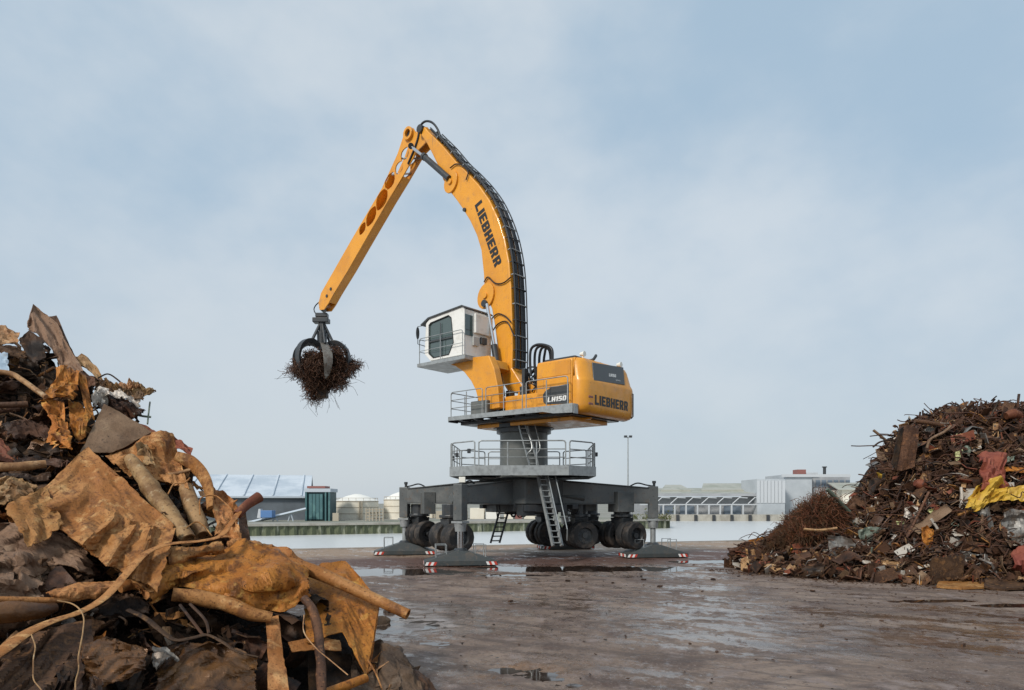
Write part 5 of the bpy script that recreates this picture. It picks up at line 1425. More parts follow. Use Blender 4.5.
sheet('scrap_sheet', 'greenish tan sheet right of the apex of the large tan sheet', 'scrap sheet', 'rust_tan', [(104, 455), (128, 446), (152, 436), (172, 434)], [(128, 480), (150, 478), (172, 484), (190, 490)], .06, 7, 36, dd=-.45, rag=.02, flute=(2.5, .06, .2))
sheet('scrap_sheet', 'pale crumpled patch of sheet between the tan sheets near the ridge', 'scrap sheet', 'weathered_tan', [(136, 446), (146, 443), (152, 452)], [(138, 462), (148, 465), (156, 468)], .06, 6, 37, dd=-.6, rag=.02)
sheet('scrap_sheet', 'dark red-brown folded lip along the ridge line', 'scrap sheet', 'rust_red', [(160, 434), (168, 432), (180, 441), (193, 449)], [(162, 446), (172, 448), (182, 452), (191, 455)], .05, 5, 38, dd=-.4, rag=.02)
sheet('scrap_sheet', 'tan sheet hanging under the folded ridge lip', 'scrap sheet', 'rust_tan', [(154, 440), (172, 450), (190, 458)], [(160, 478), (176, 488), (190, 486)], .08, 6, 39, dd=-.3, rag=.02, flute=(2, .06, .2))
pipe('scrap_roll', 'pale tan rolled sheet tube leaning against the large tan sheet', 'scrap roll', 'weathered_tan', [(130, 458), (150, 487), (168, 512), (188, 540)], [6, 8.5, 9, 7.5], dd=-.65, wob=.008, hollow=True, seg=18)
pipe('scrap_roll', 'tan vertical roll standing behind the strap', 'scrap roll', 'weathered_tan', [(186, 488), (194, 512), (203, 536)], [7.5, 8, 7.5], dd=-.35, wob=.008, hollow=True)
pipe('scrap_strap', 'wide tan curled strap arching along the right of the ridge', 'scrap strap', 'rust_tan', [(176, 456), (190, 462), (202, 474), (209, 490), (210, 508)], [5, 7, 7, 6, 4], dd=-.55, flat=.45, up=(0, 1, 0))
pipe('scrap_strap', 'second tan strap curling back below the arching strap', 'scrap strap', 'weathered_tan', [(168, 475), (180, 473), (192, 470), (198, 474)], [4, 4.5, 4, 3], dd=-.45, flat=.5)
sheet('scrap_sheet', 'brown torn sheet standing at the right shoulder of the heap', 'scrap sheet', 'rust_tan', [(210, 484), (222, 489), (233, 499), (238, 512)], [(212, 540), (220, 540), (230, 541), (240, 545)], .07, 6, 40, dd=-.45, rag=.03, flute=(2, .05, .1))
sheet('scrap_sheet', 'dark rusty post-like strip right of the torn shoulder sheet', 'scrap sheet', 'rust_brown', [(238, 508), (246, 510)], [(240, 548), (252, 548)], .03, 3, 41, dd=-.3, rag=.02)
sheet('scrap_sheet', 'folded tan channel lying under the strap at mid height', 'scrap sheet', 'rust_tan', [(166, 548), (195, 548), (222, 541)], [(168, 566), (196, 557), (226, 554)], .04, 4, 42, dd=-.7, rag=.02, belly=.12)
for i, pts in enumerate((((168, 494), (174, 484), (184, 483), (190, 478)), ((200, 515), (200, 500), (206, 496), (216, 496), (224, 502), (232, 510)), ((186, 528), (196, 522), (204, 526), (212, 536)))):
    pipe('scrap_wire', ('thin wire loop above the tan vertical roll', 'thin bent wire looping round the right shoulder', 'thin wire tangle at the lower end of the pale rolled tube')[i], 'wire', 'rust_tan', pts, .7, dd=-.8, seg=6)
# ragged strips at the upper right
rr_ = random.Random(77)
rag_labels = ['pale torn strip pointing right at the tip of the ragged cluster', 'tan torn strip in the middle of the ragged cluster', 'brownish torn strip at the left of the ragged cluster',
              'long pale torn strip along the bottom of the ragged cluster', 'small curled tan strip on top of the ragged cluster', 'white metal flap at the left root of the ragged cluster',
              'dark torn strip under the ragged cluster', 'tan split strip at the centre of the ragged cluster', 'pale crumpled sheet on top of the ragged cluster']
rag_pts = [([(124, 386), (140, 386), (158, 392)], [(122, 394), (140, 396), (154, 394)]), ([(108, 380), (125, 384), (140, 390)], [(108, 390), (124, 396), (138, 398)]),
           ([(94, 378), (105, 378), (116, 384)], [(94, 388), (105, 390), (114, 394)]), ([(96, 390), (120, 392), (142, 400)], [(98, 396), (120, 400), (140, 406)]),
           ([(126, 384), (134, 382), (142, 385)], [(126, 389), (134, 390), (142, 391)]), ([(90, 395), (104, 390), (108, 394)], [(93, 404), (102, 402), (106, 400)]),
           ([(110, 398), (128, 402), (146, 412)], [(112, 404), (128, 412), (142, 418)]), ([(118, 388), (130, 392), (146, 398)], [(120, 392), (130, 398), (144, 404)]),
           ([(104, 382), (120, 387), (133, 387)], [(106, 388), (120, 393), (134, 393)])]
for i, (t_, b_) in enumerate(rag_pts):
    sheet('scrap_strip', rag_labels[i], 'scrap strip', ['weathered_tan', 'weathered_tan', 'rust_brown', 'scrap_pale', 'weathered_tan', 'scrap_pale', 'rust_dark', 'scrap_taupe', 'weathered_tan'][i], t_, b_, .07, 7, 50 + i, dd=-.35 - .05 * (i % 3), rag=.09, res=22)
pipe('scrap_rod', 'thin rod hanging down from the ragged cluster against the sky', 'rod', 'scrap_green', [(150, 402), (149, 410), (147.5, 424)], .8, dd=-.3, seg=6)
pipe('scrap_rod', 'thin bent rod arching over the ragged cluster', 'rod', 'rust_dark', [(98, 378), (108, 374), (118, 380), (124, 386)], .8, dd=-.3, seg=6)
pipe('scrap_rod', 'short teal rod end poking from under the ragged cluster', 'rod', 'scrap_green', [(134, 414), (142, 416), (151, 417)], 1.2, dd=-.3, seg=6)
# left edge
pipe('scrap_pipe', 'tan conduit running down from the left edge towards the golden hood', 'scrap pipe', 'weathered_tan', [(-25, 371), (8, 373), (22, 380), (36, 390), (46, 397)], 2.6, dd=-.75)
pipe('scrap_pipe', 'grey-brown pipe lying level at the left edge', 'scrap pipe', 'rust_brown', [(-25, 405), (5, 405), (28, 404)], 3.0, dd=-.7)
pipe('scrap_pipe', 'thick tan pipe end at the left edge at mid height', 'scrap pipe', 'weathered_tan', [(-25, 468), (10, 468), (46, 465)], 4.6, dd=-.7, wob=.02, hollow=True)
sheet('scrap_sheet', 'pale tan crumpled sheet above the greenish flap', 'scrap sheet', 'weathered_tan', [(-20, 486), (12, 477), (28, 484), (38, 490)], [(-20, 506), (8, 505), (22, 500), (34, 496)], .06, 8, 61, dd=-.55, rag=.05, flute=(2, .04, 1.2))
sheet('scrap_sheet', 'dark sheet edge above the whitish crumpled sheet', 'scrap sheet', 'rust_dark', [(-20, 470), (20, 474), (52, 472)], [(-20, 480), (20, 480), (50, 480)], .04, 4, 62, dd=-.45)
sheet('scrap_sheet', 'dark curved plate under the thick tan pipe', 'scrap sheet', 'rust_dark', [(15, 452), (40, 456), (66, 464)], [(12, 462), (38, 466), (62, 472)], .05, 4, 63, dd=-.5)
sheet('scrap_sheet', 'black arched plate at the left of the golden hood', 'scrap sheet', 'rust_dark', [(0, 422), (25, 418), (50, 432)], [(10, 440), (30, 436), (56, 448)], .06, 5, 64, dd=-.35)
sheet('scrap_sheet', 'reddish plate corner at the left edge below the black plate', 'scrap sheet', 'rust_red', [(-20, 448), (0, 436), (18, 456)], [(-20, 466), (0, 462), (18, 464)], .03, 3, 65, dd=-.5)
# lower left
sheet('scrap_sheet', 'large creased brown sheet behind the greenish flap', 'scrap sheet', 'scrap_taupe', [(-30, 520), (20, 524), (60, 532), (86, 545)], [(-30, 562), (15, 562), (60, 572), (92, 580)], .04, 8, 66, dd=-.5, rag=.05, flute=(3, .10, .4))
sheet('scrap_sheet', 'crumpled taupe sheet at the left edge below the big creased sheet', 'scrap sheet', 'scrap_taupe', [(-30, 556), (12, 554), (30, 560), (48, 566)], [(-30, 602), (10, 600), (28, 602), (42, 598)], .06, 8, 67, dd=-.7, rag=.05, flute=(2.5, .10, 1.1))
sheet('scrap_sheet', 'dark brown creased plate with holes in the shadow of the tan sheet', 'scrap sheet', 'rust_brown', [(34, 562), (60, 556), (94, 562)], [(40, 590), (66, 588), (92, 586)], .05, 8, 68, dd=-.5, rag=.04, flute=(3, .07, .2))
sheet('scrap_sheet', 'leaf-shaped tan sheet edge just above the long strap', 'scrap sheet', 'rust_tan', [(46, 594), (75, 583), (105, 579), (122, 580)], [(54, 597), (80, 600), (102, 596), (112, 590)], .03, 3, 69, dd=-.8, rag=.02, belly=.1)
pipe('scrap_pipe', 'rusty tube edge running level from the left side to the strap', 'scrap pipe', 'rust_tan', [(-30, 599), (20, 600), (60, 600), (92, 596)], [3.5, 3.5, 3, 2.2], dd=-.82)
pipe('scrap_roll', 'wet shiny dark orange roll at the left under the level tube', 'scrap roll', 'rust_wet', [(-30, 616), (10, 613), (38, 610), (56, 606)], [11, 10.5, 9, 5], dd=-.75, wob=.03, seg=20)
sheet('scrap_sheet', 'large dark brown panel in the bottom left corner', 'scrap sheet', 'rust_brown', [(-40, 668), (10, 645), (50, 628), (92, 620)], [(-40, 740), (10, 740), (50, 740), (96, 740)], .04, 5, 70, dd=-.75, rag=.03, flute=(5, .05, .9))
sheet('scrap_sheet', 'wet orange ribbed sheet with shiny streaks, near the bottom left', 'scrap sheet', 'rust_wet', [(80, 646), (98, 640), (120, 640), (148, 650)], [(86, 678), (102, 686), (122, 682), (144, 670)], .02, 8, 71, dd=-.85, rag=.03, belly=.1, flute=(5, .045, 1.2))
sheet('scrap_sheet', 'small wet orange fragment below the ribbed sheet', 'scrap sheet', 'rust_wet', [(88, 676), (102, 678)], [(88, 695), (104, 697)], .03, 4, 72, dd=-.9)
sheet('scrap_sheet', 'wet dark sheet with pale streaks at the bottom centre of the heap', 'scrap sheet', 'rust_wet', [(160, 655), (185, 642), (210, 640), (235, 650), (258, 658)], [(150, 715), (185, 715), (210, 715), (235, 712), (255, 706)], .04, 8, 73, dd=-.65, rag=.04, flute=(4, .07, 1.0))
sheet('scrap_sheet', 'dark wet sheet at the very bottom left of the ribbed sheet', 'scrap sheet', 'rust_dark', [(55, 660), (75, 654), (92, 664)], [(50, 720), (75, 720), (96, 715)], .06, 7, 74, dd=-.8, flute=(2, .04, .5))
sheet('scrap_strip', 'small grey bent metal tab under the thin brown ribbon', 'scrap strip', 'scrap_grey', [(154, 638), (168, 640), (182, 654)], [(151, 669), (156, 672), (162, 664)], .05, 5, 75, dd=-.85)
pipe('scrap_strap', 'thin brown ribbon of steel crossing the dark gap near the bottom', 'scrap strap', 'rust_brown', [(128, 610), (145, 618), (160, 630), (175, 640), (192, 638), (207, 635), (222, 642), (238, 652), (258, 657)], [4, 4.5, 4, 3.5, 3, 3, 3, 2.6, 2], dd=-.85, flat=.4)
pipe('scrap_rod', 'thin rod leaning from the rolled tube down to the ribbon', 'rod', 'rust_dark', [(180, 605), (190, 618), (203, 635)], 1.6, dd=-.7, seg=6)
pipe('scrap_rod', 'second thin rod beside the leaning rod under the rolled tube', 'rod', 'rust_dark', [(190, 604), (205, 620), (209, 634)], 1.6, dd=-.72, seg=6)
pipe('scrap_wire', 'thin wire hanging from the strap to the bottom of the picture', 'wire', 'weathered_tan', [(58, 600), (72, 604), (84, 617), (83, 632), (80, 648), (77, 670), (75, 700)], .7, dd=-1.1, seg=6, wob=.02)
pipe('scrap_wire', 'thin tan wire hanging in front of the dark bottom left panel', 'wire', 'weathered_tan', [(31, 634), (34, 648), (33, 674), (42, 692)], .65, dd=-1.1, seg=6, wob=.02)
pipe('scrap_wire', 'thin wire curling in front of the orange box opening', 'wire', 'weathered_tan', [(304, 615), (304, 632), (316, 648), (330, 660), (348, 675)], .6, dd=-.9, seg=6)
pipe('scrap_rod', 'thin twig-like rod leaning on the muddy slab', 'rod', 'rust_tan', [(368, 660), (376, 674), (384, 694)], .9, dd=-.35, seg=6)
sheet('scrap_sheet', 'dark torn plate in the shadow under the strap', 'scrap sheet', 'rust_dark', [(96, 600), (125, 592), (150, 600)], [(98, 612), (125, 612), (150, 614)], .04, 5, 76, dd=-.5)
pipe('scrap_pipe', 'tan pipe end poking out under the large tan sheet, right of the strap', 'scrap pipe', 'rust_tan', [(120, 588), (133, 584), (146, 586)], [5, 6, 6.5], dd=-.55)
sheet('scrap_sheet', 'tan sheet hanging down between the large sheet and the tank skin', 'scrap sheet', 'rust_tan', [(132, 560), (146, 556), (162, 562)], [(140, 590), (148, 596), (158, 590)], .06, 5, 77, dd=-.62, rag=.03)

# ------------------------------------------------------------------ small scrap: shared shapes
def proto_meshes():
    out = {}
    def local(mb, nm, sm=40):
        o = mb.build(nm, MAT['rust_dark'], None, smooth=sm, loc=(0, 0, 0)); me = o.data
        bpy.data.objects.remove(o); return me
    def flat_plate(seed, w, h, amp, folds=6, n=12):
        f = crumple_fn(seed, folds, amp, 1, h / w); mb = MB(); r = random.Random(seed)
        V = []
        for s_ in (0, -.012):
            for j in range(n):
                for i in range(n):
                    u, v = i / (n - 1), j / (n - 1)
                    ed = 1 if min(u, 1 - u, v, 1 - v) < 1e-6 else 0
                    q = Vector((u * 7, v * 7, seed * 3.1)); k = 1 - ed * .3 * abs(noise.noise(q)) * 2
                    V.append(Vector(((u - .5) * w * k, (v - .5) * h * k, f(u, v) + s_)))
        N = n * n; Fc = []
        for j in range(n - 1):
            for i in range(n - 1):
                q = (j * n + i, j * n + i + 1, (j + 1) * n + i + 1, (j + 1) * n + i); Fc += [q, tuple(k + N for k in reversed(q))]
        bd = list(range(n)) + [j * n + n - 1 for j in range(1, n)] + [(n - 1) * n + i for i in range(n - 2, -1, -1)] + [j * n for j in range(n - 2, 0, -1)]
        for a, b in zip(bd, bd[1:] + bd[:1]): Fc.append((a, b, b + N, a + N))
        mb.add(V, Fc); return mb
    out['scrap_plate'] = [local(flat_plate(s, 1.0, .7, .13), 'scrap_plate') for s in (1, 2, 3, 4)]
    out['scrap_strip'] = [local(flat_plate(s, 1.3, .22, .12, 5), 'scrap_strip') for s in (5, 6, 7, 8)]
    L = []
    for s in range(4):
        r = random.Random(s + 40); pts = [Vector((-.6, 0, 0)), Vector((-.2, r.uniform(-.15, .15), r.uniform(-.1, .1))), Vector((.2, r.uniform(-.2, .2), r.uniform(-.2, .2))), Vector((.65, r.uniform(-.3, .3), r.uniform(-.2, .2)))]
        mb = MB(); mb.tube(smooth_path(pts, 5), .035 + .02 * (s % 2), 7); L.append(local(mb, 'scrap_rod'))
    out['scrap_rod'] = L
    L = []
    for s in range(3):
        mb = MB(); rad = .07 + .05 * s; mb.tube([Vector((-.5, 0, 0)), Vector((-.1, .02, 0)), Vector((.5, .04 * s, 0))], rad, 12, hollow=True); L.append(local(mb, 'scrap_pipe'))
    out['scrap_pipe'] = L
    L = []
    for s in range(2):
        mb = MB(); w = .14 + .06 * s; mb.plate([[(-w, -w), (w, -w), (w, -w + .03), (-w + .03, -w + .03), (-w + .03, w), (-w, w)]], -.6, .6, lambda x, y, h: Vector((h, x, y))); L.append(local(mb, 'scrap_angle_bar', 20))
        mb = MB(); mb.plate([[(-w, -w), (w, -w), (w, -w + .03), (-w + .03, -w + .03), (-w + .03, w - .03), (w, w - .03), (w, w), (-w, w)]], -.5, .5, lambda x, y, h: Vector((h, x, y * .6))); L.append(local(mb, 'scrap_channel', 20))
    out['scrap_bar'] = L
    L = []
    for s in range(3):
        r = random.Random(s + 90); mb = MB(); pts = []
        for k in range(16):
            t = k * .55; pts.append(Vector((math.cos(t) * (.3 + .02 * k * r.uniform(.4, 1)), math.sin(t) * .28, .03 * k - .2 + r.uniform(-.05, .05))))
        mb.tube(smooth_path(pts, 3), .022, 5); L.append(local(mb, 'wire_coil'))
    out['wire_coil'] = L
    L = []
    for s in range(3):
        f = crumple_fn(200 + s, 5, .12); n = 14; mb = MB()
        for j in range(n):
            for i in range(n):
                u, v = i / (n - 1), j / (n - 1); t = (v - .5) * 3.4; rr2 = .3 + f(u, v) * .5
                mb.v.append(Vector(((u - .5) * .8, rr2 * math.sin(t), rr2 * math.cos(t))))
        for j in range(n - 1):
            for i in range(n - 1): mb.f.append((j * n + i, j * n + i + 1, (j + 1) * n + i + 1, (j + 1) * n + i))
        L.append(local(mb, 'curled_sheet', 45))
    out['curled_sheet'] = L
    return out
PROTO = proto_meshes()
SHAPE_WORDS = {'scrap_plate': 'crumpled plate', 'scrap_strip': 'bent strip', 'scrap_rod': 'bent rod', 'scrap_pipe': 'short pipe', 'scrap_bar': 'steel section', 'wire_coil': 'wire coil', 'curled_sheet': 'curled sheet'}
CAT_WORDS = {'scrap_plate': 'scrap plate', 'scrap_strip': 'scrap strip', 'scrap_rod': 'rod', 'scrap_pipe': 'scrap pipe', 'scrap_bar': 'scrap bar', 'wire_coil': 'wire coil', 'curled_sheet': 'scrap sheet'}
COLOUR_WORDS = {'rust_dark': 'dark', 'rust_brown': 'brown rusty', 'rust_tan': 'tan rusty', 'rust_orange': 'orange rusty', 'rust_red': 'red-brown', 'weathered_tan': 'pale tan', 'scrap_grey': 'grey', 'scrap_pale': 'whitish',
                'scrap_taupe': 'grey-brown', 'scrap_green': 'dull green', 'scrap_yellow': 'yellow', 'rust_wet': 'wet shiny brown', 'scrap_lime': 'lime green', 'scrap_blue': 'pale blue'}
MESHMAT = {}
MARK_L = [('peak sheet', 52, 335), ('black disc', 32, 348), ('golden hood', 62, 385), ('flat grey-brown panel', 118, 430), ('ragged cluster', 128, 392), ('big tan sheet', 105, 510), ('greenish flap', 33, 520),
          ('pale rolled tube', 160, 500), ('vertical tan roll', 195, 512), ('arching strap', 200, 475), ('dented tank skin', 230, 575), ('brown rolled tube', 215, 603), ('orange box', 345, 610), ('box opening', 330, 665),
          ('hanging tan strip', 275, 655), ('wet ribbed sheet', 112, 662), ('wet streaked sheet', 210, 680), ('dark bottom left panel', 30, 670), ('wet orange roll', 10, 612), ('taupe sheet', 15, 578),
          ('thick tan pipe', 20, 467), ('black arched plate', 30, 430), ('tan conduit', 20, 380), ('whitish sheet', 12, 494), ('muddy slab', 390, 670), ('grey metal tab', 162, 655), ('thin brown ribbon', 190, 640),
          ('folded ridge lip', 176, 442), ('torn shoulder sheet', 224, 515), ('left picture edge', -40, 520), ('long strap', 70, 615), ('creased sheet with holes', 65, 575)]
MARK_R = [('standing brown plate', 906, 448), ('upper lime scrap', 960, 438), ('lower lime scrap', 959, 456), ('red-brown duct', 990, 470), ('big yellow sheet', 986, 496), ('far yellow corner', 1018, 494), ('grey steel sheet', 1016, 532),
          ('rusty box side', 948, 568), ('pale flat plate', 964, 581), ('orange standing piece', 927, 540), ('whitish bag', 912, 514), ('black drum', 877, 486), ('dented red can', 920, 484), ('orange can on the crest', 1013, 414),
          ('upright corner rod', 1018, 403), ('silver slanting rod', 938, 532), ('dull grey panel', 842, 548), ('grey-green panel', 870, 539), ('pale bent lath', 898, 567), ('white square fragment', 881, 546), ('orange foot sheet', 764, 544),
          ('dark tip plate', 742, 555), ('wire tangle', 806, 520), ('leaning channel', 838, 500), ('pale level rod', 820, 530), ('yellowish low strip', 800, 550), ('crest pipe', 930, 423), ('board at the far foot', 1008, 581),
          ('right picture edge', 1040, 520), ('white tile', 930, 505), ('red drum side', 1020, 560), ('yellow bent strip', 883, 476), ('grey arched rod', 937, 436)]
USED = set()
def place_words(loc, marks, heap):
    px, py = 512 + F * loc.x / loc.y, YH - F * (loc.z - HC) / loc.y
    ms = sorted(marks, key=lambda m: math.hypot(m[1] - px, m[2] - py))
    def rel(m):
        dx, dy = px - m[1], py - m[2]
        if math.hypot(dx, dy) < 7: return 'against the ' + m[0]
        if abs(dx) > 2.2 * abs(dy): return ('right of the ' if dx > 0 else 'left of the ') + m[0]
        if abs(dy) > 2.2 * abs(dx): return ('below the ' if dy > 0 else 'above the ') + m[0]
        return ('lower ' if dy > 0 else 'upper ') + ('right of the ' if dx > 0 else 'left of the ') + m[0]
    yield rel(ms[0])
    for a in ms[1:9]: yield rel(ms[0]) + ', ' + rel(a)
    yield rel(ms[0]) + ' ' + heap
def loose(kind, idx, m, loc, rot, scale, where, grp):
    key = (kind, idx, m)
    if key not in MESHMAT:
        me = PROTO[kind][idx].copy(); me.materials.clear(); me.materials.append(MAT[m]); MESHMAT[key] = me
    me = MESHMAT[key]
    o = bpy.data.objects.new(me.name.split('.')[0], me); COL.objects.link(o)
    o.location = loc; o.rotation_euler = rot; o.scale = scale
    sz = 'small ' if scale[0] < .45 else ('large ' if scale[0] > .85 else '')
    for pw in place_words(Vector(loc), MARK_L if grp == 'left heap' else MARK_R, where):
        lab = '%s%s %s %s' % (sz, COLOUR_WORDS[m], SHAPE_WORDS[kind], pw)
        if lab not in USED and len(lab.split()) <= 16: break
    USED.add(lab)
    tag(o, lab, CAT_WORDS[kind], 'loose small scrap ' + where)
    return o

# left heap filling
rnd = random.Random(21)
kinds = ['scrap_plate', 'scrap_plate', 'scrap_plate', 'scrap_strip', 'scrap_strip', 'scrap_rod', 'scrap_rod', 'scrap_pipe', 'scrap_bar', 'curled_sheet', 'curled_sheet', 'wire_coil']
mats_l = ['rust_dark'] * 5 + ['rust_brown'] * 5 + ['rust_tan'] * 3 + ['scrap_taupe'] * 2 + ['rust_wet'] * 2 + ['rust_orange'] * 2
cnt = 0
while cnt < 235:
    x, y = rnd.uniform(-16, 425), rnd.uniform(330, 700)
    if y < sil(x) + 6: continue
    if x > 300 and y > 600 and x > 380: continue
    k = rnd.choice(kinds); m_ = rnd.choice(mats_l)
    if y < 460 and rnd.random() < .3: m_ = rnd.choice(['rust_brown', 'weathered_tan', 'rust_tan'])
    if 282 < x < 368 and y > 628: continue
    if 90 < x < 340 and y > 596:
        m_ = 'rust_dark'  # dark scrap only: shade of the void is put into the colour
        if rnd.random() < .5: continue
    Yd = YB(x, y) + rnd.uniform(-.28, .12)
    s_ = rnd.uniform(.28, .75)
    if y < sil(x) + 25: s_ *= .6
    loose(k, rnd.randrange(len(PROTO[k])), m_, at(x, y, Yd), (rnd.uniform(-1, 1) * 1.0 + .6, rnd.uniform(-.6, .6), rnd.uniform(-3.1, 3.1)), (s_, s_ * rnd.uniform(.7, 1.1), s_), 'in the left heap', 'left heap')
    cnt += 1

def shards(name, label, placer, n, mats_n, seed, smin, smax):
    """thousands of slivers too small to pick apart, joined"""
    r = random.Random(seed)
    for m_, frac in mats_n:
        mb = MB(); V, Fc = [], []
        for k in range(int(n * frac)):
            p = placer(r)
            if p is None: continue
            s_ = smin + (smax - smin) * r.random() ** 2.2
            d = Vector((r.gauss(0, 1), r.gauss(0, 1), r.gauss(0, .8))).normalized(); e2 = Vector((r.gauss(0, 1), r.gauss(0, 1), r.gauss(0, 1))); w = d.cross(e2).normalized(); h = d.cross(w)
            asp = r.choice((.06, .1, .25, .5)); b_ = len(V); bend = h * s_ * r.uniform(-.35, .35)
            q = [p - d * s_ * .5 - w * s_ * asp * .5, p - d * s_ * .5 + w * s_ * asp * .5, p + bend + w * s_ * asp * .5, p + bend - w * s_ * asp * .5, p + d * s_ * .5 + w * s_ * asp * .4 - bend * .3, p + d * s_ * .5 - w * s_ * asp * .5]
            t = h * max(.006, s_ * .03)
            V += q + [a + t for a in q]
            for a in ((0, 1, 2, 3), (3, 2, 4, 5)): Fc += [tuple(b_ + i for i in a), tuple(b_ + 6 + i for i in reversed(a))]
            for a, c in ((0, 1), (1, 2), (2, 4), (4, 5), (5, 3), (3, 0)): Fc.append((b_ + a, b_ + c, b_ + 6 + c, b_ + 6 + a))
        mb.v, mb.f = V, Fc
        o = mb.build(name, MAT[m_], None, recalc=False)
        tag(o, label % COLOUR_WORDS[m_], 'small scrap', kind='stuff')
def place_left(r):
    x, y = r.uniform(-110, 428), r.uniform(325, 720)
    if y < sil(x) + 2: return None
    if 285 < x < 362 and y > 634: return None
    if 90 < x < 340 and y > 600 and r.random() < .6: return None
    p = at(x, y, YB(x, y) + r.uniform(-.15, .3)); return p if p.z > .02 else None
shards('scrap_fines', '%s slivers and fragments filling the gaps of the left heap', place_left, 5200, [('rust_dark', .5), ('rust_brown', .28), ('rust_tan', .1), ('weathered_tan', .08), ('scrap_grey', .04)], 5, .06, .42)

# ------------------------------------------------------------------ right heap
def interp(tab, x):
    if x <= tab[0][0]: return tab[0][1]
    for a, b in zip(tab, tab[1:]):
        if x <= b[0]: return a[1] + (b[1] - a[1]) * (x - a[0]) / (b[0] - a[0])
    return tab[-1][1]
TOPR = [(8.0, 0), (8.7, .35), (9.6, .8), (10.4, 1.1), (11.7, 1.5), (12.8, 2.1), (13.4, 3.1), (13.9, 3.95), (14.5, 4.75), (15.1, 5.2), (16.0, 5.6), (17, 5.7), (18.7, 5.65), (21, 5.6), (24, 4), (27, 1.5), (29, 0)]
FOOT = [(7.5, 25.2), (8.3, 23.8), (9.4, 22.3), (11.6, 20.9), (14.5, 19.9), (18, 19.2), (24, 20), (29, 24)]
def right_h(X, Y, cap=True):
    top, yf = interp(TOPR, X), interp(FOOT, X); yr = 25.2
    if Y <= yf: h = -.3
    elif Y <= yr:
        t = (Y - yf) / max(.2, yr - yf); h = top * (1 - (1 - t) ** 1.55)
    elif Y < 27: h = top
    else: h = top - (Y - 27) * .9
    if h > -.2: h += .16 * noise.noise((X * 1.3, Y * 1.3, 5)) + .12 * noise.noise((X * 3.2, Y * 3.2, 8))
    return h
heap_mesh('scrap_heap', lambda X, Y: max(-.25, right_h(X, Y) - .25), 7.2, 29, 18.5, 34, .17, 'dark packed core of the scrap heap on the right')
def on_right(r, xlo=8.25, xhi=24, front=True):
    for _ in range(30):
        X = r.uniform(xlo, xhi); yf = interp(FOOT, X)
        Y = r.uniform(yf - .35, 26.3)
        h = right_h(X, Y)
        if Y < yf: h = .03
        if h < -.1: continue
        return Vector((X, Y, max(.03, h)))
    return None
rnd = random.Random(33)
mats_r = ['rust_dark'] * 12 + ['rust_brown'] * 6 + ['rust_red'] * 1 + ['weathered_tan'] * 1 + ['scrap_taupe'] * 2 + ['scrap_grey'] * 2 + ['scrap_green'] + ['rust_tan'] + ['scrap_pale']
kinds_r = ['scrap_plate', 'scrap_plate', 'scrap_strip', 'scrap_strip', 'scrap_strip', 'scrap_rod', 'scrap_rod', 'scrap_rod', 'scrap_pipe', 'scrap_bar', 'curled_sheet', 'wire_coil', 'wire_coil']
for k_ in range(270):
    p = on_right(rnd, xhi=19.6)
    if 512 + F * p.x / p.y > 1034: continue
    k = rnd.choice(kinds_r); m_ = rnd.choice(mats_r)
    s_ = rnd.uniform(.38, .98)
    if k_ % 6 == 0: k = rnd.choice(['scrap_rod', 'scrap_bar', 'scrap_strip', 'scrap_rod', 'curled_sheet']); s_ = rnd.uniform(1.1, 1.9)
    elif k in ('scrap_rod', 'scrap_strip', 'scrap_bar'): s_ *= 1.25
    if p.z < .3: s_ *= .7
    if m_ in ('scrap_pale', 'scrap_grey', 'rust_tan', 'weathered_tan', 'scrap_green'): s_ = min(s_, .62)
    if p.z > 4.6: s_ = min(s_, .8)
    loose(k, rnd.randrange(len(PROTO[k])), m_, p + Vector((0, -.05, .06)), (rnd.uniform(-.3, 1.3), rnd.uniform(-.7, .7), rnd.uniform(-3.1, 3.1)), (s_, s_ * rnd.uniform(.4, .9), s_ * .8), 'in the right heap', 'right heap')
def place_right(r):
    p = on_right(r); return p + Vector((r.gauss(0, .05), r.gauss(0, .08), r.uniform(-.05, .22))) if p else None
shards('scrap_fines', '%s slivers and fragments covering the right heap', place_right, 17000, [('rust_dark', .52), ('rust_brown', .24), ('rust_red', .035), ('scrap_taupe', .07), ('rust_tan', .03), ('scrap_grey', .04), ('scrap_pale', .028), ('weathered_tan', .05)], 6, .10, .75)
# wires and rods trailing down the slope
rnd = random.Random(44)
mb = MB()
for k in range(1700):
    p = on_right(rnd)
    if p is None: continue
    L_ = rnd.uniform(.4, 1.5); a = rnd.uniform(0, 6.28); d = Vector((math.cos(a), math.sin(a) * .6, rnd.uniform(-.5, .35)))
    q = [p + Vector((0, -.1, .12)), p + d * L_ * .33 + Vector((rnd.gauss(0, .12), -.12, .2 + rnd.gauss(0, .12))), p + d * L_ * .66 + Vector((rnd.gauss(0, .15), -.15, .12 + rnd.gauss(0, .12))), p + d * L_ + Vector((0, -.1, .05))]
    for v in q: v.z = max(v.z, right_h(v.x, v.y) + .06, .03)
    if right_h(q[-1].x, q[-1].y) < .15 or right_h(q[2].x, q[2].y) < .15: continue
    mb.tube(smooth_path(q, 3), rnd.uniform(.010, .024), 4)
tag(mb.build('tangled_wire', MAT['rust_dark'], recalc=False), 'tangle of dark wire and thin rods spread over the right heap', 'small scrap', kind='stuff')

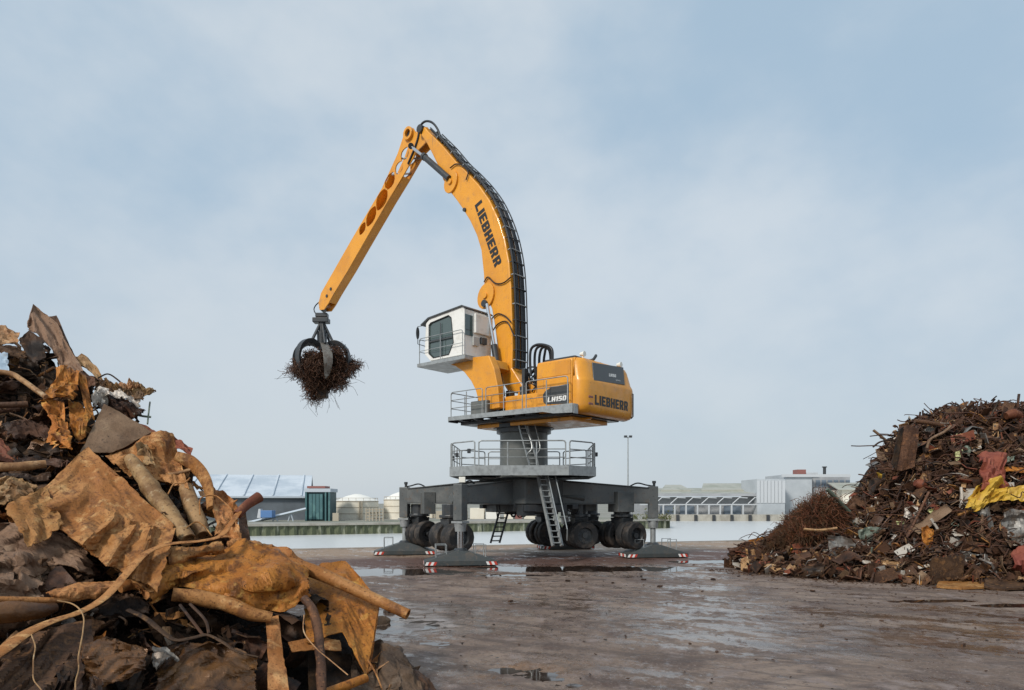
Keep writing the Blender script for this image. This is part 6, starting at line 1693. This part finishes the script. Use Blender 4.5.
# named pieces of the right heap: depth follows the heap's face
def YR(px, py):
    Yd = 19.0
    while Yd < 27:
        p = at(px, py, Yd)
        if right_h(p.x, p.y) > p.z: return Yd
        Yd += .05
    return 25.4
def rsheet(name, label, cat, m, top, bot, Yd=None, **k):
    xs_ = [p[0] for p in top + bot]; ys_ = [p[1] for p in top + bot]
    Y0 = Yd if Yd else YR(sum(xs_) / len(xs_), sum(ys_) / len(ys_))
    slope = k.pop('slope', .02); yc = sum(ys_) / len(ys_)
    return sheet(name, label, cat, m, top, bot, dfn=lambda x, y: Y0 + (yc - y) * slope - .3, **k)
rsheet('scrap_plate', 'tall rusty brown plate standing on edge at the top left of the right heap', 'scrap plate', 'rust_brown', [(901, 426), (908, 425), (919, 429)], [(893, 470), (902, 471), (915, 467)], Yd=23.8, amp=.04, folds=3, seed=80, thick=.12, rag=.02, slope=.0)
rsheet('scrap_plate', 'dark edge strip along the left of the tall standing plate', 'scrap plate', 'rust_dark', [(899, 430), (904, 426)], [(892, 464), (896, 470)], Yd=23.7, amp=.02, folds=2, seed=81, thick=.06, slope=0)
rsheet('scrap_sheet', 'upper of the two lime green sheet scraps on the right heap', 'scrap sheet', 'scrap_lime', [(956, 434), (960, 432), (965, 439)], [(956, 445), (960, 443), (964, 444)], amp=.04, folds=3, seed=82, slope=0)
rsheet('scrap_sheet', 'lower of the two lime green sheet scraps on the right heap', 'scrap sheet', 'scrap_lime', [(954, 452), (963, 449)], [(956, 462), (961, 458)], amp=.03, folds=3, seed=83, slope=0)
rsheet('scrap_sheet', 'faded green rag-like sheet beside the lime scraps', 'scrap sheet', 'scrap_green', [(965, 445), (972, 447)], [(962, 452), (970, 456)], amp=.05, folds=3, seed=84)
rsheet('scrap_sheet', 'tall crumpled red-brown duct above the yellow sheet', 'scrap sheet', 'rust_red', [(978, 453), (990, 452), (996, 458), (1003, 462)], [(980, 488), (988, 492), (996, 490), (1003, 486)], amp=.22, folds=9, seed=85, thick=.05, rag=.05, belly=.3)
rsheet('scrap_sheet', 'dull green sheet draped above the red-brown duct', 'scrap sheet', 'scrap_green', [(992, 458), (1004, 455), (1014, 454)], [(996, 464), (1004, 465), (1014, 462)], amp=.1, folds=5, seed=86)
rsheet('scrap_sheet', 'large crumpled yellow sheet at the right edge of the picture', 'scrap sheet', 'scrap_yellow', [(978, 484, -.3), (988, 480, -.3), (1000, 482, -.3), (1008, 488, -.3)], [(965, 508, -.3), (980, 509, -.3), (990, 502, -.3), (1006, 498, -.3)], amp=.2, folds=8, seed=87, rag=.08)
rsheet('scrap_sheet', 'yellow painted plate corner at the far right', 'scrap sheet', 'scrap_yellow', [(1004, 489, -.2), (1018, 486, -.2), (1034, 488, -.2)], [(1004, 499, -.2), (1018, 500, -.2), (1034, 502, -.2)], amp=.08, folds=4, seed=88)
rsheet('scrap_sheet', 'orange beam end above the yellow corner at the far right', 'scrap sheet', 'rust_orange', [(1002, 466), (1018, 467), (1036, 468)], [(1003, 472), (1018, 473), (1036, 474)], amp=.06, folds=3, seed=89)
rsheet('scrap_sheet', 'black ragged lid under the yellow sheet', 'scrap sheet', 'rust_dark', [(984, 497), (998, 500), (1012, 505)], [(990, 510), (1000, 512), (1010, 514)], amp=.12, folds=6, seed=90)
rsheet('scrap_sheet', 'large grey steel sheet standing at the far right', 'scrap sheet', 'scrap_grey', [(1004, 512), (1014, 508), (1034, 512)], [(1002, 552), (1014, 556), (1034, 550)], amp=.1, folds=6, seed=91, slope=.0)
rsheet('scrap_sheet', 'narrow pale vertical sheet left of the grey steel sheet', 'scrap sheet', 'scrap_grey', [(985, 508), (989, 506)], [(993, 544), (999, 542)], amp=.03, folds=2, seed=92, slope=0)
rsheet('scrap_sheet', 'second narrow pale strip leaning beside the grey sheet', 'scrap sheet', 'scrap_taupe', [(981, 515), (984, 514)], [(980, 536), (983, 536)], amp=.03, folds=2, seed=93, slope=0)
rsheet('scrap_sheet', 'dark pipe-like sheet curled in front of the grey steel sheet', 'scrap sheet', 'rust_dark', [(1000, 528), (1007, 528)], [(1003, 558), (1008, 558)], amp=.05, folds=3, seed=94, slope=0)
rsheet('scrap_plate', 'rusty brown box side lying on edge at the foot of the right heap', 'scrap plate', 'rust_brown', [(932, 558), (948, 557), (965, 555)], [(931, 585), (948, 581), (963, 578)], Yd=20.45, amp=.02, folds=3, seed=95, thick=.08, rag=.02, slope=0)
rsheet('scrap_plate', 'pale brown flat plate lying on the ground before the box side', 'scrap plate', 'rust_tan', [(940, 578), (965, 576.5), (990, 581)], [(936, 586), (962, 588), (988, 587)], Yd=20.2, amp=.015, folds=2, seed=96, thick=.05, rag=.02, slope=.16)
rsheet('scrap_plate', 'long flat board-like plate on the ground at the far right foot', 'scrap plate', 'rust_brown', [(985, 574), (1008, 575), (1036, 576)], [(984, 585), (1008, 589), (1036, 588)], Yd=19.9, amp=.03, folds=3, seed=97, thick=.06, slope=.12)
rsheet('scrap_plate', 'red-brown drum side at the right edge near the ground', 'scrap plate', 'rust_red', [(1010, 552), (1020, 546), (1034, 548)], [(1012, 568), (1022, 574), (1034, 572)], amp=.08, folds=4, seed=98, belly=.3, slope=0)
rsheet('scrap_sheet', 'bright orange rusted piece standing in the lower middle of the right heap', 'scrap sheet', 'rust_orange', [(921, 527), (927, 525), (934, 530)], [(922, 552), (928, 555), (931, 552)], amp=.06, folds=4, seed=99, slope=0)
for i, (t_, b_, m_, lab) in enumerate((
        (([(905, 508), (913, 505), (920, 508)]), ([(904, 517), (912, 520), (918, 517)]), 'scrap_pale', 'crumpled whitish bag-like piece in the centre of the right heap'),
        (([(926, 502), (930, 501), (934, 504)]), ([(927, 507), (931, 508), (933, 508)]), 'scrap_pale', 'small white tile-like fragment right of the whitish bag'),
        (([(928, 510), (934, 508), (938, 508)]), ([(930, 514), (935, 515), (938, 513)]), 'scrap_lime', 'pale greenish fragment below the small white tile'),
        (([(909, 480), (916, 477)]), ([(908, 487), (912, 486)]), 'scrap_pale', 'white sliver near the upper middle of the right heap'),
        (([(895, 521), (905, 521)]), ([(897, 526), (904, 525)]), 'scrap_lime', 'pale green tab left of the bright orange piece'),
        (([(876, 544), (886, 542)]), ([(878, 550), (885, 549)]), 'scrap_pale', 'white square fragment at the lower left of the right heap'),
        (([(876, 472), (884, 474), (890, 478)]), ([(878, 478), (884, 480), (888, 480)]), 'scrap_yellow', 'bent yellow strip left of the upper middle of the heap'),
        (([(828, 535), (842, 536), (856, 540)]), ([(829, 562), (842, 562), (854, 560)]), 'scrap_grey', 'dull grey panel leaning low on the left of the right heap'),
        (([(858, 530), (870, 526), (881, 527)]), ([(860, 552), (870, 548), (880, 545)]), 'scrap_green', 'grey-green panel right of the dull grey panel'),
        (([(885, 560), (900, 562), (912, 572)]), ([(883, 564), (898, 570), (910, 577)]), 'weathered_tan', 'pale bent lath lying on the foot of the right heap'),
        (([(852, 520), (858, 517), (862, 520)]), ([(853, 527), (858, 528), (861, 526)]), 'scrap_pale', 'pale twisted fragment above the dull grey panel'),
        (([(790, 548), (800, 545), (810, 548)]), ([(790, 553), (800, 552), (808, 555)]), 'scrap_yellow', 'yellowish crumpled strip on the low left end of the heap'),
        (([(748, 540), (765, 536), (778, 540)]), ([(750, 552), (766, 550), (778, 550)]), 'rust_orange', 'orange rusted sheet at the far left end of the right heap'),
        (([(727, 548), (742, 546), (757, 550)]), ([(732, 558), (744, 562), (756, 566)]), 'rust_dark', 'dark curved plate at the left tip of the right heap'),
        (([(756, 562), (770, 561), (778, 564)]), ([(757, 566), (770, 567), (777, 567)]), 'rust_red', 'red rusty slab flat on the ground at the left foot'),
        (([(774, 560), (784, 557), (790, 556)]), ([(774, 564), (784, 563), (790, 560)]), 'scrap_grey', 'grey bar lying on the ground at the left foot'))):
    rsheet('scrap_sheet', lab, 'scrap sheet', m_, t_, b_, amp=.07, folds=4, seed=120 + i, rag=.04, slope=.0)
def rpipe(name, label, cat, m, pts, r, Yd=None, **k):
    Y0 = Yd if Yd else YR(*pts[len(pts) // 2][:2])
    return pipe(name, label, cat, m, pts, r, dfn=lambda x, y: Y0 - .35, **k)
rpipe('scrap_rod', 'curved rod sticking out to the left against the sky above the right heap', 'rod', 'rust_dark', [(873, 447), (880, 442), (890, 440), (898, 441)], .9, Yd=24.2, seg=6)
rpipe('scrap_rod', 'hooked rod just below the curved rod by the standing plate', 'rod', 'rust_dark', [(898, 441), (893, 441), (892, 445), (896, 450)], .9, Yd=24.2, seg=6)
rpipe('scrap_rod', 'upright rod at the top right corner of the right heap', 'rod', 'rust_dark', [(1018, 412), (1018, 403), (1019, 394)], 1.2, Yd=24.8, seg=6)
rpipe('scrap_pipe', 'dark pipe lying along the crest behind the standing plate', 'scrap pipe', 'rust_brown', [(915, 421), (930, 423), (948, 427)], 2.2, Yd=24.5)
rpipe('scrap_rod', 'grey arched rod right of the standing plate', 'rod', 'scrap_taupe', [(927, 448), (930, 440), (936, 436), (944, 432), (951, 426)], 1.4, Yd=23.0, seg=6)
rpipe('scrap_rod', 'long dark rod rising steeply to the crest', 'rod', 'rust_dark', [(975, 440), (985, 425), (993, 412), (999, 400)], .9, Yd=24.0, seg=6)
rpipe('scrap_rod', 'silver rod slanting down in the lower middle of the heap', 'rod', 'scrap_pale', [(931, 519), (938, 530), (947, 550)], 1.3, seg=6)
rpipe('scrap_rod', 'whitish upright rod above the small white tile', 'rod', 'scrap_pale', [(961, 487), (962, 497), (961, 508)], 1.3, seg=6)
rpipe('scrap_rod', 'long brown rod slanting through the centre of the heap', 'rod', 'rust_brown', [(929, 492), (918, 515), (908, 535), (900, 552)], 1.3, seg=6)
rpipe('scrap_rod', 'level brown rod under the yellow sheet', 'rod', 'rust_tan', [(958, 515), (970, 511), (983, 508)], 1.4, seg=6)
rpipe('scrap_roll', 'red-brown ball-shaped dented can near the centre of the heap', 'scrap roll', 'rust_red', [(915, 483), (920, 484), (926, 485)], [3, 5.5, 3], seg=14)
rpipe('scrap_roll', 'orange dented can near the crest at the right', 'scrap roll', 'rust_red', [(1006, 416), (1013, 414), (1020, 415)], [3.5, 5.5, 3.5], Yd=23.8, seg=14)
rpipe('scrap_roll', 'black round drum at the left flank of the right heap', 'scrap roll', 'rust_dark', [(872, 486), (877, 486), (882, 487)], [7.5, 8.5, 7.5], seg=18)
rpipe('scrap_channel', 'grey-green channel leaning over the rusty wire tangle', 'scrap bar', 'scrap_green', [(827, 489), (838, 500), (850, 513)], 3.0, Yd=24.2, flat=.6, seg=6)
rpipe('scrap_rod', 'pale rod lying level in front of the wire tangle', 'rod', 'weathered_tan', [(804, 529), (820, 530), (837, 528)], 1.3, Yd=22.9, seg=6)

def wool(u):
    x = u.x
    top = (-.75 + (x + 1) / 1.4 * 1.75) if x < .4 else (1.0 - (x - .4) * .55)
    top += .22 * noise.noise(Vector((x * 3.5, u.y * 3, 2)))
    z = -1 + (u.z * .5 + .5) * (top + 1)
    return Vector((x * (1 + .12 * noise.noise(Vector((u.z * 4, u.y * 3, 8)))), u.y, z))
# brown wire-wool tangle on the low left shoulder of the right heap
def tangle(name, label, mats_, c, rx, ry, rz, n, seed, rmin, rmax, lmin, lmax, hair=.12, shape=None, kind=None, wild=1.0):
    r = random.Random(seed); mb = MB()
    for k in range(n):
        while True:
            u = Vector((r.uniform(-1, 1), r.uniform(-1, 1), r.uniform(-1, 1)))
            if u.length <= 1 and u.length > .35: break
        if shape: u = shape(u)
        p = c + Vector((u.x * rx, u.y * ry, u.z * rz))
        d = Vector((r.gauss(0, 1), r.gauss(0, 1), r.gauss(0, 1))).normalized()
        out = Vector((u.x, u.y, u.z)).normalized()
        if r.random() < hair: d = (out * wild + d * .6).normalized()
        L_ = r.uniform(lmin, lmax); w = Vector((r.gauss(0, 1), r.gauss(0, 1), r.gauss(0, 1))) * L_ * .22
        q = [p, p + d * L_ * .5 + w, p + d * L_ + w * .3 - Vector((0, 0, L_ * .12))]
        mb.tube(smooth_path(q, 3), r.uniform(rmin, rmax), 3, cap=False, flat=r.choice((1, 1, .3)))
    o = mb.build(name, mats_, None, recalc=False, smooth=80)
    return tag(o, label, 'tangled scrap', kind=kind)
ctr = at(806, 520, 24.6)
tangle('wire_tangle', 'brown matted tangle of rusty wire on the low shoulder of the right heap', MAT['rust_brown'], ctr, 1.4, 1.1, 1.08, 12000, 3, .005, .010, .12, .4, .08, kind='stuff', shape=wool)
tangle('wire_tangle', 'reddish strands on top of the brown wire tangle', MAT['rust_red'], ctr + Vector((.1, -.15, .15)), 1.3, 1.0, 1.0, 3500, 4, .005, .011, .15, .5, .2, kind='stuff', shape=wool)

mat('rust_strand', (0.15, 0.070, 0.042), 0.65, 0, [(5, (0.06, 0.03, 0.02), 0.45, 0.6)], hue=0.1, spec=.25)
# bundle held by the grapple
gc = at(324, 369, gy)
def bsh(u):
    n1 = noise.noise(u.normalized() * 1.7 + Vector((3, 1, 7))); n2 = noise.noise(u.normalized() * 4.2 + Vector((1, 5, 2)))
    k = 1 + .55 * n1 + .40 * n2
    tp = 1 - .42 * max(0, -u.z)
    return Vector((u.x * k * tp + .08 * u.z, u.y * k * tp, u.z * k * (.72 if u.z > 0 else 1.18)))
bundle = empty('scrap_bundle', gc)
def as_part(o, name):
    loc = Vector(o.location); o.parent = bundle; o.location = loc - gc; o.name = name
    for k in ('label', 'category', 'group'):
        if k in o: del o[k]
    o['kind'] = 'stuff'
as_part(tangle('strands', 'x', MAT['rust_dark'], gc, 1.8, 1.4, 1.28, 8500, 9, .008, .018, .12, .42, .07, shape=bsh, wild=1.2), 'dark_strands')
as_part(tangle('strands', 'x', MAT['rust_strand'], gc, 1.85, 1.45, 1.3, 8500, 10, .008, .017, .12, .42, .08, shape=bsh, wild=1.2), 'rusty_strands')
as_part(tangle('strands', 'x', MAT['rust_dark'], gc - Vector((0, 0, .4)), 1.5, 1.3, 1.0, 60, 11, .007, .012, .7, 1.3, .9, shape=bsh, wild=1.6), 'loose_ends')
mb = MB()
rnd = random.Random(12)
for k in range(260):
    a = Vector((rnd.gauss(0, .85), rnd.gauss(-.2, .7), rnd.gauss(-.1, .6)))
    if (a.x / 1.6) ** 2 + (a.y / 1.4) ** 2 + (a.z / 1.1) ** 2 > .85: continue
    d = Vector((rnd.gauss(0, 1), rnd.gauss(0, 1), rnd.gauss(0, 1))).normalized(); w = d.cross(Vector((.3, .5, .8))).normalized()
    L_, wd = rnd.uniform(.25, .7), rnd.uniform(.03, .1); p = gc + a
    mb.hexa([p - d * L_ / 2 - w * wd, p + d * L_ / 2 - w * wd, p + d * L_ / 2 + w * wd, p - d * L_ / 2 + w * wd], [q + d.cross(w) * .02 for q in (p - d * L_ / 2 - w * wd, p + d * L_ / 2 - w * wd, p + d * L_ / 2 + w * wd, p - d * L_ / 2 + w * wd)])
o = mb.build('torn_plates', MAT['rust_brown'], bundle, recalc=False); o['kind'] = 'stuff'
mb = MB(); mb.box((gc.x - .35, gc.y - .5, gc.z - 1.75), (gc.x + .25, gc.y + .1, gc.z - .9)); mb.build('hanging_block', MAT['rust_dark'], bundle, bevel=.06)
tag(bundle, 'shaggy ball of rusty scrap clutched in the hanging grapple', 'scrap bundle')

# litter on the yard
rnd = random.Random(71)
mb = MB()
for k in range(1300):
    if rnd.random() < .72:
        X = rnd.uniform(7, 18); Y = interp(FOOT, X) - abs(rnd.gauss(0, .9))
    else:
        X, Y = rnd.uniform(-3, 14), rnd.uniform(8.5, 27)
        if X < -1 and Y < 10: continue
    p = Vector((X, Y, ground_z(X, Y) + .012)); s_ = rnd.uniform(.010, .03) if rnd.random() < .92 else rnd.uniform(.04, .08)
    a = rnd.uniform(0, 6.28); d = Vector((math.cos(a), math.sin(a), rnd.uniform(-.1, .3))) * s_; w = Vector((-math.sin(a), math.cos(a), rnd.uniform(-.3, .3))) * s_ * rnd.uniform(.2, .8); h = Vector((0, 0, s_ * .5))
    mb.hexa([p - d - w, p + d - w, p + d + w, p - d + w], [q + h for q in (p - d * .7 - w, p + d - w * .7, p + d * .8 + w, p - d + w * .6)])
tag(mb.build('yard_litter', MAT['rust_dark'], recalc=False), 'small dark crumbs of scrap and mud strewn over the wet yard', 'litter', kind='stuff')
# rubble beside the left heap
for (px, py, s_, lab) in ((389, 612, .13, 'small dark lump on the yard behind the orange box'), (398, 650, .10, 'small dark stone right of the muddy slab'), (382, 622, .18, 'dark ragged clod against the orange box')):
    Yd = HC * F / (py - YH); c = at(px, py, Yd); f = random.Random(px); mb = MB(); V = []
    n1, n2 = 8, 5
    for j in range(n2 + 1):
        for i in range(n1):
            t, ph = 2 * math.pi * i / n1, math.pi * j / n2; q = Vector((math.cos(t) * math.sin(ph), math.sin(t) * math.sin(ph), math.cos(ph) * .7))
            V.append(c + q * s_ * (1 + .4 * noise.noise(q * 2 + Vector((px, 0, 0)))))
    mb.add(V, [(j * n1 + i, j * n1 + (i + 1) % n1, (j + 1) * n1 + (i + 1) % n1, (j + 1) * n1 + i) for j in range(n2) for i in range(n1)])
    tag(mb.build('clod', MAT['wet_mud'], smooth=50), lab, 'clod')
